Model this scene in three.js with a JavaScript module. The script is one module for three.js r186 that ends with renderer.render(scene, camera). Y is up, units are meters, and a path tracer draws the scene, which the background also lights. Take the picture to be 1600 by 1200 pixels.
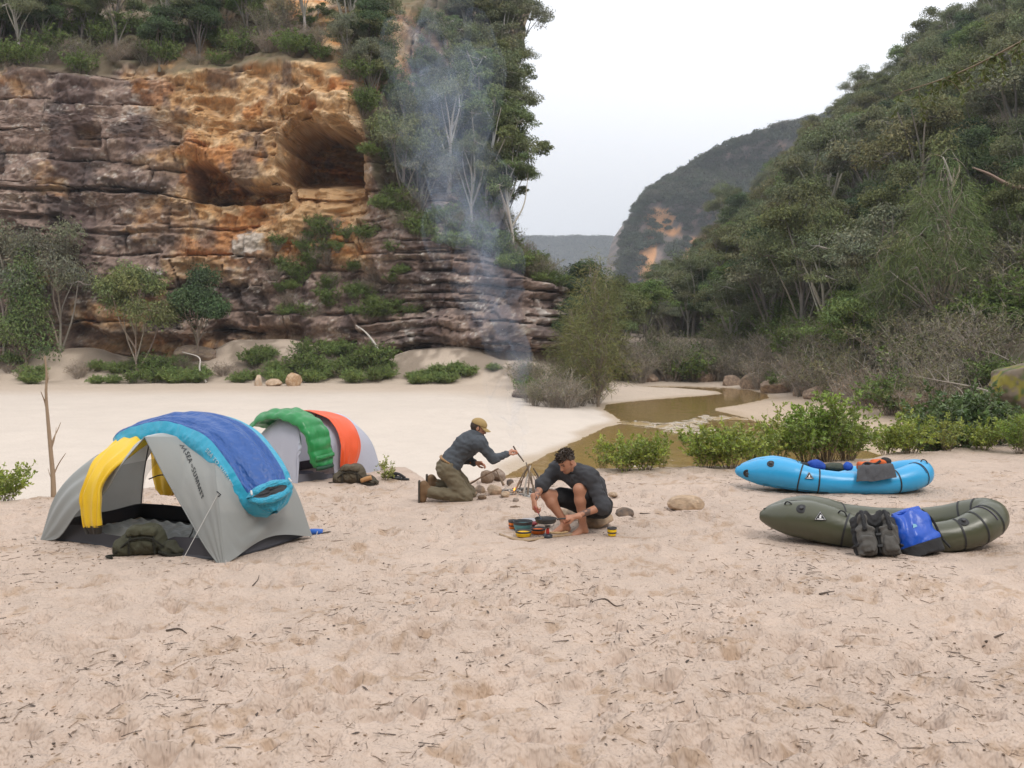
import * as THREE from 'three';
import { mergeGeometries, mergeVertices } from 'three/addons/utils/BufferGeometryUtils.js';
import { FontLoader } from 'three/addons/loaders/FontLoader.js';
import { TextGeometry } from 'three/addons/geometries/TextGeometry.js';

// ------------------------------------------------------------------ camera, sky, sun, exposure
const scene = new THREE.Scene();
const EYE = 2.24, FOCAL = 1556;                       // eye height in metres; focal length of the 1600 pixel wide photograph
const camera = new THREE.PerspectiveCamera(2 * Math.atan(690 / FOCAL) * 180 / Math.PI, 1600 / 1380, 0.1, 4000);
camera.position.set(0, EYE, 0);
camera.setViewOffset(1600, 1380, 0, 180, 1600, 1200); // level camera, lens shifted so that the horizon lies above the middle
camera.focus = 11.5; camera.userData.fStop = 4.5;

const renderer = new THREE.WebGLRenderer({ antialias: true });
renderer.setSize(1024, 768);
renderer.toneMapping = THREE.LinearToneMapping;
renderer.toneMappingExposure = 0.94;
renderer.shadowMap.enabled = true;

// an overcast sky: brighter towards the zenith, soft grey cloud bands
{
  const W = 512, H = 256, d = new Float32Array(W * H * 4);
  const wave = (x, y, z) => Math.sin(x * 3.1 + 1.7 * Math.sin(y * 9 + z * 2.3)) * 0.5 + Math.sin(z * 4.3 + y * 14 + 1.3 * Math.sin(x * 5.1)) * 0.35 + Math.sin(x * 9.7 - z * 7.1 + y * 31) * 0.15;
  for (let r = 0; r < H; r++) for (let c = 0; c < W; c++) {
    const up = ((r + 0.5) / H - 0.5) * Math.PI, a = ((c + 0.5) / W - 0.5) * 2 * Math.PI, y = Math.sin(up), x = Math.cos(a) * Math.cos(up), z = Math.sin(a) * Math.cos(up);
    const s = Math.max(0, y), cie = 1.29 + 0.3 * s - 0.55 * Math.exp(-s * 5);
    const band = 1 + 0.13 * wave(x, y, z) * Math.exp(-s * 2.2);
    const v = cie * band, i = (r * W + c) * 4, cool = 0.03 * Math.exp(-s * 3);
    d[i] = v * (0.985 - cool); d[i + 1] = v * (0.995 - cool * 0.4); d[i + 2] = v * (1.02 + cool); d[i + 3] = 1;
  }
  const sky = new THREE.DataTexture(d, W, H, THREE.RGBAFormat, THREE.FloatType);
  sky.mapping = THREE.EquirectangularReflectionMapping; sky.magFilter = THREE.LinearFilter; sky.needsUpdate = true;
  scene.background = sky; scene.environment = sky;
}
const sun = new THREE.DirectionalLight(new THREE.Color(1, 0.94, 0.86), 1.5);
sun.position.set(14, 34, 10); sun.target.position.set(0, 0, -14); sun.castShadow = true; sun.shadow.radius = 30;
sun.shadow.mapSize.set(2048, 2048);
Object.assign(sun.shadow.camera, { left: -60, right: 60, top: 60, bottom: -60, near: 1, far: 160 });
sun.name = 'sun'; scene.add(sun, sun.target);
scene.fog = new THREE.FogExp2(new THREE.Color(0.86, 0.92, 1.0), 0.00038);
// ------------------------------------------------------------------ helpers
const V = (x, y, z) => new THREE.Vector3(x, y, z);
const at = (px, py, Z) => V((px - 800) * Z / FOCAL, EYE + (510 - py) * Z / FOCAL, -Z);   // where a spot of the photograph lies at Z metres away
const { lerp, clamp, smoothstep: sstep } = THREE.MathUtils;
const ss = (a, b, x) => { const t = clamp((x - a) / (b - a), 0, 1); return t * t * (3 - 2 * t); };
function rng(seed) { let a = (seed * 2654435761) >>> 0; return () => { a = (a + 0x6d2b79f5) | 0; let t = Math.imul(a ^ (a >>> 15), 1 | a); t = (t + Math.imul(t ^ (t >>> 7), 61 | t)) ^ t; return ((t ^ (t >>> 14)) >>> 0) / 4294967296; }; }
const PERM = new Uint8Array(512), LAT = new Float32Array(256);
{ const r = rng(7); for (let i = 0; i < 256; i++) { PERM[i] = i; LAT[i] = r() * 2 - 1; } for (let i = 255; i > 0; i--) { const j = Math.floor(r() * (i + 1)); const t = PERM[i]; PERM[i] = PERM[j]; PERM[j] = t; } for (let i = 0; i < 256; i++) PERM[i + 256] = PERM[i]; }
function noise(x, y = 0, z = 0) {
  const X = Math.floor(x), Y = Math.floor(y), Z = Math.floor(z); x -= X; y -= Y; z -= Z;
  const u = x * x * (3 - 2 * x), v = y * y * (3 - 2 * y), w = z * z * (3 - 2 * z), a = X & 255, b = Y & 255, c = Z & 255;
  const h = (i, j, k) => LAT[PERM[PERM[PERM[(a + i) & 255] + ((b + j) & 255)] + ((c + k) & 255)]];
  const l = (p, q, t) => p + (q - p) * t;
  return l(l(l(h(0, 0, 0), h(1, 0, 0), u), l(h(0, 1, 0), h(1, 1, 0), u), v), l(l(h(0, 0, 1), h(1, 0, 1), u), l(h(0, 1, 1), h(1, 1, 1), u), v), w);
}
function fbm(x, y = 0, z = 0, n = 4) { let s = 0, a = 0.5; for (let i = 0; i < n; i++) { s += a * noise(x, y, z); x = x * 2.03 + 11.7; y = y * 2.03 + 5.3; z = z * 2.03 + 3.1; a *= 0.5; } return s; }
const hash = (i, j = 0) => { const s = Math.sin(i * 127.1 + j * 311.7) * 43758.5453; return s - Math.floor(s); };
function poly(t, pts) { // piecewise linear
  if (t <= pts[0][0]) return pts[0][1];
  for (let i = 1; i < pts.length; i++) if (t < pts[i][0]) return lerp(pts[i - 1][1], pts[i][1], (t - pts[i - 1][0]) / (pts[i][0] - pts[i - 1][0]));
  return pts[pts.length - 1][1];
}
const lin = (r, g, b) => { const c = new THREE.Color(); c.setRGB(r, g, b); return c; };
const srgb = (r, g, b) => new THREE.Color().setRGB(r / 255, g / 255, b / 255, THREE.SRGBColorSpace);
function mat(c, rough = 0.8, more = {}) {
  const phys = ['transmission', 'clearcoat', 'sheen', 'thickness', 'ior', 'specularIntensity'].some((k) => k in more);
  const m = new (phys ? THREE.MeshPhysicalMaterial : THREE.MeshStandardMaterial)({ color: c, roughness: rough, side: THREE.DoubleSide, ...more });
  return m;
}
function grayTex(W, H, f, repeat) { // one-channel pattern for bump and roughness
  const d = new Uint8Array(W * H * 4);
  for (let y = 0; y < H; y++) for (let x = 0; x < W; x++) { const v = clamp(f(x / W, y / H), 0, 1) * 255, i = (y * W + x) * 4; d[i] = d[i + 1] = d[i + 2] = v; d[i + 3] = 255; }
  const t = new THREE.DataTexture(d, W, H); t.wrapS = t.wrapT = THREE.RepeatWrapping; t.magFilter = THREE.LinearFilter; if (repeat) t.repeat.set(...repeat); t.needsUpdate = true; return t;
}
// tileable noise for textures
function tnoise(u, v, f, s = 0) { const a = u * f, b = v * f, n = (x, y) => noise(((x % f) + f) % f + s * 17.3, ((y % f) + f) % f + s * 7.7); const X = Math.floor(a), Y = Math.floor(b), x = a - X, y = b - Y, p = x * x * (3 - 2 * x), q = y * y * (3 - 2 * y); return lerp(lerp(n(X, Y), n(X + 1, Y), p), lerp(n(X, Y + 1), n(X + 1, Y + 1), p), q); }
const tfbm = (u, v, f, n = 4, s = 0) => { let r = 0, a = 0.5; for (let i = 0; i < n; i++) { r += a * tnoise(u, v, f, s + i); f *= 2; a *= 0.5; } return r; };

const taken = new Map();
function numbered(name) { const n = taken.get(name) ?? 0; taken.set(name, n + 1); return n ? name + '_' + String(n).padStart(3, '0') : name; }
function shade(m) { m.castShadow = m.receiveShadow = true; return m; }
function part(name, geo, material, parent) { const m = shade(new THREE.Mesh(geo, material)); m.name = name; parent.add(m); return m; }
function tag(o, label, category, group) { o.userData.label = label; o.userData.category = category; if (group) o.userData.group = group; return o; }
function thing(name, label, category, pos = V(0, 0, 0), group) { const o = new THREE.Group(); o.name = numbered(name); o.position.copy(pos); scene.add(o); return tag(o, label, category, group); }
function single(name, geo, material, label, category, pos, group) { const m = shade(new THREE.Mesh(geo, material)); m.name = numbered(name); if (pos) m.position.copy(pos); scene.add(m); return tag(m, label, category, group); }
function structure(name, geo, material) { const m = shade(new THREE.Mesh(geo, material)); m.name = numbered(name); m.userData.kind = 'structure'; scene.add(m); return m; }

// a mesh collector: triangles with optional colours and uv
class Bag {
  constructor() { this.p = []; this.i = []; this.c = []; this.t = []; }
  v(x, y, z, c, u = 0, w = 0) { this.p.push(x, y, z); this.c.push(c ? c.r : 1, c ? c.g : 1, c ? c.b : 1); this.t.push(u, w); return this.p.length / 3 - 1; }
  tri(a, b, c) { this.i.push(a, b, c); }
  quad(a, b, c, d) { this.i.push(a, b, c, a, c, d); }
  grid(nu, nv, f, closeU = false, flip = false) { // f(u, v) -> Vector3, u and v in 0..1
    const o = this.p.length / 3, cu = closeU ? nu : nu + 1;
    for (let j = 0; j <= nv; j++) for (let i = 0; i < cu; i++) { const q = f(i / nu, j / nv); this.v(q.x, q.y, q.z, q.color, i / nu, j / nv); }
    for (let j = 0; j < nv; j++) for (let i = 0; i < nu; i++) { const a = o + j * cu + i, b = o + j * cu + (i + 1) % cu, c = b + cu, d = a + cu; flip ? this.quad(a, d, c, b) : this.quad(a, b, c, d); }
    return this;
  }
  geo(g, m, c) { // add another geometry
    const o = this.p.length / 3, q = V(), P = g.attributes.position, U = g.attributes.uv, C = g.attributes.color;
    for (let k = 0; k < P.count; k++) { q.fromBufferAttribute(P, k); if (m) q.applyMatrix4(m); this.p.push(q.x, q.y, q.z); this.t.push(U ? U.getX(k) : 0, U ? U.getY(k) : 0); if (c) this.c.push(c.r, c.g, c.b); else if (C) this.c.push(C.getX(k), C.getY(k), C.getZ(k)); else this.c.push(1, 1, 1); }
    if (g.index) for (let k = 0; k < g.index.count; k++) this.i.push(o + g.index.getX(k)); else for (let k = 0; k < P.count; k++) this.i.push(o + k);
    return this;
  }
  tube(pts, rad, seg = 6, col, cap = true) { // tapered tube along points
    const n = pts.length, o = this.p.length / 3; let up = V(0, 0, 1); const T = V(), A = V(), Bn = V();
    for (let k = 0; k < n; k++) {
      T.copy(pts[Math.min(k + 1, n - 1)]).sub(pts[Math.max(k - 1, 0)]).normalize();
      if (Math.abs(T.dot(up)) > 0.95) up = V(1, 0, 0);
      A.crossVectors(T, up).normalize(); Bn.crossVectors(T, A); up = Bn.clone().negate().cross(T).lengthSq() ? V().crossVectors(A, T) : up;
      const r = typeof rad === 'function' ? rad(k / (n - 1), k) : Array.isArray(rad) ? rad[k] : rad, c = typeof col === 'function' ? col(k / (n - 1)) : col;
      for (let s = 0; s < seg; s++) { const a = s / seg * Math.PI * 2, x = Math.cos(a) * r, y = Math.sin(a) * r; this.v(pts[k].x + A.x * x + Bn.x * y, pts[k].y + A.y * x + Bn.y * y, pts[k].z + A.z * x + Bn.z * y, c, s / seg, k / (n - 1)); }
    }
    for (let k = 0; k < n - 1; k++) for (let s = 0; s < seg; s++) { const a = o + k * seg + s, b = o + k * seg + (s + 1) % seg; this.quad(a, b, b + seg, a + seg); }
    if (cap) for (const k of [0, n - 1]) { const c = this.v(pts[k].x, pts[k].y, pts[k].z, typeof col === 'function' ? col(k ? 1 : 0) : col); for (let s = 0; s < seg; s++) { const a = o + k * seg + s, b = o + k * seg + (s + 1) % seg; k ? this.tri(a, b, c) : this.tri(b, a, c); } }
    return this;
  }
  build(smooth = true) {
    const g = new THREE.BufferGeometry();
    g.setAttribute('position', new THREE.BufferAttribute(new Float32Array(this.p), 3));
    g.setAttribute('color', new THREE.BufferAttribute(new Float32Array(this.c), 3));
    g.setAttribute('uv', new THREE.BufferAttribute(new Float32Array(this.t), 2));
    g.setIndex(new THREE.BufferAttribute(new Uint32Array(this.i), 1));
    if (smooth) g.computeVertexNormals();
    return g;
  }
}
const M4 = (pos = [0, 0, 0], rot = [0, 0, 0], scl = [1, 1, 1]) => new THREE.Matrix4().compose(V(...pos), new THREE.Quaternion().setFromEuler(new THREE.Euler(...rot)), V(...(typeof scl === 'number' ? [scl, scl, scl] : scl)));
const smoothLine = (pts, n) => new THREE.CatmullRomCurve3(pts, false, 'centripetal').getPoints(n);

// naive surface nets: the zero surface of sdf(x, y, z) inside a box, cell metres wide
function polygonise(sdf, lo, hi, cell) {
  const nx = Math.ceil((hi[0] - lo[0]) / cell) + 1, ny = Math.ceil((hi[1] - lo[1]) / cell) + 1, nz = Math.ceil((hi[2] - lo[2]) / cell) + 1;
  const f = new Float32Array(nx * ny * nz), id = (i, j, k) => (k * ny + j) * nx + i;
  for (let k = 0; k < nz; k++) for (let j = 0; j < ny; j++) for (let i = 0; i < nx; i++) f[id(i, j, k)] = sdf(lo[0] + i * cell, lo[1] + j * cell, lo[2] + k * cell);
  const cells = new Int32Array(nx * ny * nz).fill(-1), pos = [], idx = [];
  for (let k = 0; k < nz - 1; k++) for (let j = 0; j < ny - 1; j++) for (let i = 0; i < nx - 1; i++) {
    let n = 0, x = 0, y = 0, z = 0; const c = [];
    for (let q = 0; q < 8; q++) c[q] = f[id(i + (q & 1), j + ((q >> 1) & 1), k + (q >> 2))];
    for (let a = 0; a < 8; a++) for (let bit = 1; bit < 8; bit <<= 1) { const b = a | bit; if (b === a || (c[a] < 0) === (c[b] < 0)) continue; const t = c[a] / (c[a] - c[b]); n++; x += (a & 1) + (bit === 1 ? t : 0); y += ((a >> 1) & 1) + (bit === 2 ? t : 0); z += (a >> 2) + (bit === 4 ? t : 0); }
    if (n) { cells[id(i, j, k)] = pos.length / 3; pos.push(lo[0] + (i + x / n) * cell, lo[1] + (j + y / n) * cell, lo[2] + (k + z / n) * cell); }
  }
  const face = (a, b, c, d, flip) => { if (a < 0 || b < 0 || c < 0 || d < 0) return; flip ? idx.push(a, c, b, a, d, c) : idx.push(a, b, c, a, c, d); };
  for (let k = 1; k < nz - 1; k++) for (let j = 1; j < ny - 1; j++) for (let i = 1; i < nx - 1; i++) {
    const s = f[id(i, j, k)] < 0;
    if (s !== f[id(i + 1, j, k)] < 0) face(cells[id(i, j - 1, k - 1)], cells[id(i, j, k - 1)], cells[id(i, j, k)], cells[id(i, j - 1, k)], !s);
    if (s !== f[id(i, j + 1, k)] < 0) face(cells[id(i - 1, j, k - 1)], cells[id(i, j, k - 1)], cells[id(i, j, k)], cells[id(i - 1, j, k)], s);
    if (s !== f[id(i, j, k + 1)] < 0) face(cells[id(i - 1, j - 1, k)], cells[id(i, j - 1, k)], cells[id(i, j, k)], cells[id(i - 1, j, k)], !s);
  }
  const g = new THREE.BufferGeometry();
  g.setAttribute('position', new THREE.BufferAttribute(new Float32Array(pos), 3)); g.setIndex(idx); g.computeVertexNormals();
  return g;
}
// ------------------------------------------------------------------ ground: camp terrace, river bed, water
const EDGE = [[-14, 12.6], [-6.8, 13.0], [-5.9, 13.1], [-4.6, 14.6], [-3.6, 16.2], [-1.7, 16.0], [-1.2, 14.4], [0.3, 15.0], [2.05, 15.9], [3.1, 16.2], [6, 17.3], [10, 19.4], [14, 23], [20, 27]];
const terraceEdge = (X) => poly(X, EDGE) + 0.25 * noise(X * 1.3, 4.2);
const swell = (X, Z) => 0.05 * fbm(X * 0.45, Z * 0.45, 1, 3) + 0.03 * noise(X * 1.1, Z * 1.1, 5);
const terraceBase = (X, Z) => swell(X, Z) - 1.75 * ss(0, 3.4, Z - terraceEdge(X) + 0.25) + 0.5 * ss(9, 14, X) * ss(15, 24, Z);
let groundY = (X, Z) => terraceBase(X, Z);
const sandMat = mat(lin(1, 1, 1), 0.95, { vertexColors: true });
{
  const grain = grayTex(512, 512, (u, v) => 0.5 + 0.55 * tfbm(u, v, 24, 4, 1) + 0.25 * tfbm(u, v, 120, 2, 4));
  grain.repeat.set(0.7, 0.7); sandMat.bumpMap = grain; sandMat.bumpScale = 0.045;
}
{ // the sandy terrace, trampled
  const nu = 640, nv = 460, Z0 = 3, Z1 = 25, N = (nu + 1) * (nv + 1), p = new Float32Array(N * 3), c = new Float32Array(N * 3), t = new Float32Array(N * 2), hgt = new Float32Array(N);
  const zr = (j) => Z0 * Math.pow(Z1 / Z0, j / nv), half = (Z) => Z * 0.6 + 2;
  for (let j = 0; j <= nv; j++) for (let i = 0; i <= nu; i++) { const Z = zr(j), X = (i / nu * 2 - 1) * half(Z), k = j * (nu + 1) + i; p[k * 3] = X; p[k * 3 + 2] = -Z; hgt[k] = terraceBase(X, Z) + 0.016 * fbm(X * 2.6, Z * 2.6, 3, 3) + 0.012 * Math.abs(noise(X * 5.5 + noise(X * 3, Z * 3), Z * 5.5, 8)) + 0.006 * noise(X * 14, Z * 14, 3); }
  const r = rng(31);
  const prints = [];
  for (let n = 0; n < 2900; n++) { const Z = 3.2 * Math.pow(15.5 / 3.2, Math.pow(r(), 0.75)), L = 0.09 + 0.13 * r(); prints.push([(r() * 2 - 1) * half(Z), Z, r() * 6.28, L, L * (0.4 + 0.35 * r()), 0.02 + 0.06 * r() * r()]); } // scuffs
  for (let n = 0; n < 22; n++) { let x = (r() * 2 - 1) * 7, z = 5 + 9 * r(), a = r() * 6.28; for (let k = 0; k < 16; k++) { a += (r() - 0.5) * 0.25; x += Math.cos(a) * 0.62; z += Math.sin(a) * 0.62; const sd = k % 2 ? 0.12 : -0.12; if (z < 3.4 || z > 15) break; prints.push([x - Math.sin(a) * sd, z + Math.cos(a) * sd, a, 0.14, 0.058, 0.055 + 0.02 * r()]); } } // trails of footprints
  for (const [X, Z, a, L, Wd, dep] of prints) {
    if (Z > terraceEdge(X) - 0.3) continue;
    const ca = Math.cos(a), sa = Math.sin(a);
    const j0 = Math.max(0, Math.floor(Math.log((Z - 0.45) / Z0) / Math.log(Z1 / Z0) * nv)), j1 = Math.min(nv, Math.ceil(Math.log((Z + 0.45) / Z0) / Math.log(Z1 / Z0) * nv));
    for (let j = j0; j <= j1; j++) { const hf = half(zr(j)), i0 = Math.max(0, Math.floor(((X - 0.45) / hf + 1) / 2 * nu)), i1 = Math.min(nu, Math.ceil(((X + 0.45) / hf + 1) / 2 * nu));
      for (let i = i0; i <= i1; i++) { const k = j * (nu + 1) + i, dx = p[k * 3] - X, dz = -p[k * 3 + 2] - Z, u = (dx * ca + dz * sa) / L, v = (-dx * sa + dz * ca) / Wd, q = u * u + v * v; if (q < 5) hgt[k] += dep * (-1.0 * Math.exp(-q * 1.6) + 0.42 * Math.exp(-5 * (Math.sqrt(q) - 1.35) * (Math.sqrt(q) - 1.35))); } }
  }
  const LEVEL = [[0.2, 10.5, 0.75], [0.75, 10.8, 0.6], [-0.85, 12.9, 0.75], [0.15, 13.2, 0.6], [-3.5, 10.4, 1.7], [-2.9, 14.8, 1.4], [3.9, 10.2, 1.5], [4.5, 13.6, 1.4], [1.1, 10.5, 0.4], [-3.9, 9.5, 0.5]]; // sat or lain on: pressed flat
  for (let k = 0; k < N; k++) {
    const X = p[k * 3], Z = -p[k * 3 + 2]; let flat = 0; for (const [x, z, R] of LEVEL) flat = Math.max(flat, ss(R * 1.25, R * 0.7, Math.hypot(X - x, (Z - z) * 1.2)));
    if (flat) hgt[k] = lerp(hgt[k], terraceBase(X, Z) + 0.006 * fbm(X * 4, Z * 4, 3, 3), flat * 0.82);
    p[k * 3 + 1] = hgt[k]; t[k * 2] = X; t[k * 2 + 1] = Z;
    const n1 = fbm(X * 0.8, Z * 0.8, 9, 4), n2 = fbm(X * 6, Z * 6, 2, 3), dimpleDark = ss(0.1, 0.3, fbm(X * 3.4, Z * 4.4, 6, 5)) * ss(-0.2, 0.3, fbm(X * 21, Z * 21, 16, 2) + 0.1) * 0.95;  // shade of dimples, with litter stain, painted into the sand as darker patches
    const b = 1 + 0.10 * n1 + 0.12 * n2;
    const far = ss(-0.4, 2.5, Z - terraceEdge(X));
    c[k * 3] = lerp(0.515, 0.62, far) * b * (1 - 0.20 * dimpleDark); c[k * 3 + 1] = lerp(0.402, 0.54, far) * b * (1 - 0.27 * dimpleDark); c[k * 3 + 2] = lerp(0.328, 0.468, far) * b * (1 - 0.36 * dimpleDark);
  }
  const idx = new Uint32Array(nu * nv * 6); let q = 0;
  for (let j = 0; j < nv; j++) for (let i = 0; i < nu; i++) { const a = j * (nu + 1) + i, b = a + 1, d = a + nu + 1, e = d + 1; idx.set([a, b, e, a, e, d], q); q += 6; }
  const g = new THREE.BufferGeometry(); g.setAttribute('position', new THREE.BufferAttribute(p, 3)); g.setAttribute('color', new THREE.BufferAttribute(c, 3)); g.setAttribute('uv', new THREE.BufferAttribute(t, 2)); g.setIndex(new THREE.BufferAttribute(idx, 1)); g.computeVertexNormals();
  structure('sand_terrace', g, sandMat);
  groundY = (X, Z) => { if (Z < Z0 || Z > Z1) return terraceBase(X, Z); const j = clamp(Math.log(Z / Z0) / Math.log(Z1 / Z0) * nv, 0, nv - 0.001), i = clamp((X / half(Z) + 1) / 2 * nu, 0, nu - 0.001), a = Math.floor(j), b = Math.floor(i), k = a * (nu + 1) + b; return lerp(lerp(hgt[k], hgt[k + 1], i - b), lerp(hgt[k + nu + 1], hgt[k + nu + 2], i - b), j - a); };
  const back = new Bag(); // the same sand goes on behind the camera
  back.grid(24, 24, (u, v) => { const X = lerp(-34, 34, u), Z = lerp(-40, 3.4, v); const q2 = V(X, terraceBase(X, Math.max(Z, 0)) - 0.03 - 0.3 * ss(3.8, 6, Math.abs(X)) , -Z); q2.color = lin(0.5, 0.39, 0.32); return q2; });
  structure('sand_ground', back.build(), sandMat);
}
// river outline, metres right of and away from the camera
const RIVER = [[-3, 14], [-1, 22], [0.5, 27.1], [2.1, 32.3], [3.4, 36.6], [4.25, 38.3], [4.35, 40], [4.2, 44.8], [4.5, 47.5], [5.5, 49], [7, 50.6], [8.6, 52.2], [10.4, 53.6], [11.7, 55.2], [11.9, 57.5], [10.8, 59.6], [8.6, 61], [8.4, 62.2], [10.4, 62.2], [12.6, 60.8], [13.9, 58.6], [14, 55], [13.4, 52], [12.2, 49.8], [10.6, 47.2], [9.3, 45.6], [9.0, 44.2], [9.5, 41], [10, 36], [10.6, 30], [12, 14]];
function riverDist(X, Z) { // metres outside the river, negative in it
  let d = 1e9, inside = false;
  for (let i = 0, j = RIVER.length - 1; i < RIVER.length; j = i++) {
    const [x0, z0] = RIVER[j], [x1, z1] = RIVER[i], ex = x1 - x0, ez = z1 - z0, t = clamp(((X - x0) * ex + (Z - z0) * ez) / (ex * ex + ez * ez), 0, 1), dx = X - x0 - ex * t, dz = Z - z0 - ez * t;
    d = Math.min(d, dx * dx + dz * dz);
    if ((z1 > Z) !== (z0 > Z) && X < (x0 - x1) * (Z - z1) / (z0 - z1) + x1) inside = !inside;
  }
  return (inside ? -1 : 1) * Math.sqrt(d);
}
const WATER = -1.5;
// plan of the cliff foot (metres right, metres away), from left to right and round the spur
const FOOT = [[-60, 58], [-46, 60], [-34, 61.2], [-26, 62], [-18, 62.6], [-12, 62.6], [-7, 61.6], [-3, 60.8], [0.4, 60.6], [2.2, 61.6], [3.0, 63.6], [3.6, 68], [4.4, 78], [5.5, 95], [9, 130], [14, 175]];
function footDist(X, Z) { let d = 1e9, s = 1; for (let i = 1; i < FOOT.length; i++) { const [x0, z0] = FOOT[i - 1], [x1, z1] = FOOT[i], ex = x1 - x0, ez = z1 - z0, t = clamp(((X - x0) * ex + (Z - z0) * ez) / (ex * ex + ez * ez), 0, 1), dx = X - x0 - ex * t, dz = Z - z0 - ez * t, q = dx * dx + dz * dz; if (q < d) { d = q; s = (ex * dz - ez * dx) < 0 ? 1 : -1; } } return s * Math.sqrt(d); }
const hillFoot = (Z) => poly(Z, [[14, 13.5], [20, 12.6], [30, 14.2], [42, 15.6], [52, 15.8], [62, 15.2], [100, 15.5], [170, 19]]);
const hillSlope = (Z) => poly(Z, [[15, 0.3], [25, 0.42], [40, 0.6], [70, 0.78], [170, 1.0]]);
const hillY = (X, Z) => { const q = X - hillFoot(Z); const top = 46 + 6 * noise(X * 0.03, Z * 0.03); const h = -1.3 + hillSlope(Z) * (q < 0 ? q * 2 : q) + 1.6 * fbm(X * 0.12, Z * 0.12, 4, 3) * ss(0, 6, q); return h > top - 12 ? top - 12 + 12 * (1 - Math.exp(-(h - top + 12) / 12)) : h; };
function bedY(X, Z) {
  const d = riverDist(X, Z);
  let h = d < 0 ? -0.04 - 0.5 * ss(0, 1.6, -d) - 0.1 * ss(0, 0.3, -d) : 0.0 + 0.16 * ss(0, 2.2, d) + 0.34 * ss(1.5, 9, d) + 0.05 * fbm(X * 0.5, Z * 0.5, 8, 3) * ss(0, 2, d);
  const f = footDist(X, Z);
  h += 1.9 * ss(5.6, 0.2, f) * ss(6, 1.5, X) * (0.85 + 0.5 * noise(X * 0.35, Z * 0.35)) * ss(0, 2.5, d);
  h += 2.2 * ss(64, 80, Z) * ss(0, 3, d);
  return WATER + h;
}
const bankY = (X, Z) => Math.max(bedY(X, Z), hillY(X, Z));
{
  const bag = new Bag(), nu = 520, nv = 430, XS = [[0, -62], [0.16, -20], [0.3, -4], [0.88, 17.5], [1, 40]], ZS = [[0, 13], [0.62, 52], [0.8, 68], [1, 185]];
  bag.grid(nu, nv, (u, v) => {
    const X = poly(u, XS), Z = poly(v, ZS), q = V(X, bedY(X, Z), -Z), d = riverDist(X, Z), f = footDist(X, Z);
    const n = 1 + 0.05 * fbm(X * 0.7, Z * 0.7, 2, 4) + 0.05 * fbm(X * 3, Z * 3, 2, 3), wet = ss(0.75, 0.1, d + 0.35 * noise(X * 0.6, Z * 0.6)), right = ss(8.5, 9.6, X) * ss(61, 50, Z), scrub = Math.max(ss(5.6, 3.8, f) * 0.85 * ss(-0.25, 0.1, fbm(X * 0.5, Z * 0.5, 7, 5) + 0.3 * noise(X * 2.5, Z * 2.5)) * ss(6, 2, X), ss(62, 68, Z));
    const c = lin(0.60 * n, 0.522 * n, 0.452 * n).lerp(lin(0.46 * n, 0.345 * n, 0.245 * n), Math.max(right * 0.85, 0.55 * ss(45, 52, Z))).lerp(lin(0.40, 0.30, 0.205), wet * 0.75).lerp(lin(0.24, 0.19, 0.145), scrub);
    q.color = c.lerp(lin(0.43 * n, 0.35 * n, 0.215 * n), ss(0.25, -0.35, d)); return q;
  });
  const g = bag.build(); const P = g.attributes.position, U = g.attributes.uv; for (let k = 0; k < P.count; k++) U.setXY(k, P.getX(k) * 0.4, P.getZ(k) * 0.4);
  structure('river_bank', g, sandMat);
}
{ // water, with a riffle where the current runs over a bar
  const bag = new Bag(), riff = (X, Z) => { const zc = poly(X, [[3.6, 39.4], [5, 38.2], [6, 37.2], [7, 38.4], [8, 41.0], [9, 40.6], [10, 38.4]]), w = poly(X, [[3.4, 0.2], [5, 0.7], [6.2, 1.0], [8, 1.1], [10, 0.7]]); return Math.exp(-(((Z - zc) / w) ** 2)) * ss(3.0, 4.4, X) * ss(10.4, 9.4, X) + 0.5 * Math.exp(-(((Z - 35.4) / 0.8) ** 2)) * ss(5, 6, X) * ss(8, 7, X); };
  bag.grid(200, 560, (u, v) => {
    const Z = 14 * Math.pow(64 / 14, v), X = lerp(-3.5, 15, u), r = riff(X, Z);
    const wv = 0.0035 * fbm(X * 2.2, Z * 1.1, 3, 3) + r * (0.085 * noise(X * 1.5 + 1.2 * noise(X * 0.7, Z * 0.7), Z * 3.4, 1) + 0.05 * noise(X * 3.6, Z * 7, 2) + 0.01 * noise(X * 8, Z * 14, 4));
    return V(X, WATER + wv, -Z);
  });
  const g = bag.build(), P = g.attributes.position, U = g.attributes.uv; for (let k = 0; k < P.count; k++) U.setXY(k, P.getX(k) * 0.5, P.getZ(k) * 0.25);
  const m = mat(lin(0.84, 0.75, 0.55), 0.03, { transmission: 1, thickness: 0, ior: 1.33 });
  m.bumpMap = grayTex(256, 256, (u, v) => 0.5 + 0.5 * tfbm(u, v, 8, 4, 3)); m.bumpScale = 0.012;
  structure('river_water', g, m);
}
// ------------------------------------------------------------------ the sandstone cliff and the spur it runs out into
const footLine = []; // arc length table of the cliff foot
{ let L = 0; FOOT.forEach(([x, z], i) => { if (i) L += Math.hypot(x - FOOT[i - 1][0], z - FOOT[i - 1][1]); footLine.push([L, x, z]); }); }
const footCurve = new THREE.CatmullRomCurve3(FOOT.map(([x, z]) => V(x, 0, -z)), false, 'centripetal');
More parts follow.
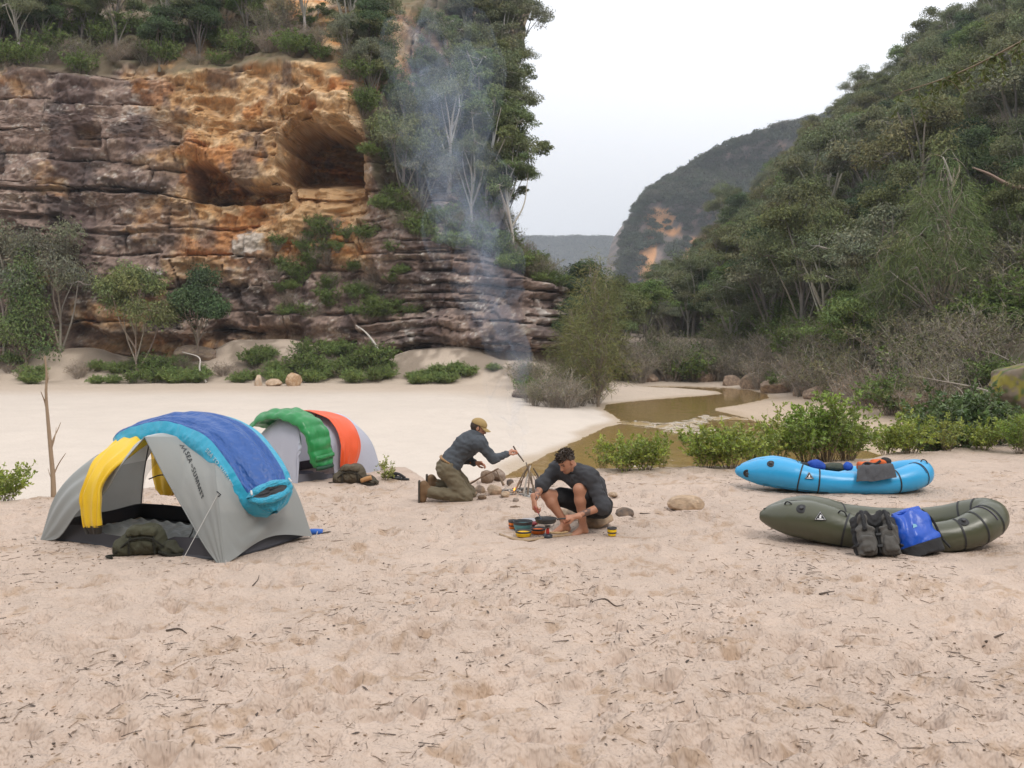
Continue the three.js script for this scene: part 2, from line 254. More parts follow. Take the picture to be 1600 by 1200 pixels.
// beds of rock: [height of the lower face, how far the bed stands out]
const BEDS = [-3, -0.9, 0.8, 2.5, 4.9, 6.6, 8.7, 10.75, 12.5, 14.0, 16.2, 18.5, 20, 22, 24, 27];
const bump = (x, a, b, e) => ss(a - e, a, x) * ss(b + e, b, x);
const ledgeTop = (X) => poly(X, [[-60, 17.2], [-24, 17.6], [-13, 18.4], [-9.6, 16.5], [-8.2, 9.5], [-6, 7.5], [-2, 6.2], [0.5, 5.2], [3, 4.2], [8, 4]]);
function rockOut(X, s, Y) { // metres the rock stands out from its plan line, and what it is made of
  const panel = Math.floor((s + 1.4 * fbm(Y * 0.35, s * 0.05, 2, 3)) / 6.3), warp = 0.9 * fbm(s * 0.09, Y * 0.16, 3, 3) + 0.35 * fbm(s * 0.45, Y * 0.6, 3, 3), yy = Y + warp + (hash(panel, 4) - 0.5) * 1.1;
  const ochre = ss(-23, -20, X) * ss(-8, -10, X) * ss(6, 9, Y);
  let b = 0; while (b < BEDS.length - 2 && yy >= BEDS[b + 1]) b++;
  const lo = BEDS[b], hi = BEDS[b + 1], thick = hi - lo, ty = (yy - lo) / thick;
  const wide = (2.2 + 3.6 * hash(b, 3)) * Math.sqrt(thick), sb = (s + 3 * hash(b, 9) + 0.5 * noise(s * 0.3, b * 3.3, Y * 0.4)) / wide, cell = Math.floor(sb), tx = sb - cell;
  let o = (hash(b, 1) - 0.5) * 0.75 + (1 - 0.45 * ochre) * (hash(cell, b * 7 + 2) - 0.5) * 0.8 * ss(-0.3, 0.4, noise(s * 0.12, b * 2.1) + 0.35);
  const edgeY = Math.min(yy - lo, hi - yy), edgeX = Math.min(tx, 1 - tx) * wide;
  const crackY = ss(0.11, 0.015, edgeY) * ss(-0.3, 0.3, noise(s * 0.35, b * 5.7)), crackX = ss(0.07, 0.012, edgeX) * ss(0.0, 0.3, noise(cell * 3.1, b * 1.7, 2));
  o -= (0.62 * crackY + 0.45 * crackX) * (1 - 0.4 * ochre);
  o += 0.07 * (ss(0, 0.22, yy - lo) - 1) + 0.03 * (ss(0, 0.15, edgeX) - 1) + 0.22 * (ty - 0.5) * (0.4 + hash(b, 8));   // upper lips overhang a little
  const chip = (q, n) => { const f = q * n, i = Math.floor(f), t = f - i; return (i + ss(0.0, 0.22, t)) / n; };
  o += 0.75 * chip(fbm(s * 0.42, Y * 0.75, 71, 4), 7) + 0.34 * chip(fbm(s * 1.3, Y * 2.1, 73, 3), 6) + 0.10 * chip(fbm(s * 3.5, Y * 5.5, 75, 2), 5);
  const sub = Math.sin(yy * 26 + 3.5 * fbm(s * 0.7, yy * 1.5, 8, 3)) * 0.5 + Math.sin(yy * 61 + 5 * fbm(s, yy * 2, 1, 2)) * 0.3;
  const bedded = ss(-0.15, 0.35, noise(s * 0.16, yy * 0.3, 12));
  o += 0.035 * sub * (0.1 + bedded) + 0.8 * fbm(s * 0.32, Y * 0.42, 1, 4) + 0.3 * fbm(s * 1.3, Y * 1.9, 5, 5) - 0.34 * ss(0.1, 0.02, Math.abs(fbm(s * 0.22, Y * 0.8, 25, 3))) * ss(0.0, 0.3, noise(s * 0.25, Y * 0.35, 27)) - 0.22 * ss(0.07, 0.01, Math.abs(fbm(s * 0.75, Y * 0.3, 65, 3))) * ss(0.05, 0.3, noise(s * 0.3, Y * 0.3, 67));
  o += ochre * (0.5 * fbm(s * 0.5, Y * 0.8, 44, 3) - 0.9 * ss(0.1, 0.38, fbm(s * 0.38, Y * 0.62, 47, 3)));
  const pit = ss(0.30, 0.42, noise(s * 1.5, Y * 2.1, 21)) * ss(0.1, 0.4, noise(s * 0.3, Y * 0.3, 33)); o -= 0.35 * pit;
  let cave = 0;
  { // the cave high on the right of the face, with a sandy floor that slopes out
    const rag = 0.45 * noise(Y * 1.1, 3) + 0.3 * noise(Y * 2.7, 9), topY = 15.0 - 0.35 * (X + 11.8) * (X + 11.8) / 3 + 0.4 * noise(X * 1.1, 3) + 0.2 * noise(X * 3, 5), floorY = 11.2 + 0.2 * noise(X * 2, 1);
    const inX = ss(-14.2, -13.75, X + rag) * ss(-9.2, -9.5, X + rag * 0.6), k = inX * ss(topY + 0.1, topY - 0.12, Y) * ss(floorY - 2.4, floorY + 0.3, Y);
    o = lerp(o, -8.0 + 1.6 * fbm(X * 0.6, Y * 0.9, 2, 4) + 1.5 * (hash(Math.floor(Y * 2.4 + 0.8 * noise(X * 0.7, 2)), 3) - 0.5) + 0.6 * chip(fbm(X * 0.9, Y * 1.4, 61, 3), 5) + 6.4 * ss(12.6, 10.6, Y) * inX, k); cave = Math.max(cave, k);
    o += 1.5 * ss(-14.6, -13.4, X) * ss(-8.9, -10, X) * ss(topY + 0.2, topY + 0.5, Y) * ss(topY + 2.6, topY + 1.6, Y);   // the roof juts out
  }
  { // the jutting block left of it, and the dark slot below the block
    const k = bump(X + 0.25 * noise(Y * 1.7, 2), -19.2, -14.4, 0.14) * bump(Y + 0.15 * noise(X * 1.3, 7), 11.0 + 0.1 * (X + 19), 14.4, 0.16); o += 1.6 * k * ss(-20.5, -17.4, X + (Y - 11) * -0.6);
    const slot = bump(X, -19.9, -14.3, 0.5) * bump(Y + 0.12 * noise(X * 2, 4), 10.05, 10.8 + 1.5 * ss(-16.2, -19.2, X), 0.16); o -= (2.6 + 1.0 * ss(-16, -19, X)) * slot; cave = Math.max(cave, slot);
  }
  { const k = bump(X, -27.1, -25.7, 0.25) * bump(Y, 13.5, 14.5, 0.3); o -= 1.1 * k; cave = Math.max(cave, k); }
  { const gy = 10.72 + 0.08 * noise(X * 0.8, 5), k = bump(X, -33, -22.2, 0.6) * ss(0.17, 0.05, Math.abs(Y - gy)); o -= 0.75 * k; }
  { const k = bump(X, -31, -20.5, 0.8) * ss(0.15, 0.04, Math.abs(Y - 8.15 - 0.12 * noise(X * 0.7, 8))); o -= 0.45 * k; }
  { const k = bump(X, -27.5, -13.6, 0.9) * bump(Y, -1.2, 1.7 + 0.5 * noise(X * 0.6, 2), 0.5); o -= 1.5 * k; cave = Math.max(cave, 0.5 * k); }
  { const k = bump(X, -17.5, -15.6, 0.15) * bump(Y, 6.5 + 0.4 * noise(X * 2.2, 1), 8.0, 0.12); o += 0.5 * k; }
  // the ledges at the foot of the spur: thin beds, the lowest ones undercut
  const spur = ss(-9.5, -5.5, X);
  const thin = Math.floor(yy / 0.62), tt = yy / 0.62 - thin; o += spur * ((hash(thin, 5) - 0.5) * 0.9 * (0.6 + 0.6 * noise(s * 0.22, thin * 3.1)) - 0.55 * ss(0.2, 0.04, Math.min(tt, 1 - tt)) * ss(-0.3, 0.25, noise(s * 0.3, thin * 7.7)));
  o -= spur * (0.9 * ss(1.3, 0.2, Y) * ss(-1.6, -0.3, Y) * ss(-6, -2, X));
  o += spur * 1.3 * bump(Y, 1.2, 2.6, 0.8);
  // weathering back above the ledges: the bushy slope
  const over = Y - ledgeTop(X) - 0.7 * fbm(s * 0.3, 4, 2, 3);
  const slope = ss(-0.2, 0.8, over); if (over > 0) o = lerp(o, o * 0.7 - over * (X < -9 ? 1.2 : 1.05) + 1.6 * fbm(s * 0.22, Y * 0.3, 15, 3) + 1.3 * chip(fbm(s * 0.2, Y * 0.4, 17, 3), 4), slope);
  return { o, cave, slope, crack: Math.max(crackX, crackY), pit, spur };
}
const footPoint = (t) => { const p = footCurve.getPointAt(t), d = footCurve.getTangentAt(t); return { p, n: V(-d.z, 0, d.x) }; };
function rockPoint(t, s, Y) { const { p, n } = footPoint(t), r = rockOut(p.x, s, Y); return { q: V(p.x + n.x * r.o, Y, p.z + n.z * r.o), r, x: p.x }; }
const FOOTLEN = footCurve.getLength();
function rockColour(X, s, Y, r) {
  const dz = r.o * 0.9, n1 = fbm(s * 0.35, Y * 0.35, 40 + dz * 0.4, 4), n2 = fbm(s * 1.3, Y * 1.6, 50 + dz * 1.4, 4), n3 = fbm(s * 5, Y * 6, 60 + dz * 5, 3);
  // ochre where the face is fresh, plum grey where it is weathered
  let ochre = ss(-23.5, -20.5, X + 1.3 * noise(Y * 0.8, 3) + 1.2 * n1) * ss(-8.2, -10.2, X + 0.8 * n1) * ss(7.4, 9.4, Y + 1.6 * n1 + 0.25 * (X + 22));
  ochre = Math.max(ochre, 0.85 * ss(-21.6, -20.0, X + n1) * ss(-15.5, -18, X + n1) * ss(5.0, 6.0, Y + n1));
  ochre = Math.max(ochre, 0.3 * r.cave, 0.8 * ss(2.2, 1.0, Y + 1.2 * n1) * ss(-28, -25, X) * ss(-12, -15, X), 0.75 * ss(0.12, 0.4, n1 + 0.25 * n2) * ss(-6, -9, X), 0.6 * ss(0.9, 0.1, Y + 0.6 * n1) * r.spur);
  const streak = ss(0.02, 0.35, noise(s * 1.1 + 0.5 * noise(Y * 0.6, 2), Y * 0.06, 70) + 0.3 * n1), bands = 0.5 + 0.5 * Math.sin(Y * 9 + 4 * fbm(s * 0.4, Y, 80, 3));
  const c = lin(0.25, 0.178, 0.145).lerp(lin(0.115, 0.078, 0.07), 0.85 * streak).lerp(lin(0.46, 0.355, 0.28), 0.65 * ss(0.0, 0.3, n2 + 0.4 * n1)).lerp(lin(0.075, 0.058, 0.055), 0.75 * ss(0.1, 0.32, fbm(s * 0.5, Y * 0.9, 90, 4)));
  const o = lin(0.47, 0.272, 0.122).lerp(lin(0.60, 0.415, 0.24), ss(-0.2, 0.25, n2)).lerp(lin(0.46, 0.19, 0.062), 0.75 * ss(0.12, 0.3, fbm(s * 0.5, Y * 0.7, 99, 4))).lerp(lin(0.33, 0.185, 0.10), 0.35 * bands * ss(-0.1, 0.3, n1)).lerp(lin(0.16, 0.11, 0.088), 0.75 * ss(0.04, 0.3, fbm(s * 0.8, Y * 0.5, 120, 4)));
  c.lerp(o, ochre);
  c.lerp(lin(0.15, 0.112, 0.1), 0.45 * r.spur * ss(-0.2, 0.3, n1 + 0.5 * n2));
  c.lerp(lin(0.56, 0.52, 0.47), (1 - 0.85 * ochre) * (0.6 * ss(0.2, 0.42, fbm(s * 2.4, Y * 3.4, 130, 4)) * ss(0.0, 0.3, n1 + 0.1) + 0.7 * ss(0.42, 0.55, noise(s * 9, Y * 10, 140)) * ss(-0.1, 0.3, n2)));   // lichen
  { const k = bump(X + 0.5 * n1 + 0.5 * n2, -17.5, -15.7, 0.25) * bump(Y + 0.7 * n2 - 0.25 * (X + 16.5), 6.7, 7.9, 0.2); c.lerp(lin(0.50, 0.46, 0.41), 0.8 * k); }
  const b = 1 + 0.55 * n3 + 0.3 * noise(s * 16, Y * 18, 7 + dz * 14); c.r *= b; c.g *= b; c.b *= b;
  const soil = r.slope * ss(0.2, 0.8, r.slope); c.lerp(lin(0.17, 0.135, 0.085).lerp(lin(0.09, 0.085, 0.04), ss(-0.1, 0.2, n2)), soil * 0.9 * ss(0.25, -0.1, fbm(s * 0.35, Y * 0.5, 222, 4)));
  if (X > -14.6 && X < -8 && Y > 8 && Y < 12) c.lerp(lin(0.52, 0.33, 0.17), 0.7 * ss(8, 9.4, Y) * ss(12.2, 11.2, Y) * ss(-14.4, -13.4, X) * ss(-8.6, -10, X));
  return c;
}
{
  const bag = new Bag(), nu = 1000, nv = 410;
  // sample densely along the part that faces the camp, and most of all where the walls turn into the cave
  const spread = (n, weight) => { const acc = [0]; for (let i = 0; i < n; i++) acc.push(acc[i] + weight((i + 0.5) / n)); return (u) => { const w = u * acc[n]; let a = 0, b = n; while (b - a > 1) { const m = (a + b) >> 1; acc[m] <= w ? a = m : b = m; } return (a + clamp((w - acc[a]) / (acc[b] - acc[a]), 0, 1)) / n; }; };
  const tOf = spread(3000, (t) => (t < 0.09 ? 0.55 : t < 0.42 ? 2.6 : t < 0.5 ? 0.75 : 0.08) * (() => { const x = footCurve.getPointAt(t).x; return 1 + 4 * bump(x, -14.5, -13.3, 0.3) + 4 * bump(x, -9.8, -9.0, 0.2) + 1.2 * bump(x, -20.3, -19.2, 0.2); })());
  const yOf = spread(2000, (v) => { const Y = lerp(-2.4, 31, v); return (Y < 18.4 ? 1.25 : 0.58) * (1 + 2.2 * bump(Y, 14.1, 15.3, 0.3) + 1.5 * bump(Y, 9.9, 10.9, 0.2)); });
  bag.grid(nu, nv, (u, v) => { const t = tOf(u), s = t * FOOTLEN, Y = lerp(-2.4, 31, yOf(v)), { q, r, x } = rockPoint(t, s, Y); q.color = rockColour(x, s, Y, r); return q; });
  const g = bag.build();
  structure('sandstone_cliff', g, mat(lin(1, 1, 1), 0.95, { vertexColors: true }));
}
// ------------------------------------------------------------------ hills
{
  const soil = mat(lin(1, 1, 1), 1, { vertexColors: true });
  const bag = new Bag();
  bag.grid(170, 190, (u, v) => { const Z = lerp(13, 200, v * v * 0.6 + v * 0.4), f = hillFoot(Z), X = f - 1.5 + 130 * u * u + 8 * u, q = V(X, Z > 178 ? hillY(X, Z) - (Z - 178) * 1.2 : hillY(X, Z) + 0.18 * fbm(X * 0.9, Z * 0.9, 3, 3), -Z);
    const n = fbm(X * 0.6, Z * 0.6, 6, 4), m = fbm(X * 2.5, Z * 2.5, 2, 3);
    q.color = lin(0.20, 0.155, 0.11).lerp(lin(0.095, 0.085, 0.05), ss(-0.1, 0.25, n)).lerp(lin(0.07, 0.105, 0.03), 0.7 * ss(0.05, 0.3, m) * ss(2, 5, X - f)).lerp(lin(0.38, 0.29, 0.21), ss(2.6, 0.6, X - f) * ss(60, 40, Z) * 0.8); return q; });
  structure('right_hillside', bag.build(), soil);
}
const RIDGE = [[960, 470], [972, 430], [979, 408], [983, 392], [990, 364], [996, 338], [1003, 314], [1009, 300], [1020, 284], [1034, 268], [1062, 250], [1092, 232], [1120, 216], [1150, 199], [1182, 188], [1230, 172], [1300, 150], [1400, 128], [1600, 110], [1900, 100]];
const ridgeTop = (X) => { const k = 400 / FOCAL; return poly(X, RIDGE.map(([px, py]) => [(px - 800) * k, EYE + (510 - py) * k])); };
function ridgePoint(X, w) { // w: 0 at the foot, 1 at the brow, up to 1.4 on the plateau behind
  const top = ridgeTop(X) - 6, y = w <= 1 ? -4 + (top + 4) * w : top + 3 * (w - 1) * noise(X * 0.05, w), steep = 0.35;
  const d = 400 + (w <= 1 ? y * steep : top * steep + (w - 1) * 260) + 9 * fbm(X * 0.05, y * 0.05, 2, 4) + 5 * Math.sin(y * 0.22 + 2 * noise(X * 0.03, 1)) + 0.25 * Math.max(0, 62 - X) ;
  return V(X, y, -d);
}
const ridgeBare = (X, y, w) => fbm(X * 0.055, y * 0.075, 5, 4) + 0.22 * ss(0.3, 0.45, w) * ss(0.95, 0.75, w) - 0.08;
{
  const bag = new Bag();
  bag.grid(300, 120, (u, v) => { const X = lerp(34, 300, u * u * 0.7 + u * 0.3), w = v * 1.4, q = ridgePoint(X, w), n = fbm(X * 0.07, q.y * 0.1, 5, 4), m = fbm(X * 0.35, q.y * 0.5, 7, 3);
    const bare = ss(-0.04, 0.08, ridgeBare(X, q.y, w) + 0.25 * m) * ss(1, 0.9, w);
    q.color = lin(0.13, 0.108, 0.095).lerp(lin(0.23, 0.17, 0.15), ss(-0.1, 0.2, m)).lerp(lin(0.56, 0.29, 0.14), bare * ss(0.05, 0.2, fbm(X * 0.09, q.y * 0.06, 31, 3) + 0.2)); return q; });
  structure('far_cliff_ridge', bag.build(), mat(lin(1, 1, 1), 1, { vertexColors: true }));
  const b2 = new Bag();
  b2.grid(140, 40, (u, v) => { const X = lerp(-160, 420, u), top = EYE + 134 * 1100 / FOCAL + 3.2 * fbm(X * 0.012, 1, 3, 3) - 0.00 * X; const q = V(X, lerp(-10, top, Math.min(1, v * 1.25)), -(1000 + 100 * Math.min(1, v * 1.25) + Math.max(0, v - 0.8) * 1500 + 16 * fbm(X * 0.02, v * 4, 3, 4))); const n = fbm(X * 0.05, v * 9, 9, 4); q.color = lin(0.075, 0.085, 0.055).lerp(lin(0.13, 0.12, 0.085), ss(-0.1, 0.3, n)); return q; });
  structure('distant_ridge', b2.build(), mat(lin(1, 1, 1), 1, { vertexColors: true }));
}
// ------------------------------------------------------------------ trees and scrub
const leafMat = mat(lin(1, 1, 1), 0.9, { vertexColors: true, transmission: 0.22, thickness: 0, specularIntensity: 0.4 });
const barkMat = mat(lin(1, 1, 1), 0.9, { vertexColors: true });
function leafQuad(b, p, dir, side, L, W, c, fold = 0.25) { // a folded leaf with its own tone
  const n = V().crossVectors(dir, side).multiplyScalar(W * fold);
  const i = b.v(p.x, p.y, p.z, c), m = p.clone().addScaledVector(dir, L * 0.45), t = p.clone().addScaledVector(dir, L);
  const l = b.v(m.x + side.x * W + n.x, m.y + side.y * W + n.y, m.z + side.z * W + n.z, c), e = b.v(t.x, t.y, t.z, c), r = b.v(m.x - side.x * W + n.x, m.y - side.y * W + n.y, m.z - side.z * W + n.z, c);
  b.tri(i, l, e); b.tri(i, e, r);
}
const rdir = (r) => { const z = r() * 2 - 1, a = r() * 6.2832, q = Math.sqrt(1 - z * z); return V(q * Math.cos(a), z, q * Math.sin(a)); };
const toneOf = (c, r, k = 0.28) => { const f = 1 + (r() - 0.5) * 2 * k; return lin(c.r * f * (1 + (r() - 0.5) * 0.16), c.g * f, c.b * f * (1 + (r() - 0.5) * 0.2)); };
// a broad-crowned tree: returns geometries of its trunk with limbs and of its crown
function growTree(o) {
  const { seed, h = 9, spread = 3, base = 0.22, clumps = 34, leaves = 110, L = 0.21, W = 0.058, tone = lin(0.085, 0.1, 0.05), bark = lin(0.19, 0.165, 0.14), lean = 0.15, trunk = 0.022, droop = 0.5, conic = 0, forks = 1, clumpR = 0.17, flat = 0.6, lobes = 0 } = o;
  const r = rng(seed), wood = new Bag(), crown = new Bag();
  const lx = (r() - 0.5) * 2 * lean * h, lz = (r() - 0.5) * 2 * lean * h * 0.6;
  const stems = [];
  for (let f = 0; f < forks; f++) {
    const a = r() * 6.28, sp = forks > 1 ? spread * 0.35 : 0, pts = [];
    for (let k = 0; k <= 7; k++) { const t = k / 7; pts.push(V(lx * t * t + sp * Math.cos(a) * t * t + 0.03 * h * noise(t * 3, seed + f, 1) * t, h * 0.86 * t, lz * t * t + sp * Math.sin(a) * t * t + 0.03 * h * noise(t * 3, seed + f, 7) * t)); }
    const R = trunk * h / Math.sqrt(forks); wood.tube(pts, (t) => R * (1 - 0.82 * t) * (1 + 0.35 * Math.max(0, 0.08 - t) / 0.08), 7, (t) => toneOf(bark, r, 0.12)); stems.push(pts);
  }
  const LB = []; // sub-crowns at the ends of the main limbs
  for (let k = 0; k < lobes; k++) { const a = k * 2.39996 + r() * 1.4, q = Math.sqrt((k + 0.3) / lobes) * (0.75 + 0.3 * r()), stem = stems[k % stems.length], y = h * (base + (1 - base) * (0.42 + 0.5 * r() * (1 - 0.5 * q) + 0.2 * (1 - q))), R = spread * (0.34 + 0.2 * r()), f0 = stem[Math.min(7, 2 + Math.floor((y / h) * 4))], c = V(f0.x * 0.6 + Math.cos(a) * spread * q * 0.8, y, f0.z * 0.6 + Math.sin(a) * spread * q * 0.8), tt = clamp((y / h - 0.25 - 0.25 * q) / 0.86, 0.12, 0.95), from = stem[Math.floor(tt * 7)]; const mid = from.clone().lerp(c, 0.5).add(V((r() - 0.5) * 0.1 * h, (r() - 0.5) * 0.06 * h, (r() - 0.5) * 0.1 * h)); wood.tube(smoothLine([from, mid, c], 7), (t) => h * 0.0085 * (1.2 - 0.8 * t), 5, toneOf(bark, r, 0.15), false); LB.push({ c, R, t: toneOf(tone, r, 0.2) }); }
  for (let k = 0; k < clumps; k++) {
    if (lobes) {
      const B = LB[k % lobes], a = r() * 6.28, q = Math.sqrt(r()), ctr = V(B.c.x + Math.cos(a) * B.R * q, B.c.y + B.R * (0.75 * (1 - q * q) - 0.25 + 0.35 * (r() - 0.6)), B.c.z + Math.sin(a) * B.R * q), mid = B.c.clone().lerp(ctr, 0.5); mid.y -= 0.04 * h * r();
      wood.tube(smoothLine([B.c, mid, ctr], 4), (t) => h * 0.0035 * (1.2 - t), 4, toneOf(bark, r, 0.15), false);
      const cr = h * clumpR * (0.55 + 0.7 * r()), ct = toneOf(B.t, r, 0.18), n = Math.round(leaves * (0.6 + 0.7 * r()));
      for (let j = 0; j < n; j++) { const d = rdir(r), s = cr * Math.pow(r(), 0.5), p = V(ctr.x + d.x * s, ctr.y + (d.y * flat + 0.06) * s, ctr.z + d.z * s), dir = V(d.x * 0.6 + (r() - 0.5), -droop + (r() - 0.5) * 1.1, d.z * 0.6 + (r() - 0.5)).normalize(); leafQuad(crown, p, dir, V().crossVectors(dir, rdir(r)).normalize(), L * (0.6 + 0.8 * r()), W * (0.7 + 0.6 * r()), toneOf(ct, r, 0.22)); }
      continue;
    }
    const a = k * 2.39996 + r(), q = Math.sqrt((k + 0.5) / clumps) * (0.72 + 0.36 * r()), rad = spread * q;
    const prof = conic ? 1 - q : 1 - 0.42 * q * q, y = h * (base + (1 - base) * (conic ? prof * (0.9 + 0.1 * r()) + 0.0 : prof * (0.62 + 0.38 * Math.sqrt(r()))));
    const rr = conic ? spread * (1.06 - (y / h - base) / (1 - base)) * (0.3 + 0.8 * r()) : rad;
    const stem = stems[k % stems.length], tt = clamp((y / h - 0.12 - 0.2 * q) / 0.86, base * 0.7, 0.98), from = stem[Math.min(7, Math.floor(tt * 7))].clone().lerp(stem[Math.min(7, Math.floor(tt * 7) + 1)], (tt * 7) % 1);
    const ctr = V(from.x * 0.6 + Math.cos(a) * rr, y, from.z * 0.6 + Math.sin(a) * rr), mid = from.clone().lerp(ctr, 0.55); mid.y += (ctr.y - from.y) * 0.1 + (r() - 0.4) * 0.05 * h; mid.x += (r() - 0.5) * 0.07 * h; mid.z += (r() - 0.5) * 0.07 * h;
    wood.tube(smoothLine([from, mid, ctr], 5), (t) => h * 0.0058 * (1.15 - t), 4, toneOf(bark, r, 0.15), false);
    const cr = h * clumpR * (0.65 + 0.6 * r()), ct = toneOf(tone, r, 0.22), n = Math.round(leaves * (0.7 + 0.6 * r()));
    for (let j = 0; j < 3; j++) { const e = ctr.clone().add(rdir(r).multiplyScalar(cr * 0.8)); wood.tube([ctr, ctr.clone().lerp(e, 0.5).add(V(0, 0.03 * h * r(), 0)), e], [h * 0.0018, h * 0.0013, h * 0.0007], 3, toneOf(bark, r, 0.2), false); }
    for (let j = 0; j < n; j++) {
      const d = rdir(r), s = cr * Math.pow(r(), 0.42), p = V(ctr.x + d.x * s, ctr.y + (d.y * flat + 0.08) * s, ctr.z + d.z * s);
      const dir = V(d.x * 0.6 + (r() - 0.5), -droop + (r() - 0.5) * 1.1, d.z * 0.6 + (r() - 0.5)).normalize(), side = V().crossVectors(dir, rdir(r)).normalize();
      leafQuad(crown, p, dir, side, L * (0.6 + 0.8 * r()), W * (0.7 + 0.6 * r()), toneOf(ct, r, 0.25));
    }
  }
  return { wood: wood.build(), crown: crown.build() };
}
// a shrub of arching stems with leaves along them
function growShrub(o) {
  const { seed, h = 1, spread = 0.6, stems = 22, perStem = 40, L = 0.07, W = 0.014, tone = lin(0.12, 0.19, 0.035), bark = lin(0.2, 0.15, 0.1), upright = 1, twigs = 3, from = 0.15, stemR = 0.006, size = 0.35 } = o;
  const r = rng(seed), wood = new Bag(), crown = new Bag();
  for (let k = 0; k < stems; k++) {
    const a = r() * 6.28, q = Math.sqrt(r()), hh = h * (0.45 + 0.55 * r()) * (1 - 0.35 * q * q), b = V(Math.cos(a) * 0.18 * spread * q, 0, Math.sin(a) * 0.18 * spread * q), e = V(Math.cos(a) * spread * q, hh, Math.sin(a) * spread * q), m = b.clone().lerp(e, 0.5); m.y += 0.12 * h * upright; m.x += (r() - 0.5) * 0.15 * h; m.z += (r() - 0.5) * 0.15 * h;
    const line = smoothLine([b, m, e], 7), st = toneOf(tone, r, 0.2); wood.tube(line, (t) => stemR * (1.1 - t), 3, toneOf(bark, r, 0.2), false);
    const tips = [line];
    for (let j = 0; j < twigs; j++) { const i = 2 + Math.floor(r() * 5), s = line[i], d = rdir(r); d.y = Math.abs(d.y) * upright + 0.1; const len = h * (0.12 + 0.2 * r()), w = [s, s.clone().addScaledVector(d, len * 0.5).add(V(0, len * 0.1, 0)), s.clone().addScaledVector(d, len)]; wood.tube(w, (t) => stemR * 0.6 * (1.1 - t), 3, toneOf(bark, r, 0.2), false); tips.push(smoothLine(w, 5)); }
    for (let j = 0; j < perStem; j++) {
      const w = tips[Math.floor(r() * tips.length)], t = (w === line ? from + (1 - from) * r() : r()) * (w.length - 1.001), i = Math.floor(t), p = w[i].clone().lerp(w[i + 1], t - i), tan = w[i + 1].clone().sub(w[i]).normalize();
      const dir = rdir(r).addScaledVector(tan, 0.9).normalize(); dir.y -= 0.15; const side = V().crossVectors(dir, rdir(r)).normalize();
      leafQuad(crown, p, dir.normalize(), side, L * (0.55 + 0.75 * r()), W * (0.7 + 0.6 * r()), toneOf(st, r, size));
    }
  }
  return { wood: wood.build(), crown: crown.build() };
}
function plant(name, label, category, geo, pos, scale, turn, group, leaf = leafMat, names = ['trunk', 'crown']) {
  const o = thing(name, label, category, pos, group); o.rotation.y = turn; typeof scale === 'number' ? o.scale.setScalar(scale) : o.scale.set(...scale);
  part(names[0], geo.wood, barkMat, o); part(names[1], geo.crown, leaf, o); return o;
}
const OLIVE = lin(0.155, 0.18, 0.078), GREY = lin(0.2, 0.212, 0.13), DARK = lin(0.085, 0.122, 0.056), WARM = lin(0.195, 0.188, 0.082), FRESH = lin(0.15, 0.205, 0.065);
const gum = (o) => growTree({ base: 0.16, lobes: 9, clumps: 81, leaves: 165, clumpR: 0.095, flat: 0.62, L: 0.2, W: 0.05, ...o });
const GUMS = [
  gum({ seed: 1, h: 9, spread: 3.1, tone: OLIVE, lean: 0.1 }),
  gum({ seed: 2, h: 9, spread: 3.5, tone: GREY, lean: 0.2, forks: 2, bark: lin(0.24, 0.21, 0.18), lobes: 10, clumps: 80 }),
  gum({ seed: 3, h: 8.5, spread: 2.7, tone: DARK, lean: 0.08, base: 0.12, clumpR: 0.115, leaves: 200, droop: 0.2 }),
  gum({ seed: 4, h: 10, spread: 3.2, tone: WARM, lean: 0.16, base: 0.2, forks: 2, bark: lin(0.2, 0.175, 0.15), lobes: 9, clumps: 72 }),
  gum({ seed: 5, h: 8, spread: 3.0, tone: FRESH, lean: 0.12, base: 0.16, lobes: 9, clumps: 72 }),
  gum({ seed: 6, h: 11, spread: 3.4, tone: GREY.clone().lerp(OLIVE, 0.5), lean: 0.22, base: 0.24, bark: lin(0.36, 0.33, 0.29), lobes: 8, clumps: 64, clumpR: 0.085 }),
  gum({ seed: 7, h: 9.5, spread: 3.3, tone: OLIVE.clone().lerp(FRESH, 0.5), lean: 0.2, base: 0.3, bark: lin(0.45, 0.41, 0.36), lobes: 6, clumps: 42, clumpR: 0.075, leaves: 150, forks: 2 }),
  gum({ seed: 8, h: 10, spread: 3.0, tone: GREY.clone().lerp(FRESH, 0.35), lean: 0.25, base: 0.35, bark: lin(0.52, 0.48, 0.43), lobes: 5, clumps: 35, clumpR: 0.08, leaves: 150 }),
];
const OAKS = [ // feathery she-oaks
  growTree({ seed: 11, h: 8, spread: 1.7, tone: lin(0.19, 0.195, 0.075), clumps: 60, leaves: 120, L: 0.42, W: 0.012, base: 0.12, conic: 1, droop: 0.1, clumpR: 0.11, flat: 1, trunk: 0.012, lean: 0.05, forks: 2, bark: lin(0.22, 0.18, 0.14) }),
  growTree({ seed: 12, h: 9.3, spread: 2.3, tone: lin(0.155, 0.2, 0.075), clumps: 74, leaves: 130, L: 0.45, W: 0.012, base: 0.22, conic: 1, droop: 0.5, clumpR: 0.10, flat: 1, trunk: 0.014, lean: 0.12, bark: lin(0.36, 0.31, 0.26) }),
];
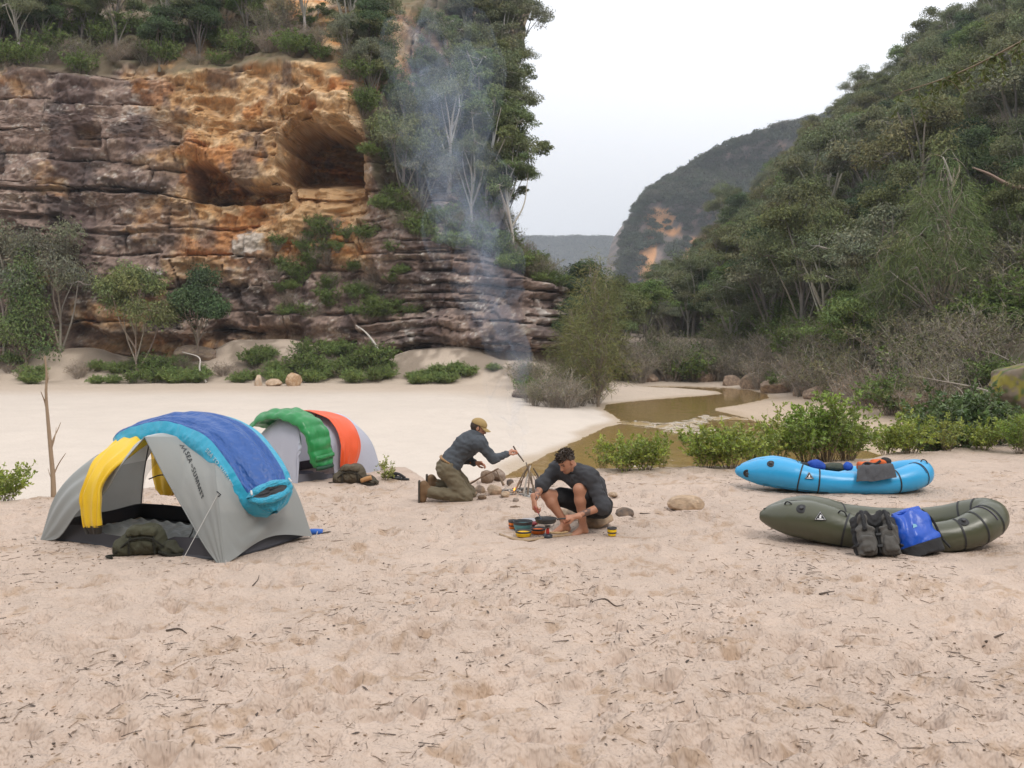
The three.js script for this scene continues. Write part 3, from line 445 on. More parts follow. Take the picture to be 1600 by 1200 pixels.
const SCRUB = [
  growShrub({ seed: 21, h: 2.4, spread: 1.7, stems: 46, perStem: 34, L: 0.13, W: 0.02, tone: lin(0.19, 0.19, 0.10), bark: lin(0.27, 0.23, 0.19), twigs: 5, stemR: 0.014 }),
  growShrub({ seed: 22, h: 2.2, spread: 1.6, stems: 52, perStem: 16, L: 0.12, W: 0.018, tone: lin(0.22, 0.2, 0.12), bark: lin(0.33, 0.285, 0.24), twigs: 7, stemR: 0.013 }),
  growShrub({ seed: 23, h: 1.8, spread: 1.4, stems: 40, perStem: 70, L: 0.15, W: 0.028, tone: lin(0.15, 0.21, 0.06), bark: lin(0.2, 0.16, 0.12), twigs: 4, stemR: 0.012 }),
  growShrub({ seed: 24, h: 1.3, spread: 1.2, stems: 60, perStem: 60, L: 0.2, W: 0.02, tone: lin(0.2, 0.265, 0.085), bark: lin(0.18, 0.16, 0.08), twigs: 2, stemR: 0.008 }),
  growShrub({ seed: 25, h: 1.6, spread: 1.3, stems: 60, perStem: 7, L: 0.1, W: 0.015, tone: lin(0.24, 0.18, 0.1), bark: lin(0.29, 0.235, 0.19), twigs: 8, stemR: 0.011 }),
];
// --- the wood on the right slope: the nearest 300 trees singly, the rest as one mass
{
  const r = rng(77), spots = [];
  for (let Z = 47; Z < 178; Z += 3.9 + Z * 0.006) for (let X = hillFoot(Z) + 2.2; X < 0.54 * Z + 14; X += 4.1 + Z * 0.006) {
    const x = X + (r() - 0.5) * 3.4, z = Z + (r() - 0.5) * 3.2; if (Z < 55 && x > 24 && x < 29 && r() < 0.5) continue;
    spots.push([x, z, r(), r(), r()]);
  }
  spots.sort((a, b) => a[1] - b[1]);
  const LAB = ['olive green gum tree in the wood on the right slope', 'grey green forked gum tree in the wood on the right slope', 'dark dense tree in the wood on the right slope', 'yellowish open gum tree in the wood on the right slope', 'fresh green bushy tree in the wood on the right slope', 'tall pale-barked gum tree in the wood on the right slope'];
  const rest = GUMS.map(() => []);
  let n = 0;
  for (const [x, z, a, b, c] of spots) {
    const k = Math.floor(a * 6), far = z > 110, s = (0.68 + 0.52 * b * b) * (z < 60 ? 0.85 : z > 100 ? 0.82 : 1), y = hillY(x, z) - 0.2;
    if (x > 0.53 * z + 3 || n >= 300) { rest[k].push([x, y, z, s, c * 6.28]); continue; }
    n++; const px = x / z * FOCAL + 800, where = (y < 5 ? 'low on' : y < 15 ? 'half way up' : 'high on') + ' the right slope, ' + (px < 1150 ? 'towards the far cliff' : px < 1320 ? 'left of the middle' : px < 1470 ? 'right of the middle' : 'by the right edge'); plant('gum_tree', LAB[k].replace('in the wood on the right slope', where), 'tree', GUMS[k], V(x, y, -z), [s, s * (0.8 + 0.35 * c), s], c * 6.28, ['olive gums on the right slope', 'grey green gums on the right slope', 'dark trees on the right slope', 'yellowish gums on the right slope', 'fresh green trees on the right slope', 'pale-barked gums on the right slope'][k]);
  }
  const m = new THREE.Matrix4(), cr = rng(5);
  rest.forEach((list, k) => { if (!list.length) return; for (const [geo, mt, nm] of [[GUMS[k].crown, leafMat, 'wood_canopy'], [GUMS[k].wood, barkMat, 'wood_trunks']]) { const im = shade(new THREE.InstancedMesh(geo, mt, list.length)); im.name = numbered(nm); list.forEach(([x, y, z, s, t], i) => im.setMatrixAt(i, M4([x, y, -z], [0, t, 0], s))); im.userData.kind = 'stuff'; tag(im, nm === 'wood_canopy' ? 'mass of tree crowns high on the right slope' : 'trunks of the massed trees high on the right slope', 'wood'); scene.add(im); } });
}
// --- forest on the far ridges, one mass each
{
  const tuft = [31, 32, 33].map((s, i) => growTree({ seed: s, h: 8, spread: 3.6, tone: [lin(0.07, 0.08, 0.045), lin(0.085, 0.085, 0.055), lin(0.055, 0.07, 0.04)][i], clumps: 14, leaves: 40, L: 1.0, W: 0.3, clumpR: 0.26, base: 0.2 }).crown), r = rng(91);
  const lists = [[], [], []];
  for (let k = 0; k < 6400; k++) { const X = 36 + 200 * Math.pow(r(), 1.3), w = Math.pow(r(), 0.8) * 1.12, q = ridgePoint(X, w), n = ridgeBare(X, q.y, w); if (w < 0.95 && n > -0.03 && r() < 0.9) continue; lists[k % 3].push(M4([q.x, q.y - 1.2, q.z], [0, r() * 6.28, 0], (0.42 + 0.42 * r()) * (w > 0.97 ? 0.9 : 1))); }
  lists.forEach((l, i) => { const im = shade(new THREE.InstancedMesh(tuft[i], leafMat, l.length)); l.forEach((m, j) => im.setMatrixAt(j, m)); im.name = numbered('ridge_forest'); im.userData.kind = 'stuff'; tag(im, 'bushy forest clinging to the far cliff ridge', 'forest'); scene.add(im); });
  const im = shade(new THREE.InstancedMesh(tuft[1], leafMat, 2600)); im.name = 'distant_forest'; im.userData.kind = 'stuff'; tag(im, 'hazy forest on the distant ridge in the gap', 'forest');
  for (let k = 0; k < 2600; k++) { const X = lerp(10, 190, r()), v = Math.min(1, Math.pow(r(), 0.7) * 1.05), top = EYE + 134 * 1100 / FOCAL + 3.2 * fbm(X * 0.012, 1, 3, 3); im.setMatrixAt(k, M4([X, lerp(-10, top, v) - 5, -(1000 + 100 * v + 16 * fbm(X * 0.02, v / 1.25 * 4, 3, 4))], [0, r() * 6.28, 0], 0.9 + 0.6 * r())); }
  scene.add(im);
}

// --- the wooded bank behind the camp, out of the picture: it shades the terrace
{
  const bag = new Bag(), backY = (X, Z) => -0.3 + 0.62 * Math.max(0, -Z - 9) + 1.2 * fbm(X * 0.1, Z * 0.1, 3, 3);
  bag.grid(60, 40, (u, v) => { const X = lerp(-75, 75, u), Z = lerp(-8, -70, v), q = V(X, Math.min(30, backY(X, Z)), -Z); q.color = lin(0.16, 0.125, 0.085).lerp(lin(0.08, 0.08, 0.04), ss(-0.1, 0.2, fbm(X * 0.5, Z * 0.5, 5, 3))); return q; });
  structure('bank_behind_camp', bag.build(), mat(lin(1, 1, 1), 1, { vertexColors: true }));
  const r = rng(313), lists = GUMS.map(() => []);
  for (let i = 0; i < 230; i++) { const X = lerp(-60, 60, r()), Z = -7 - 42 * r(), s = 0.8 + 0.5 * r(); if (Math.abs(X) < 4 && Z > -9) continue; lists[Math.floor(r() * 8)].push(M4([X, Math.min(30, backY(X, Z)) - 0.2, -Z], [0, r() * 6.28, 0], s)); }
  lists.forEach((l, k) => { for (const [g, m, nm] of [[GUMS[k].crown, leafMat, 'bank_wood_canopy'], [GUMS[k].wood, barkMat, 'bank_wood_trunks']]) { const im = shade(new THREE.InstancedMesh(g, m, l.length)); l.forEach((q, j) => im.setMatrixAt(j, q)); im.name = numbered(nm); im.userData.kind = 'stuff'; tag(im, 'wood on the bank behind the camp', 'wood'); scene.add(im); } });
}
// --- undergrowth and scrub
const scrubName = ['grey green scrub', 'bare grey twiggy scrub', 'green bushy shrub', 'long grassy green clump', 'dry brown brush'];
{
  const r = rng(303), geoms = [0, 1, 2, 4].map((k) => SCRUB[k]);
  const lists = [[], [], [], []];
  for (let k = 0; k < 2400; k++) { const Z = 40 + 135 * Math.pow(r(), 1.3), f = hillFoot(Z), X = f + 1.2 + r() * (0.54 * Z + 10 - f), n = Math.floor(r() * 4); if (Z < 58 && X < f + 4 && r() < 0.6) continue; lists[(n === 1 || n === 3) && r() < 0.6 ? 2 : n].push(M4([X, hillY(X, Z) - 0.15, -Z], [0, r() * 6.28, 0], 0.8 + 0.9 * r())); }
  lists.forEach((l, i) => { for (const [g, m, nm] of [[geoms[i].crown, leafMat, 'undergrowth'], [geoms[i].wood, barkMat, 'undergrowth_stems']]) { const im = shade(new THREE.InstancedMesh(g, m, l.length)); l.forEach((q, j) => im.setMatrixAt(j, q)); im.name = numbered(nm); im.userData.kind = 'stuff'; tag(im, 'thick undergrowth below the trees of the right slope', 'undergrowth'); scene.add(im); } });
}
const SHRUBPARTS = ['stems', 'foliage'];
// scrub along the right bank of the river
{
  const r = rng(404), list = [];
  for (let Z = 36; Z < 70; Z += 1.5) for (let j = 0; j < 3; j++) { const f = hillFoot(Z), X = f - 0.3 + j * 1.7 + (r() - 0.5) * 1.4; list.push([X, Z + (r() - 0.5), r(), r()]); }
  list.forEach(([X, Z, a, b], i) => { const k = a < 0.42 ? 1 : a < 0.72 ? 0 : a < 0.88 ? 4 : 2, row = X - hillFoot(Z); plant('bank_scrub', ['grey green scrub', 'bare grey twiggy scrub', 'green bushy shrub', '', 'dry brown brush'][k] + ' on the right river bank, ' + (row < 0.9 ? 'lowest row' : row < 2.6 ? 'middle row' : 'upper row') + (Z < 44 ? ' behind the green bushes' : Z < 55 ? ' beside the sandbar' : ' near the bend'), 'shrub', SCRUB[k], V(X, bankY(X, Z) - 0.05, -Z), 0.75 + 0.6 * b, b * 40, scrubName[k] + ' on the right river bank', leafMat, SHRUBPARTS); });
  // scrub at the bend, where the river goes out of sight
  for (let i = 0; i < 34; i++) { const X = 4.6 + 11.5 * r(), Z = 63.5 + 8 * r() + (X < 8 ? -1.5 : 0), k = r() < 0.5 ? 1 : r() < 0.5 ? 0 : 2; if (riverDist(X, Z) < 1) continue; plant('bend_scrub', ['grey green scrub at the far bend of the river', 'bare grey twiggy scrub at the far bend of the river', 'green bushy shrub at the far bend of the river'][k], 'shrub', SCRUB[k], V(X, bankY(X, Z) - 0.05, -Z), 0.8 + 0.7 * r(), r() * 6, scrubName[k] + ' at the river bend', leafMat, SHRUBPARTS); }
  // trees that close the valley behind the bend
  for (let i = 0; i < 46; i++) { const Z = 70 + 100 * r(), lo = poly(Z, FOOT.slice(9).map(([x, z]) => [z, x])) + 1, hi = hillFoot(Z) + 2, X = lerp(lo, hi, r()), k = Math.floor(r() * 6); plant('valley_tree', ['olive green', 'grey green forked', 'dark dense', 'yellowish open', 'fresh green', 'tall pale-barked'][k] + ' tree on the valley floor behind the bend', 'tree', GUMS[k], V(X, bankY(X, Z) - 0.2, -Z), 0.4 + 0.3 * r(), r() * 6, ['olive', 'grey green', 'dark', 'yellowish', 'fresh green', 'pale-barked'][k] + ' trees on the valley floor'); }
}
// --- the left spur: trees and bushes on the slope above the ledges
const tAtX = (X) => { let a = 0, b = 0.62; for (let k = 0; k < 40; k++) { const m = (a + b) / 2; footCurve.getPointAt(m).x < X ? a = m : b = m; } return (a + b) / 2; };
const onRock = (X, Y) => { const t = tAtX(X); return rockPoint(t, t * FOOTLEN, Y).q; };
{
  const r = rng(505);
  for (let i = 0; i < 58; i++) {
    const X = -8.4 + 12.8 * Math.pow(r(), 0.6), Y = ledgeTop(X) + 0.8 + (17.5 - 0.15 * (X + 9)) * Math.pow(r(), 1.15), k = [0, 6, 7, 1, 5, 6, 7][Math.floor(r() * 7)], q = onRock(X, Y), s = 0.46 + 0.36 * r();
    if (Y < ledgeTop(X) + 3 && r() < 0.45) continue;
    plant('slope_tree', ['olive green', 'grey green forked', '', '', '', 'tall pale-barked', 'airy fresh green', 'thin airy grey'][k] + ' gum tree on the steep spur, ' + (X < -3 ? 'near the cave' : X < 1 ? 'in the drifting smoke' : 'against the sky'), 'tree', GUMS[k], V(q.x, q.y - 0.15, q.z), [s, s * (0.85 + 0.3 * r()), s], r() * 6.28, ['olive', 'grey green', '', '', '', 'pale-barked', 'airy green', 'airy grey'][k] + ' gums on the left spur');
  }
  for (let i = 0; i < 190; i++) {
    const X = -10.5 + 14.5 * r(), Y = ledgeTop(X) + 0.25 + 13 * Math.pow(r(), 1.8), a = r(), k = a < 0.4 ? 2 : a < 0.62 ? 3 : a < 0.8 ? 4 : 0, q = onRock(X, Y);
    plant('slope_shrub', ['grey green scrub', '', 'green bushy shrub', 'long grassy clump', 'dry brown brush'][k] + ' on the spur beside the cliff, ' + (Y < 8 ? 'low ' : Y < 12 ? 'half way up ' : 'high up ') + (X < -5 ? 'near the cave' : X < 0 ? 'behind the smoke' : 'towards the river'), 'shrub', SCRUB[k], V(q.x, q.y - 0.08, q.z), 0.5 + 0.5 * r(), r() * 6.28, scrubName[k] + ' on the left spur', leafMat, SHRUBPARTS);
  }
  // bushes in the gully at the right end of the ochre face
  for (let i = 0; i < 60; i++) { const X = -15 + 8.6 * r(), Y = 3.2 + 5.8 * r() - 0.25 * Math.abs(X + 11), q = onRock(X, Y), k = r() < 0.6 ? 2 : r() < 0.5 ? 4 : 3; plant('gully_shrub', ['', '', 'green bushy shrub', 'long grassy clump', 'dry brown brush'][k] + ' in the gully below the cave, ' + (Y > 6.5 ? 'upper ' : Y > 4.8 ? 'middle ' : 'lower ') + (X < -12 ? 'left' : X < -9 ? 'centre' : 'right'), 'shrub', SCRUB[k], V(q.x, q.y - 0.35, q.z + 0.1), 0.45 + 0.45 * r(), r() * 6.28, scrubName[k] + ' in the gully', leafMat, SHRUBPARTS); }
  for (let i = 0; i < 70; i++) { const X = -38 + 29 * r(), Y = ledgeTop(X) + 0.5 + 4.5 * r(), q = onRock(X, Y), k = r() < 0.5 ? 2 : r() < 0.5 ? 0 : 4; plant('rim_shrub', ['grey green scrub', '', 'green bushy shrub', '', 'dry brown brush'][k] + ' on the rim above the cliff, ' + (X < -28 ? 'far left' : X < -19 ? 'above the grey rock' : 'above the ochre rock'), 'shrub', SCRUB[k], V(q.x, q.y - 0.1, q.z), 0.7 + 0.5 * r(), r() * 6, scrubName[k] + ' on the cliff rim', leafMat, SHRUBPARTS); }
  // rim of the cliff top
  for (let i = 0; i < 26; i++) { const X = -36 + 27 * r(), Y = ledgeTop(X) + 0.9 + 2.5 * r(), q = onRock(X, Y), k = Math.floor(r() * 6); plant('rim_tree', ['olive green', 'grey green forked', 'dark dense', 'yellowish open', 'fresh green', 'tall pale-barked'][k] + ' tree on the rim above the cliff', 'tree', GUMS[k], V(q.x, q.y - 0.2, q.z), 0.4 + 0.25 * r(), r() * 6, ['olive', 'grey green', 'dark', 'yellowish', 'fresh green', 'pale-barked'][k] + ' trees on the cliff rim'); }
}
// --- greenery on the mound at the foot of the cliff
{
  const r = rng(606), spots = [];
  for (let i = 0; i < 40; i++) spots.push([lerp(-23.5, -6.5, r()), 56.4 + 3 * r(), r() < 0.6 ? 3 : r() < 0.6 ? 2 : 4, 0.4 + 0.5 * r()]);
  for (let i = 0; i < 13; i++) spots.push([lerp(-16, -7, r()), 57.6 + 2.4 * r(), r() < 0.45 ? 2 : 3, 0.6 + 0.6 * r()]);
  for (let i = 0; i < 26; i++) spots.push([lerp(-34, -19, r()), 56 + 4 * r(), r() < 0.4 ? 3 : 4, 0.4 + 0.4 * r()]);
  for (let i = 0; i < 16; i++) spots.push([lerp(-6, -1, r()), 55.5 + 2 * r(), 3, 0.35 + 0.3 * r()]);
  for (const [X, Z, k, s] of spots) plant('mound_shrub', ['', '', 'green bushy shrub', 'long grassy green clump', 'dry brown brush'][k] + ' on the mound below the cliff, ' + (X < -24 ? 'at the far left' : X < -19 ? 'by the cliff-foot trees' : X < -13.5 ? 'above the near tent' : X < -8 ? 'above the far tent' : 'right of the far tent'), 'shrub', SCRUB[k], V(X, bedY(X, Z) - 0.08, -Z), s, r() * 6.28, scrubName[k] + ' on the mound', leafMat, SHRUBPARTS);
}
// --- single trees that stand out
{
  const broad = growTree({ seed: 41, lobes: 9, h: 6.2, spread: 2.3, tone: lin(0.18, 0.21, 0.085), clumps: 64, leaves: 150, L: 0.2, W: 0.04, base: 0.14, clumpR: 0.13, flat: 0.9, trunk: 0.010, lean: 0.03, bark: lin(0.3, 0.24, 0.19) });
  const dense = growTree({ seed: 42, lobes: 8, h: 4.6, spread: 1.7, tone: lin(0.075, 0.12, 0.05), clumps: 60, leaves: 170, L: 0.18, W: 0.045, base: 0.06, clumpR: 0.15, flat: 0.9, trunk: 0.014, lean: 0.05, bark: lin(0.25, 0.2, 0.16) });
  const slim = growTree({ seed: 43, h: 7.5, spread: 1.5, tone: lin(0.15, 0.2, 0.075), clumps: 64, leaves: 120, L: 0.2, W: 0.04, base: 0.12, clumpR: 0.10, flat: 1, conic: 1, trunk: 0.009, lean: 0.05, bark: lin(0.25, 0.2, 0.16) });
  const hazy = growTree({ seed: 44, lobes: 8, h: 6, spread: 2.0, tone: lin(0.19, 0.195, 0.13), clumps: 56, leaves: 120, L: 0.16, W: 0.028, base: 0.14, clumpR: 0.13, flat: 0.9, trunk: 0.012, lean: 0.1, bark: lin(0.3, 0.26, 0.22) });
  const put = (name, label, g, X, Z, s, turn = 0, y) => plant(name, label, 'tree', g, V(X, y ?? bedY(X, Z) - 0.1, -Z), s, turn);
  put('cliff_foot_tree', 'light green round-crowned tree in front of the cliff foot', broad, -22.1, 58.6, 1.0, 0.4);
  put('cliff_foot_tree', 'dark green dense tree beside the round-crowned tree at the cliff foot', dense, -18.7, 59.2, 1.0, 1.2, 0.6);
  put('cliff_foot_tree', 'slender green tree near the left end of the cliff foot', slim, -28.6, 58.6, 1, 2.0);
  put('cliff_foot_tree', 'grey hazy tree behind the slender tree by the cliff', hazy, -30.3, 59.4, 1.35, 0.2);
  put('cliff_foot_tree', 'grey hazy tree leaning from the left edge of the cliff', hazy, -27.2, 60, 1.25, 2.4);
  put('river_oak', 'feathery upright she-oak on the left bank at the river bend', OAKS[0], 4.0, 46.2, [0.9, 0.96, 0.9], 0.6);
  put('river_oak', 'smaller feathery she-oak close behind the left bank', OAKS[0], 3.2, 50, [0.8, 0.66, 0.8], 2.6);
  put('slope_oak', 'tall feathery she-oak leaning over the scrub on the right bank', OAKS[1], 19.4, 45, 1.05, 2.7, hillY(19.4, 45) - 0.1);
  put('slope_oak', 'shorter feathery she-oak left of the tall one', OAKS[1], 17.6, 47, 0.72, 5.2, hillY(17.6, 47) - 0.1);
  const r = rng(707);
  for (const [px, py, Z, k, s] of [[905, 600, 60, 2, 0.62], [885, 570, 64, 2, 0.7], [965, 590, 66, 0, 0.7], [1010, 590, 74, 4, 0.7], [920, 560, 72, 2, 0.85], [870, 540, 69, 2, 0.62]]) { const q = at(px, py, Z); put('bend_tree', ['olive green tree closing the bend of the river', '', 'dark dense tree in the shade right of the spur', '', 'fresh green tree behind the bend scrub'][k], GUMS[k], q.x, Z, s, r() * 6, bankY(q.x, Z) - 0.1).userData.group = ['olive', '', 'dark', '', 'fresh'][k] + ' trees at the bend'; }
  // scrub round the she-oaks
  for (let i = 0; i < 26; i++) { const X = 0.6 + 3.9 * r(), Z = 44 + 12 * r(), k = r() < 0.5 ? 1 : r() < 0.6 ? 0 : 2; if (riverDist(X, Z) < 0.3) continue; plant('oak_scrub', ['grey green scrub round the she-oak on the left bank', 'bare grey twiggy scrub round the she-oak on the left bank', 'green bushy shrub round the she-oak on the left bank'][k], 'shrub', SCRUB[k], V(X, bedY(X, Z) - 0.05, -Z), 0.45 + 0.45 * r(), r() * 6, scrubName[k] + ' round the she-oak', leafMat, SHRUBPARTS); }
}
// --- the fresh green bushes along the edge of the camp
const bushMat = mat(lin(1, 1, 1), 0.7, { vertexColors: true, transmission: 0.4, thickness: 0 });
{
  const tone = [lin(0.29, 0.36, 0.05), lin(0.235, 0.325, 0.045), lin(0.11, 0.17, 0.045), lin(0.31, 0.35, 0.06)];
  const BUSH = [
    growShrub({ seed: 51, h: 0.62, spread: 0.42, stems: 30, perStem: 62, L: 0.058, W: 0.0125, tone: tone[0], twigs: 3, stemR: 0.0035 }),
    growShrub({ seed: 52, h: 1.05, spread: 0.62, stems: 46, perStem: 90, L: 0.062, W: 0.014, tone: tone[1], twigs: 4, stemR: 0.005 }),
    growShrub({ seed: 53, h: 0.95, spread: 0.72, stems: 46, perStem: 100, L: 0.075, W: 0.02, tone: tone[2], twigs: 4, stemR: 0.006 }),
    growShrub({ seed: 54, h: 0.75, spread: 0.4, stems: 18, perStem: 44, L: 0.06, W: 0.0125, tone: tone[3], twigs: 2, stemR: 0.0035 }),
  ];
  const put = (px, py, k, s, label, extra = 0) => { const Z = FOCAL * EYE / (py + 6 - 510) + extra * 0.4, q = at(px, py, Z); plant('bush', label, 'bush', BUSH[k], V(q.x, terraceBase(q.x, Z) - 0.03, -Z), s * 1.22, px * 0.37, null, bushMat, SHRUBPARTS); };
  put(940, 730, 3, 0.62, 'low sprig of green leaves just right of the squatting man', 0.3);
  put(975, 733, 0, 0.85, 'small bright green bush at the water edge, left of centre', 0.3);
  put(1008, 731, 0, 0.9, 'small bright green bush at the water edge, right of its twin', 0.3);
  put(1035, 728, 3, 0.5, 'low thin green shoots by the right of the water-edge bushes', 0.5);
  put(1105, 728, 0, 1.0, 'bright green bush at the bank edge left of the blue raft', 0.3);
  put(1140, 727, 0, 1.12, 'bright green bush behind the nose of the blue raft', 0.2);
  put(1180, 722, 0, 1.0, 'leafy bush behind the blue raft, left of the stump', 0.3);
  put(1215, 716, 3, 1.15, 'tall thin leafy shoots above the weathered stump', 0.5);
  put(1262, 716, 1, 0.78, 'left half of the big green bush behind the blue raft');
  put(1292, 716, 1, 1.0, 'tallest green bush behind the middle of the blue raft');
  put(1322, 714, 1, 0.72, 'right half of the big green bush behind the blue raft');
  put(1385, 702, 0, 0.8, 'low green bush left of the glossy dark bushes', 0.3);
  put(1420, 702, 0, 1.05, 'green leafy bush in front of the glossy dark bushes');
  put(1455, 690, 2, 1.0, 'glossy dark green bush near the right bank, left one', 0.6);
  put(1500, 688, 2, 1.25, 'largest glossy dark green bush near the right bank', 1.2);
  put(1545, 690, 2, 1.0, 'glossy dark green bush near the right bank, right one', 1.0);
  put(1535, 696, 0, 0.9, 'low bright green bush under the glossy dark bushes');
  put(1480, 698, 3, 0.8, 'thin green shoots at the edge of the sand on the right');
  put(1596, 702, 1, 0.62, 'green bush cut by the right edge of the picture');
  put(8, 772, 0, 0.75, 'small olive bush cut by the left edge of the picture');
  put(602, 750, 3, 0.42, 'small green sprig behind the right end of the far tent', 0.4);
  const r = rng(808); // ferns and low green on the slope right behind
  for (let i = 0; i < 60; i++) { const Z = 22 + 16 * r(), X = hillFoot(Z) + 0.4 + r() * (0.53 * Z + 2 - hillFoot(Z)), k = r() < 0.55 ? 3 : r() < 0.5 ? 2 : 4; if (X < 10) continue; plant('slope_fern', ['', '', 'green bushy shrub on the shady slope at the right edge', 'long green ferny clump on the shady slope at the right edge', 'dry brown brush on the shady slope at the right edge'][k], 'shrub', SCRUB[k], V(X, bankY(X, Z) - 0.05, -Z), 0.3 + 0.35 * r(), r() * 6, scrubName[k] + ' on the shady slope', leafMat, SHRUBPARTS); }
}
// ------------------------------------------------------------------ soft things: solids from distance fields, draped fabric, patches
const smin = (a, b, k) => { const h = clamp(0.5 + 0.5 * (b - a) / k, 0, 1); return b + (a - b) * h - k * h * (1 - h); };
const ell = (x, y, z, cx, cy, cz, rx, ry, rz) => { const a = (x - cx) / rx, b = (y - cy) / ry, c = (z - cz) / rz, k = Math.sqrt(a * a + b * b + c * c); return (k - 1) * Math.min(rx, ry, rz); };
const rbox = (x, y, z, cx, cy, cz, hx, hy, hz, r) => { const a = Math.abs(x - cx) - hx + r, b = Math.abs(y - cy) - hy + r, c = Math.abs(z - cz) - hz + r; return Math.hypot(Math.max(a, 0), Math.max(b, 0), Math.max(c, 0)) + Math.min(Math.max(a, b, c), 0) - r; };
function cap(x, y, z, a, b, ra, rb) { const bx = b[0] - a[0], by = b[1] - a[1], bz = b[2] - a[2], h = clamp(((x - a[0]) * bx + (y - a[1]) * by + (z - a[2]) * bz) / (bx * bx + by * by + bz * bz + 1e-9), 0, 1); return Math.hypot(x - a[0] - bx * h, y - a[1] - by * h, z - a[2] - bz * h) - ra - (rb - ra) * h; }
function tint(g, f) { const P = g.attributes.position, c = new Float32Array(P.count * 3); for (let k = 0; k < P.count; k++) { const q = f(P.getX(k), P.getY(k), P.getZ(k)); c[k * 3] = q.r; c[k * 3 + 1] = q.g; c[k * 3 + 2] = q.b; } g.setAttribute('color', new THREE.BufferAttribute(c, 3)); return g; }
function boxUV(g, k = 1) { const P = g.attributes.position, u = new Float32Array(P.count * 2); for (let i = 0; i < P.count; i++) { u[i * 2] = (P.getX(i) + P.getZ(i) * 0.6) * k; u[i * 2 + 1] = (P.getY(i) + P.getZ(i) * 0.5) * k; } g.setAttribute('uv', new THREE.BufferAttribute(u, 2)); return g; }
const line3 = (pts) => { const c = new THREE.CatmullRomCurve3(pts.map((p) => V(...p)), false, 'centripetal'); return (t) => c.getPoint(clamp(t, 0, 1)); };
// a patch between four edge lines; sag(u, v) pushes it along its normal
function coons(top, bottom, left, right) { // top/bottom run with u, left/right with v
  const P00 = top(0), P10 = top(1), P01 = bottom(0), P11 = bottom(1);
  return (u, v) => { const q = top(u).multiplyScalar(1 - v).addScaledVector(bottom(u), v).addScaledVector(left(v), 1 - u).addScaledVector(right(v), u); return q.addScaledVector(P00, -(1 - u) * (1 - v)).addScaledVector(P10, -u * (1 - v)).addScaledVector(P01, -(1 - u) * v).addScaledVector(P11, -u * v); };
}
const normalAt = (f, u, v) => { const e = 0.01, a = f(Math.min(1, u + e), v).sub(f(Math.max(0, u - e), v)), b = f(u, Math.min(1, v + e)).sub(f(u, Math.max(0, v - e))); return a.cross(b).normalize(); };
const patchMesh = (f, nu, nv, sag) => new Bag().grid(nu, nv, (u, v) => { const q = f(u, v); if (sag) q.addScaledVector(normalAt(f, clamp(u, 0.02, 0.98), clamp(v, 0.02, 0.98)), sag(u, v)); return q; }).build();
// a bag or quilt laid along a line: across(t) half width, thick(t) half thickness
function draped(pts, side, across, thick, ripple) {
  const c = new THREE.CatmullRomCurve3(pts.map((p) => V(...p)), false, 'centripetal'), S0 = V(...(side[0].length ? side[0] : side)), S1 = V(...(side[0].length ? side[1] : side));
  return (t, a) => { const S = S0.clone().lerp(S1, clamp(t, 0, 1)), p = c.getPoint(clamp(t, 0, 1)), T = c.getTangent(clamp(t, 0.001, 0.999)), sd = S.clone().addScaledVector(T, -S.dot(T)).normalize(), up = V().crossVectors(sd, T).normalize(); if (up.y < -0.2) up.negate();
    const ca = Math.cos(a), sa = Math.sin(a), w = across(t), h = thick(t), x = Math.sign(ca) * Math.pow(Math.abs(ca), 0.7) * w, y = Math.sign(sa) * Math.pow(Math.abs(sa), 0.75) * h, rp = ripple ? ripple(t, ca, sa) : 0;
    return p.addScaledVector(sd, x).addScaledVector(up, y + rp).add(V(0, 0, 0)); };
}
const cloth = (c, r = 0.55, more = {}) => mat(c, r, { sheen: 0.3, sheenColor: lin(1, 1, 1), ...more });
const weave = grayTex(128, 128, (u, v) => 0.5 + 0.25 * Math.sin(u * 6.283 * 32) + 0.25 * Math.sin(v * 6.283 * 32));
const crumple = grayTex(256, 256, (u, v) => 0.5 + 0.7 * tfbm(u, v, 6, 5, 9));
const darkNylon = mat(lin(0.035, 0.033, 0.04), 0.55), black = mat(lin(0.018, 0.018, 0.02), 0.6), pale = mat(lin(0.6, 0.6, 0.6), 0.5);

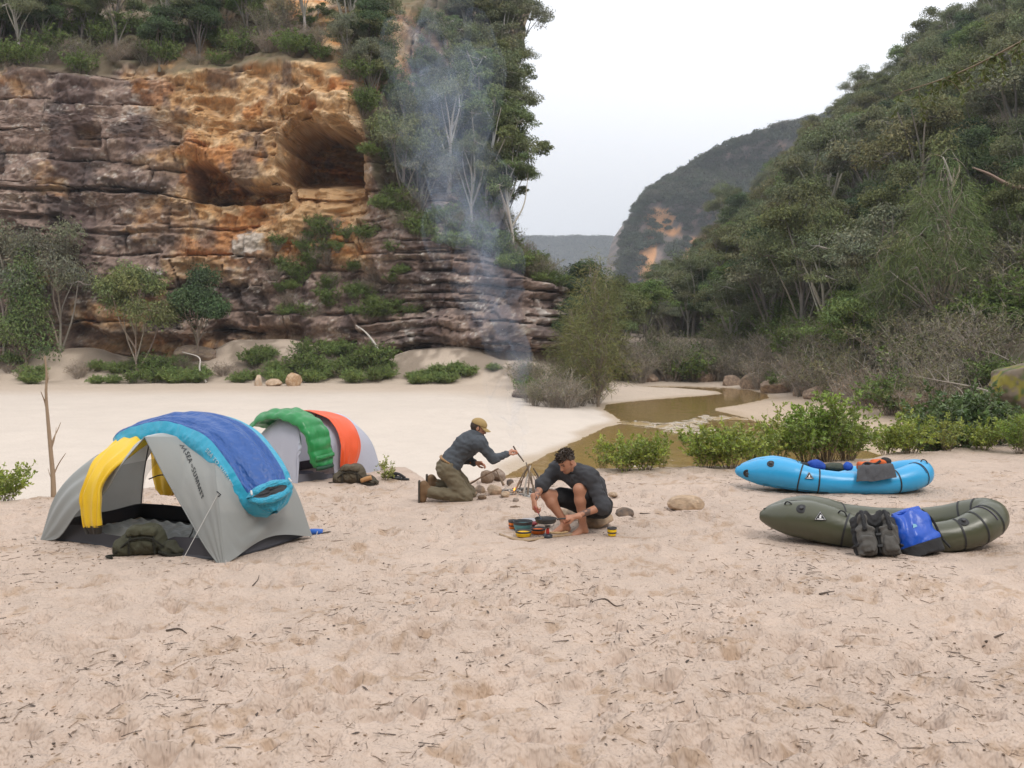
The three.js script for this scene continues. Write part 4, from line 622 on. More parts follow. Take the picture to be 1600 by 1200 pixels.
function tent(o) { // local frame: x along the long side, z towards the door side, on the ground
  const { a, b, h, fly, floor, doorL, doorR, backL, backR } = o, g = o.root, W = (p) => [p[0] * a, p[1] * h, p[2] * b];
  const L3 = (pts) => line3(pts.map(W));
  const hubR = [0.34, 1.0, 0], hubL = o.hubL ?? [-0.3, 0.99, 0], F = o.apex ?? [0.07, 1.03, 0.80], K = [0.05, 1.0, -0.80];
  const poleN = [hubR, [0.6, 0.87, 0.42], [0.83, 0.58, 0.80], [1, 0, 1]], poleR = [hubR, [0.6, 0.87, -0.42], [0.85, 0.56, -0.78], [1, 0, -1]], poleL = o.poleL ?? [hubL, [-0.62, 0.8, 0.55], [-0.87, 0.46, 0.87], [-1, 0, 1]], poleB = o.poleB ?? [hubL, [-0.62, 0.8, -0.5], [-0.87, 0.46, -0.85], [-1, 0, -1]];
  const seam = (pts) => new Bag().tube(smoothLine(pts.map((p) => V(...W(p))), 24), 0.006, 6).build();
  const body = part('fly', coonsBag([
    // right end, left end
    [L3([hubR, hubR]), L3([[1, 0.02, 1], [1.0, 0.14, 0], [1, 0.02, -1]]), L3(poleN), L3(poleR), (u, v) => -0.07 * Math.sin(u * 3.14) * Math.sin(v * 3.14) + 0.026 * v * Math.sin(u * 3.14) * Math.sin(26 * Math.atan2(u + 0.02, 1.02 - v)) * ss(0.15, 0.6, v) * ss(1.0, 0.4, u)],
    [L3([hubL, hubL]), L3([[-1, 0.02, -1], [-1.0, 0.12, 0], [-1, 0.02, 1]]), L3(poleB), L3(poleL), (u, v) => -0.06 * Math.sin(u * 3.14) * Math.sin(v * 3.14) + 0.006 * v * Math.sin(u * 26)],
    // front right with the print, front left
    [L3([F, hubR]), L3([doorR[doorR.length - 1], [1, 0.02, 1]]), L3([F, ...doorR]), L3(poleN), (u, v) => -0.02 * Math.sin(u * 3.14) * Math.sin(v * 3.14) + 0.004 * Math.sin(u * 22 + v * 5) * v],
    [L3([hubL, F]), L3([[-1, 0.02, 1], doorL[doorL.length - 1]]), L3(poleL), L3([F, ...doorL]), (u, v) => -0.03 * Math.sin(u * 3.14) * Math.sin(v * 3.14) + 0.008 * Math.sin(u * 17 + v * 7) * Math.sin(v * 3.14)],
    // back panels
    [L3([hubR, K]), L3([[1, 0.02, -1], backR[backR.length - 1]]), L3(poleR), L3([K, ...backR]), null],
    [L3([K, hubL]), L3([backL[backL.length - 1], [-1, 0.02, -1]]), L3([K, ...backL]), L3(poleB), null],
    // roof
    [L3([hubL, [0.02, 1.05, 0], hubR]), L3([F, F]), L3([hubL, F]), L3([hubR, F]), null],
    [L3([hubR, [0.02, 1.05, 0], hubL]), L3([K, K]), L3([hubR, K]), L3([hubL, K]), null],
  ]), fly, g);
  // hems and seams are a little darker
  for (const e of [[F, ...doorL], [F, ...doorR], [K, ...backL], [K, ...backR]]) part('hem', seam(e), o.hem, body);
  for (const p of [poleN, poleR, poleL, poleB]) part('pole', new Bag().tube(smoothLine(p.map((q) => V(q[0] * a * 0.985, q[1] * h * 0.985 - 0.004, q[2] * b * 0.985)), 24), 0.0065, 6).build(), black, g);
  part('ridge_pole', new Bag().tube(smoothLine([F, [0.03, 1.03, 0], K].map((q) => V(q[0] * a, q[1] * h - 0.012, q[2] * b * 0.98)), 16), 0.0065, 6).build(), black, g);
  // the bath tub floor
  const tub = new Bag(), wall = o.tub ?? 0.2, rim = [[-0.95, -0.93], [0, -0.97], [0.95, -0.93], [0.97, 0], [0.95, 0.93], [0, 0.97], [-0.95, 0.93], [-0.97, 0]], n = 48;
  const rr = (t) => { const k = t * 8, i = Math.floor(k) % 8, [x0, z0] = rim[i], [x1, z1] = rim[(i + 1) % 8]; return [lerp(x0, x1, k - Math.floor(k)) * a, lerp(z0, z1, k - Math.floor(k)) * b]; };
  tub.grid(n, 6, (u, v) => { const [x, z] = rr(u); return V(x * (1 - 0.06 * v), 0.012 + wall * v * (0.9 + 0.2 * Math.sin(u * 40) * 0.2) * (1 - 0.35 * (z > b * 0.8 && Math.abs(x) < a * 0.45 ? 1 : 0)), z * (1 - 0.05 * v) + 0.006 * Math.sin(u * 90) * v); }, true);
  const c = tub.v(0, 0.012, 0); for (let i = 0; i < n; i++) tub.tri(c, i, (i + 1) % n);
  part('floor', tub.build(), floor, g);
  for (const p of [[1, 1], [1, -1], [-1, 1], [-1, -1]]) part('peg', new Bag().tube([V(p[0] * a * 1.03, 0.05, p[1] * b * 1.05), V(p[0] * a * 1.01, -0.06, p[1] * b * 1.02)], 0.005, 5).build(), pale, g);
  return { body, W, poleN, F, hubR };
}
function coonsBag(list) { const bag = new Bag(); for (const [t, b, l, r, sag] of list) bag.geo(patchMesh(coons(t, b, l, r), 34, 34, sag)); return bag.build(); }

// --- the near tent
const T1 = { pos: V(-3.53, 0, -10.515), turn: -0.4325 };
{
  const root = thing('tent', 'grey dome tent with an open door and a blue sleeping bag over it', 'tent', T1.pos); root.rotation.y = T1.turn;
  const fly = mat(lin(0.40, 0.415, 0.405), 0.85, { transmission: 0.4, thickness: 0, sheen: 0.2 }); fly.bumpMap = crumple; fly.bumpScale = 0.004;
  const doorR = [[0.3, 0.70, 0.84], [0.53, 0.40, 0.87], [0.8, 0.12, 0.98], [0.93, 0.01, 1.02]], doorL = [[-0.08, 0.78, 0.97], [-0.23, 0.52, 1.03], [-0.46, 0.36, 1.10], [-0.78, 0.05, 1.01], [-0.93, 0.01, 1.0]];
  const t = tent({ root, a: 1.23, b: 0.685, h: 1.1, fly, floor: darkNylon, hem: mat(lin(0.22, 0.23, 0.225), 0.6), doorL, doorR, backL: [[-0.35, 0.96, -0.55], [-0.74, 0.68, -0.72], [-0.93, 0.36, -0.93], [-0.985, 0.01, -1.0]], backR: [[0.45, 0.66, -0.95], [0.75, 0.25, -1], [0.93, 0.01, -1.0]] });
  // print on the right front panel
  const font = await new FontLoader().loadAsync('fonts/droid/droid_sans_bold.typeface.json');
  const L3 = (pts) => line3(pts.map(t.W)), f = coons(L3([t.F, t.hubR]), L3([doorR[3], [1, 0.02, 1]]), L3([t.F, ...doorR]), L3(t.poleN));
  const PSIGN = normalAt(f, 0.5, 0.4).z > 0 ? -1 : 1, ink = mat(lin(0.07, 0.075, 0.08), 0.6), lay = (geo, u0, v0, k) => { const P = geo.attributes.position; for (let i = 0; i < P.count; i++) { const x = P.getX(i), y = P.getY(i), u = clamp(u0 + y * k * 1.15, 0.01, 0.99), v = clamp(v0 + x * k * 0.62 - y * k * 0.05, 0.01, 0.99), q = f(u, v).addScaledVector(normalAt(f, u, v), -0.02 * Math.sin(u * 3.14) * Math.sin(v * 3.14) + 0.004 * Math.sin(u * 22 + v * 5) * v - 0.006 * PSIGN); P.setXYZ(i, q.x, q.y, q.z); } geo.computeVertexNormals(); return geo; };
  const word = (text, size) => { const g = new TextGeometry(text, { font, size, depth: 0.0001, curveSegments: 3 }); return g; };
  part('print', lay(word('SEA', 0.115), 0.50, 0.17, 0.62), ink, t.body); 
  part('print', lay(word('TO', 0.05), 0.52, 0.17 + 0.62 * 0.62 * 0.31, 0.62), ink, t.body);
  part('print', lay(word('SUMMIT', 0.115), 0.50, 0.17 + 0.62 * 0.62 * 0.41, 0.62), ink, t.body);
  { // emblem: two peaks over a band
    const s = new THREE.Shape(); s.moveTo(0, 0); s.lineTo(0.05, 0.10); s.lineTo(0.09, 0.04); s.lineTo(0.14, 0.13); s.lineTo(0.20, 0); s.lineTo(0.15, 0.03); s.lineTo(0.13, 0.07); s.lineTo(0.09, 0); s.lineTo(0.05, 0.05); s.lineTo(0.03, 0); s.closePath();
    part('emblem', lay(new THREE.ShapeGeometry(s), 0.47, 0.085, 0.7), ink, t.body);
  }
  // inner mesh at the left end
  const mesh = mat(lin(0.12, 0.12, 0.125), 0.9, { transparent: true, opacity: 0.3 });
  part('inner_mesh', patchMesh(coons(line3([[-0.5, 0.78, 0.45], [-0.6, 0.78, -0.4]]), line3([[-1.08, 0.18, 0.6], [-1.08, 0.18, -0.6]]), line3([[-0.5, 0.78, 0.45], [-0.95, 0.5, 0.6], [-1.08, 0.18, 0.6]]), line3([[-0.6, 0.78, -0.4], [-0.95, 0.5, -0.5], [-1.08, 0.18, -0.6]])), 12, 12), mesh, root);
  const arch = (pts, r = 0.007) => new Bag().tube(smoothLine(pts.map((p) => V(...p)), 26), r, 5).build();
  part('zip_line', arch([[0.55, 0.02, 0.62], [0.72, 0.25, 0.56], [0.66, 0.5, 0.5], [0.42, 0.78, 0.4], [0.2, 0.95, 0.2]]), black, root);
  part('inner_strap', arch([[-0.1, 1.06, -0.3], [-0.35, 0.75, -0.5], [-0.52, 0.5, -0.58], [-0.5, 0.24, -0.6]], 0.016), black, root);
  part('inner_strap', arch([[-0.52, 0.5, -0.58], [0.0, 0.58, -0.6], [0.32, 0.72, -0.5]], 0.010), black, root);
  part('inner_strap', arch([[-0.52, 0.5, -0.58], [-0.75, 0.55, -0.55], [-0.9, 0.5, -0.5]], 0.008), black, root);
  // guy line
  const inv = (px, py, Z) => { const q = at(px, py, Z).sub(T1.pos); return q.applyAxisAngle(V(0, 1, 0), -T1.turn); };
  part('guy_line', new Bag().tube([inv(341, 771, 9.58), inv(283, 879, 9.35)], 0.0035, 5).build(), mat(lin(0.55, 0.54, 0.52), 0.8), root);
  part('guy_loop', new Bag().tube([inv(339, 768, 9.6), inv(345, 773, 9.56), inv(341, 776, 9.57)], 0.006, 5).build(), black, root);
  // --- the blue sleeping bag
  const bagRoot = thing('sleeping_bag', 'two-tone blue mummy sleeping bag draped over the near tent', 'sleeping bag', T1.pos); bagRoot.rotation.y = T1.turn;
  const path = [[-0.66, 1.04, 0.22], [-0.34, 1.16, 0.12], [0.0, 1.225, 0.04], [0.34, 1.21, 0.0], [0.69, 1.10, 0.03], [1.01, 0.87, 0.08], [1.23, 0.62, 0.11], [1.36, 0.40, 0.13]];
  const wid = (t) => poly(t, [[0, 0.07], [0.03, 0.17], [0.15, 0.235], [0.4, 0.31], [0.65, 0.345], [0.82, 0.33], [0.92, 0.27], [0.97, 0.18], [1, 0.05]]), thk = (t) => 0.08 * Math.sqrt(clamp(t * 16, 0.02, 1)) * poly(t, [[0, 0.8], [0.5, 1], [0.8, 1.25], [0.93, 1.4], [1, 0.5]]);
  const bagF = draped(path, [[0.1, -0.16, 0.97], [-0.42, -0.34, 0.84]], wid, thk, (t, ca, sa) => 0.018 * Math.max(0, sa) * Math.abs(Math.sin(ca * 8.5)) + 0.007 * noise(t * 26, ca * 5, sa * 3) + 0.014 * noise(t * 7, ca * 2, 4) - 0.07 * Math.abs(ca) ** 3 + 0.02 * noise(t * 4, ca * 3, 9));
  const seg = (a0, a1, n, t0 = 0, t1 = 1) => new Bag().grid(n, 130, (u, v) => bagF(lerp(t0, t1, v), lerp(a0, a1, u))).build();
  const cyan = cloth(lin(0.022, 0.34, 0.52), 0.38), blue = cloth(lin(0.010, 0.078, 0.31), 0.42); for (const m of [cyan, blue]) { m.bumpMap = crumple.clone(); m.bumpMap.repeat.set(2, 5); m.bumpScale = 0.02; }
  const shell = part('shell', seg(2.2 - 6.2832, 0.95, 48), cyan, bagRoot);
  part('top_panel', seg(0.95, 2.2, 40, 0, 0.86), blue, bagRoot); part('hood_back', seg(0.95, 2.2, 24, 0.86, 1), cyan, bagRoot);
  { // the hood: a puffy rim round a dark mouth
    const c = bagF(0.895, 1.57), T = bagF(0.94, 1.57).sub(bagF(0.84, 1.57)).normalize(), S = bagF(0.88, 0).sub(bagF(0.88, 3.1416)).normalize(), N = V().crossVectors(S, T).normalize(); if (N.y < 0) N.negate();
    const ring = (rx, ry, off, n = 48) => { const l = []; for (let k = 0; k <= n; k++) { const a = k / n * 6.2832; l.push(c.clone().addScaledVector(S, Math.cos(a) * rx).addScaledVector(T, Math.sin(a) * ry * (Math.sin(a) > 0 ? 1 : 0.7)).addScaledVector(N, off - 0.03 * Math.cos(a) ** 2)); } return l; };
    part('hood_rim', new Bag().tube(ring(0.2, 0.085, 0.02), (t) => 0.038 + 0.008 * noise(t * 26, 1), 10, null, false).build(), cyan, bagRoot);
    part('lining', new Bag().grid(32, 8, (u, v) => { const a = u * 6.2832, k = 1 - v; return c.clone().addScaledVector(S, Math.cos(a) * 0.19 * k).addScaledVector(T, Math.sin(a) * 0.075 * k * (Math.sin(a) > 0 ? 1 : 0.7)).addScaledVector(N, 0.045 - 0.008 * v + 0.012 * noise(u * 14, v * 5) - 0.03 * Math.cos(a) ** 2 * k); }, true).build(), mat(lin(0.02, 0.021, 0.025), 0.6), bagRoot);
    for (const sg of [-1, 1]) part('cord_lock', new Bag().tube([c.clone().addScaledVector(S, 0.2 * sg).addScaledVector(T, -0.05).addScaledVector(N, 0.06), c.clone().addScaledVector(S, 0.21 * sg).addScaledVector(T, -0.005).addScaledVector(N, 0.07)], 0.011, 6).build(), pale, bagRoot);
  }
  { // the maker's name along the near side
    const g = word('SEA TO SUMMIT', 0.034), P = g.attributes.position; g.computeBoundingBox(); const w = g.boundingBox.max.x;
    for (let i = 0; i < P.count; i++) { const t1 = 0.60 + 0.2 * P.getX(i) / w, aa = 0.52 + P.getY(i) * 5.5, q = bagF(t1, aa), m = bagF(t1, -1.57).lerp(bagF(t1, 1.57), 0.5), out = q.clone().sub(m).normalize(); q.addScaledVector(out, 0.014); P.setXYZ(i, q.x, q.y, q.z); } g.computeVertexNormals();
    part('print', g, mat(lin(0.5, 0.62, 0.66), 0.5), shell);
  }
  // --- the yellow quilt hung over the left of the tent, front to back
  const q = thing('quilt', 'yellow quilt hung over the left side of the near tent', 'quilt', T1.pos); q.rotation.y = T1.turn;
  const qp = [[-0.33, 0.17, 0.80], [-0.36, 0.42, 0.81], [-0.37, 0.60, 0.79], [-0.34, 0.80, 0.70], [-0.31, 0.98, 0.50], [-0.36, 1.08, 0.25], [-0.42, 1.12, 0.0], [-0.6, 1.06, -0.3], [-0.8, 0.92, -0.6], [-0.9, 0.68, -0.78], [-0.92, 0.44, -0.8], [-0.92, 0.27, -0.79]];
  const qf = draped(qp, [1, 0, 0.1], (t) => (1 + 0.14 * noise(t * 9, 3)) * poly(t, [[0, 0.085], [0.03, 0.115], [0.2, 0.15], [0.35, 0.2], [0.6, 0.24], [0.85, 0.26], [0.97, 0.2], [1, 0.1]]), (t) => poly(t, [[0, 0.01], [0.04, 0.03], [0.9, 0.026], [1, 0.008]]), (t, ca, sa) => 0.018 * Math.sin(ca * 11 + 3 * noise(t * 4, 1)) * (0.35 + 0.65 * Math.abs(t - 0.45) * 2) + 0.012 * noise(ca * 6, t * 14) - 0.045 * ca * ca * ss(0.28, 0.42, t) * ss(0.75, 0.6, t));
  const yellow = cloth(lin(0.86, 0.56, 0.015), 0.5, { transmission: 0.12, thickness: 0 }); yellow.bumpMap = crumple; yellow.bumpScale = 0.008;
  part('fabric', new Bag().grid(56, 120, (u, v) => qf(lerp(0.025, 1, v), u * 6.2832), true).build(), yellow, q);
  part('hem', new Bag().grid(40, 8, (u, v) => qf(lerp(0, 0.03, v), u * 6.2832).multiplyScalar(1.0005), true).build(), mat(lin(0.03, 0.025, 0.02), 0.7), q);
  // --- sleeping mat inside
  const pad = single('sleeping_mat', boxUV(new Bag().grid(60, 30, (u, v) => { const x = lerp(-0.95, 0.9, u), z = lerp(-0.3, 0.28, v), e = ss(0, 0.06, u) * ss(1, 0.94, u) * ss(0, 0.12, v) * ss(1, 0.88, v); return V(x, 0.02 + e * (0.075 + 0.018 * Math.sin(x * 34 + 3 * Math.sin(z * 11)) * Math.sin(z * 36)), z); }).build()), mat(lin(0.24, 0.25, 0.25), 0.6), 'grey quilted sleeping mat on the floor of the near tent', 'sleeping mat', T1.pos.clone().add(V(0, 0.012, 0))); pad.rotation.y = T1.turn;
}
// --- the far tent
{
  const pos = V(-2.99, -0.03, -15.11), turn = 0.85, root = thing('tent', 'pale lavender dome tent behind, with green and orange covers over it', 'tent', pos); root.rotation.y = turn;
  const fly = mat(lin(0.60, 0.62, 0.72), 0.85, { transmission: 0.35, thickness: 0, sheen: 0.2 }); fly.bumpMap = crumple; fly.bumpScale = 0.005;
  const a = 0.80, b = 0.62, h = 0.93;
  tent({ root, a, b, h, fly, floor: mat(lin(0.10, 0.095, 0.115), 0.6), hem: mat(lin(0.42, 0.43, 0.5), 0.6), tub: 0.16, apex: [-0.80, 0.86, 0.78], hubL: [-0.55, 0.99, 0.1], poleL: [[-0.55, 0.99, 0.1], [-0.72, 0.93, 0.5], [-0.84, 0.78, 0.82], [-0.92, 0.4, 0.92], [-1, 0, 1]], poleB: [[-0.55, 0.99, 0.1], [-0.68, 0.9, -0.45], [-0.82, 0.66, -0.8], [-0.92, 0.36, -0.92], [-1, 0, -1]], doorL: [[-0.88, 0.6, 0.9], [-0.94, 0.3, 0.98], [-1.0, 0.0, 1.03]], doorR: [[-0.25, 0.62, 0.98], [-0.18, 0.3, 1.0], [-0.14, 0.02, 1.02]], backL: [[-0.2, 0.6, -0.95], [-0.22, 0.02, -1]], backR: [[-0.15, 0.6, -0.95], [-0.17, 0.02, -1]] });
  const gb = thing('sleeping_bag', 'green puffy sleeping bag hanging over the far tent', 'sleeping bag', pos); gb.rotation.y = turn;
  const gp = [[-0.44, 0.23, 0.72], [-0.45, 0.38, 0.72], [-0.47, 0.56, 0.70], [-0.49, 0.74, 0.64], [-0.52, 0.90, 0.50], [-0.55, 0.97, 0.28], [-0.57, 0.98, 0.02], [-0.62, 0.91, -0.3], [-0.68, 0.76, -0.52]];
  const gf = draped(gp, [1, 0.02, -0.1], (t) => poly(t, [[0, 0.06], [0.03, 0.15], [0.1, 0.2], [0.5, 0.23], [0.8, 0.25], [1, 0.2]]), (t) => poly(t, [[0, 0.015], [0.03, 0.055], [0.15, 0.07], [0.9, 0.06], [1, 0.02]]), (t, ca, sa) => 0.02 * Math.abs(Math.sin(t * 30)) + 0.01 * Math.abs(Math.sin(ca * 6)) + 0.02 * noise(t * 9, ca * 3) - 0.05 * ca * ca * ss(0.3, 0.6, t));
  const green = cloth(lin(0.012, 0.225, 0.055), 0.35); green.bumpMap = crumple; green.bumpScale = 0.015;
  const gs = part('shell', new Bag().grid(44, 100, (u, v) => gf(v, u * 6.2832), true).build(), green, gb);
  part('hood', new Bag().tube(smoothLine([0, 1, 2, 3, 4, 5, 6].map((k) => gf(0.03, 0.3 + k * 0.42).add(V(0, -0.01, 0.012))), 16), 0.032, 8).build(), mat(lin(0.01, 0.06, 0.03), 0.6), gb);
  part('baffle', new Bag().tube(smoothLine([0, 1, 2, 3, 4].map((k) => gf(0.14, 0.5 + k * 0.5)), 16), 0.036, 8).build(), green, gb);
  const og = thing('quilt', 'bright orange quilt over the right half of the far tent', 'quilt', pos); og.rotation.y = turn;
  const of = draped([[0.06, 0.10, 0.69], [0.13, 0.30, 0.71], [0.19, 0.50, 0.69], [0.20, 0.70, 0.60], [0.18, 0.87, 0.42], [0.10, 0.95, 0.2], [0.10, 0.96, -0.1], [0.10, 0.84, -0.5]], [1, -0.12, -0.05], (t) => poly(t, [[0, 0.10], [0.05, 0.19], [0.2, 0.26], [0.5, 0.28], [1, 0.28]]), (t) => poly(t, [[0, 0.004], [0.1, 0.02], [1, 0.016]]), (t, ca, sa) => 0.011 * Math.sin(ca * 16) * ss(0.55, 0.1, t) + 0.006 * noise(t * 9, ca * 6) - 0.16 * Math.max(0, ca) ** 2 * ss(0.75, 0.3, t) - 0.05 * Math.max(0, ca) ** 2);
  const orange = cloth(lin(0.80, 0.095, 0.018), 0.45); orange.bumpMap = crumple; orange.bumpScale = 0.008;
  part('fabric', new Bag().grid(56, 90, (u, v) => of(v, u * 6.2832), true).build(), orange, og);
}
// ------------------------------------------------------------------ inflatable rafts (x runs from the pointed bow at -x to the stern)
function raft(o) {
  const { root, skin, L = 2.5, seamless } = o, k = L / 2.5;
  // half of the ring of tube: place and radius, bow to stern
  const st = o.stern ?? 0, H = [[-1.25, 0.245, 0.0, 0.075], [-1.15, 0.248, 0.03, 0.125], [-0.98, 0.25, 0.07, 0.182], [-0.8, 0.248, 0.12, 0.206], [-0.6, 0.222, 0.19, 0.195], [-0.38, 0.18, 0.262, 0.166], [0, 0.155, 0.31, 0.15], [0.4, 0.16, 0.31, 0.15], [0.7, 0.19 + st * 0.2, 0.27, 0.16], [0.92, 0.235 + st * 0.6, 0.19, 0.178], [1.06, 0.27 + st, 0.09, 0.176], [1.1, 0.28 + st, 0.0, 0.168]];
  const P = H.map(([x, y, z]) => [x * k, y, z]), R = H.map((h) => h[3]);
  const line = new THREE.CatmullRomCurve3(P.map((p) => V(...p)), false, 'centripetal'), pts = [], rad = [];
  for (let i = 0; i <= 44; i++) { const t = i / 44; pts.push(line.getPoint(t)); const q = t * (H.length - 1), j = Math.min(H.length - 2, Math.floor(q)); rad.push(lerp(R[j], R[j + 1], q - j)); }
  const sdf = (x, y, z) => { z = Math.abs(z); let d = 1e9; for (let i = 0; i < 44; i++) { const a = pts[i], b = pts[i + 1]; if (Math.abs(x - a.x) > 0.5) continue; d = Math.min(d, cap(x, y, z, [a.x, a.y, a.z], [b.x, b.y, b.z], rad[i], rad[i + 1])); } return d; };
  const tube = part('tube', polygonise(sdf, [-1.34 * k, -0.06, -0.56], [1.32 * k, 0.52, 0.56], 0.021), skin, root);
  // floor
  part('floor', new Bag().grid(30, 12, (u, v) => { const x = lerp(-0.95, 0.98, u) * k, w = poly(x / k, [[-0.95, 0.05], [-0.6, 0.18], [0, 0.27], [0.6, 0.25], [0.98, 0.08]]); return V(x, 0.055 + 0.02 * Math.sin(u * 3.1416) * 0, lerp(-w, w, v)); }).build(), o.floor, root);
  // dark seam bands round the tubes
  const ringAt = (t, sgn, wide = 0.02) => { const c = line.getPoint(t), T = line.getTangent(t), q = t * (H.length - 1), j = Math.min(H.length - 2, Math.floor(q)), r = lerp(R[j], R[j + 1], q - j) + 0.004; const A = V(0, 1, 0).addScaledVector(T, -T.y).normalize(), B = V().crossVectors(T, A); const f = (u, v) => { const a = u * 6.2832, p = c.clone().addScaledVector(A, Math.cos(a) * r).addScaledVector(B, Math.sin(a) * r).addScaledVector(T, (v - 0.5) * wide); p.z *= sgn; if (sgn > 0 ? p.z < 0.01 : p.z > -0.01) p.z = 0.01 * sgn; return p; }; return new Bag().grid(40, 2, f, true).build(); };
  for (const [t, sides] of o.bands) for (const s of sides) part('seam_band', ringAt(t, s), black, root);
  // the keel seam over the nose
  const nose = []; for (let i = 0; i <= 24; i++) { const t = i / 24 * 0.42, c = line.getPoint(t), q = t * (H.length - 1), j = Math.floor(q), r = lerp(R[j], R[j + 1], q - j); nose.push(V(c.x - (i === 0 ? 0.03 : 0), c.y + Math.sqrt(Math.max(0, r * r - c.z * c.z)) + 0.003, 0)); }
  part('nose_seam', new Bag().tube(nose.filter((p, i) => i < 18), 0.007, 6).build(), black, root);
  // side seam from the nose along the waterline
  const low = []; for (let i = 0; i <= 30; i++) { const t = i / 30 * 0.5, c = line.getPoint(t), q = t * (H.length - 1), j = Math.floor(q), r = lerp(R[j], R[j + 1], q - j) + 0.002, a = -0.95; low.push(V(c.x, c.y + Math.sin(a) * r, c.z + Math.cos(a) * r)); }
  part('side_seam', new Bag().tube(low, 0.006, 6).build(), black, root);
  // on the near side, a disc lies on the tube at t, turned up by a
  const onTube = (t, a, lift = 0.004) => { const c = line.getPoint(t), T = line.getTangent(t), q = t * (H.length - 1), j = Math.floor(q), r = lerp(R[j], R[j + 1], q - j) + lift, out = V(0, Math.sin(a), Math.cos(a)); out.addScaledVector(T, -T.dot(out)).normalize(); return { p: c.clone().addScaledVector(out, r), n: out }; };
  const stick = (name, geo, t, a, m, lift, spin = 0) => { const { p, n } = onTube(t, a, lift), x = part(name, geo, m, root); x.position.copy(p); x.quaternion.setFromUnitVectors(V(0, 0, 1), n); x.rotateZ(spin); return x; };
  const dome = (r, h) => new Bag().grid(20, 5, (u, v) => V(Math.cos(u * 6.2832) * r * Math.cos(v * 1.5), Math.sin(u * 6.2832) * r * Math.cos(v * 1.5), h * Math.sin(v * 1.5) - 0.006), true).build();
  for (const [t, a] of o.valves) { const v = stick('valve_patch', dome(0.055, 0.012), t, a, black, 0.003); part('valve_cap', new THREE.CylinderGeometry(0.018, 0.022, 0.022, 14).rotateX(Math.PI / 2).translate(0, 0, 0.016), mat(lin(0.05, 0.05, 0.055), 0.35), v); }
  { // emblem: white-edged triangle with a figure and a band
    const tri = (s) => { const h = new THREE.Shape(); h.moveTo(-s, -s * 0.6); h.lineTo(s, -s * 0.6); h.lineTo(0, s); h.closePath(); return new THREE.ShapeGeometry(h); };
    const e = stick('emblem', tri(0.062), o.emblem[0], o.emblem[1], black, 0.008), white = mat(lin(0.75, 0.75, 0.75), 0.5);
    for (const s of [0, 1, 2]) { const a = [[-0.05, -0.03], [0.05, -0.03], [0, 0.052]], p = a[s], q = a[(s + 1) % 3]; part('emblem_edge', new Bag().tube([V(p[0], p[1], 0.002), V(q[0], q[1], 0.002)], 0.0014, 4).build(), white, e); }
    part('emblem_figure', new Bag().geo(new THREE.CircleGeometry(0.009, 10).translate(0.004, 0.012, 0.003)).geo(new THREE.PlaneGeometry(0.02, 0.02).translate(0, -0.006, 0.003)).build(), white, e);
    part('emblem_band', new THREE.PlaneGeometry(0.06, 0.008).translate(0, -0.026, 0.0035), white, e);
  }
  // grab loops fore and aft
  const knot = (t, s) => { const { p } = onTube(t, 1.2, 0.0), l = part('grab_loop', new Bag().tube(smoothLine([p.clone().add(V(-0.03, 0, 0)), p.clone().add(V(-0.01, 0.03, 0.01)), p.clone().add(V(0.03, 0.02, 0.02)), p.clone().add(V(0.05, -0.02, 0.03))], 12), 0.008, 6).build(), black, root); };
  for (const t of o.loops) knot(t, 1);
  // cord over the stern
  const cord = []; for (let i = 0; i <= 12; i++) { const a = lerp(0.2, 2.6, i / 12), { p } = onTube(0.86, a, 0.004); cord.push(p); } part('cord', new Bag().tube(cord, 0.004, 5).build(), mat(lin(0.05, 0.03, 0.09), 0.7), root);
  return { line, onTube, sdf };
}
const raftSkin = (c) => { const m = mat(c, 0.34, { clearcoat: 0.25, clearcoatRoughness: 0.3 }); return m; };
{
  const root = thing('inflatable_raft', 'sky blue inflatable raft lying furthest back on the sand', 'raft', V(4.47, -0.03, -13.75)); root.rotation.y = -0.04; root.rotation.z = -0.015;
  raft({ root, skin: raftSkin(lin(0.025, 0.34, 0.66)), floor: mat(lin(0.05, 0.06, 0.08), 0.6), L: 2.62, bands: [[0.40, [1, -1]], [0.475, [1]], [0.72, [1]], [0.87, [1]]], valves: [[0.24, 0.75], [0.085, -0.1]], emblem: [0.44, 0.35], loops: [0.92] });
}
const G1 = V(3.86, -0.02, -10.35);
let greenTube;
{
  const root = thing('inflatable_raft', 'olive green inflatable raft in front, with a vest and blue bag against it', 'raft', G1); root.rotation.y = -0.15; root.rotation.x = 0.06;
  greenTube = raft({ root, skin: raftSkin(lin(0.07, 0.074, 0.042)), floor: mat(lin(0.06, 0.06, 0.05), 0.6), L: 2.38, stern: 0.05, bands: [[0.43, [1, -1]], [0.72, [1]], [0.80, [1, -1]], [0.88, [-1, 1]]], valves: [[0.24, 0.8], [0.74, 1.1]], emblem: [0.33, 0.5], loops: [0.40, 0.16] });
}
// ------------------------------------------------------------------ people
const field = (bones, k, grow = 0) => (x, y, z) => { let d = 1e9; for (const b of bones) { const q = cap(x, y, z, b[0], b[1], b[2] + grow, b[3] + grow); d = d > 1e8 ? q : smin(d, q, k); } return d; };
function boundsOf(bones, pad) { const lo = [1e9, 1e9, 1e9], hi = [-1e9, -1e9, -1e9]; for (const b of bones) for (const p of [b[0], b[1]]) for (let i = 0; i < 3; i++) { const r = Math.max(b[2], b[3]) + pad; lo[i] = Math.min(lo[i], p[i] - r); hi[i] = Math.max(hi[i], p[i] + r); } return [lo, hi]; }
const mesher = (bones, k, grow, cell, extra) => { const [lo, hi] = boundsOf(bones, 0.05 + grow), f = field(bones, k, grow); return polygonise(extra ? (x, y, z) => extra(f(x, y, z), x, y, z) : f, lo, hi, cell); };
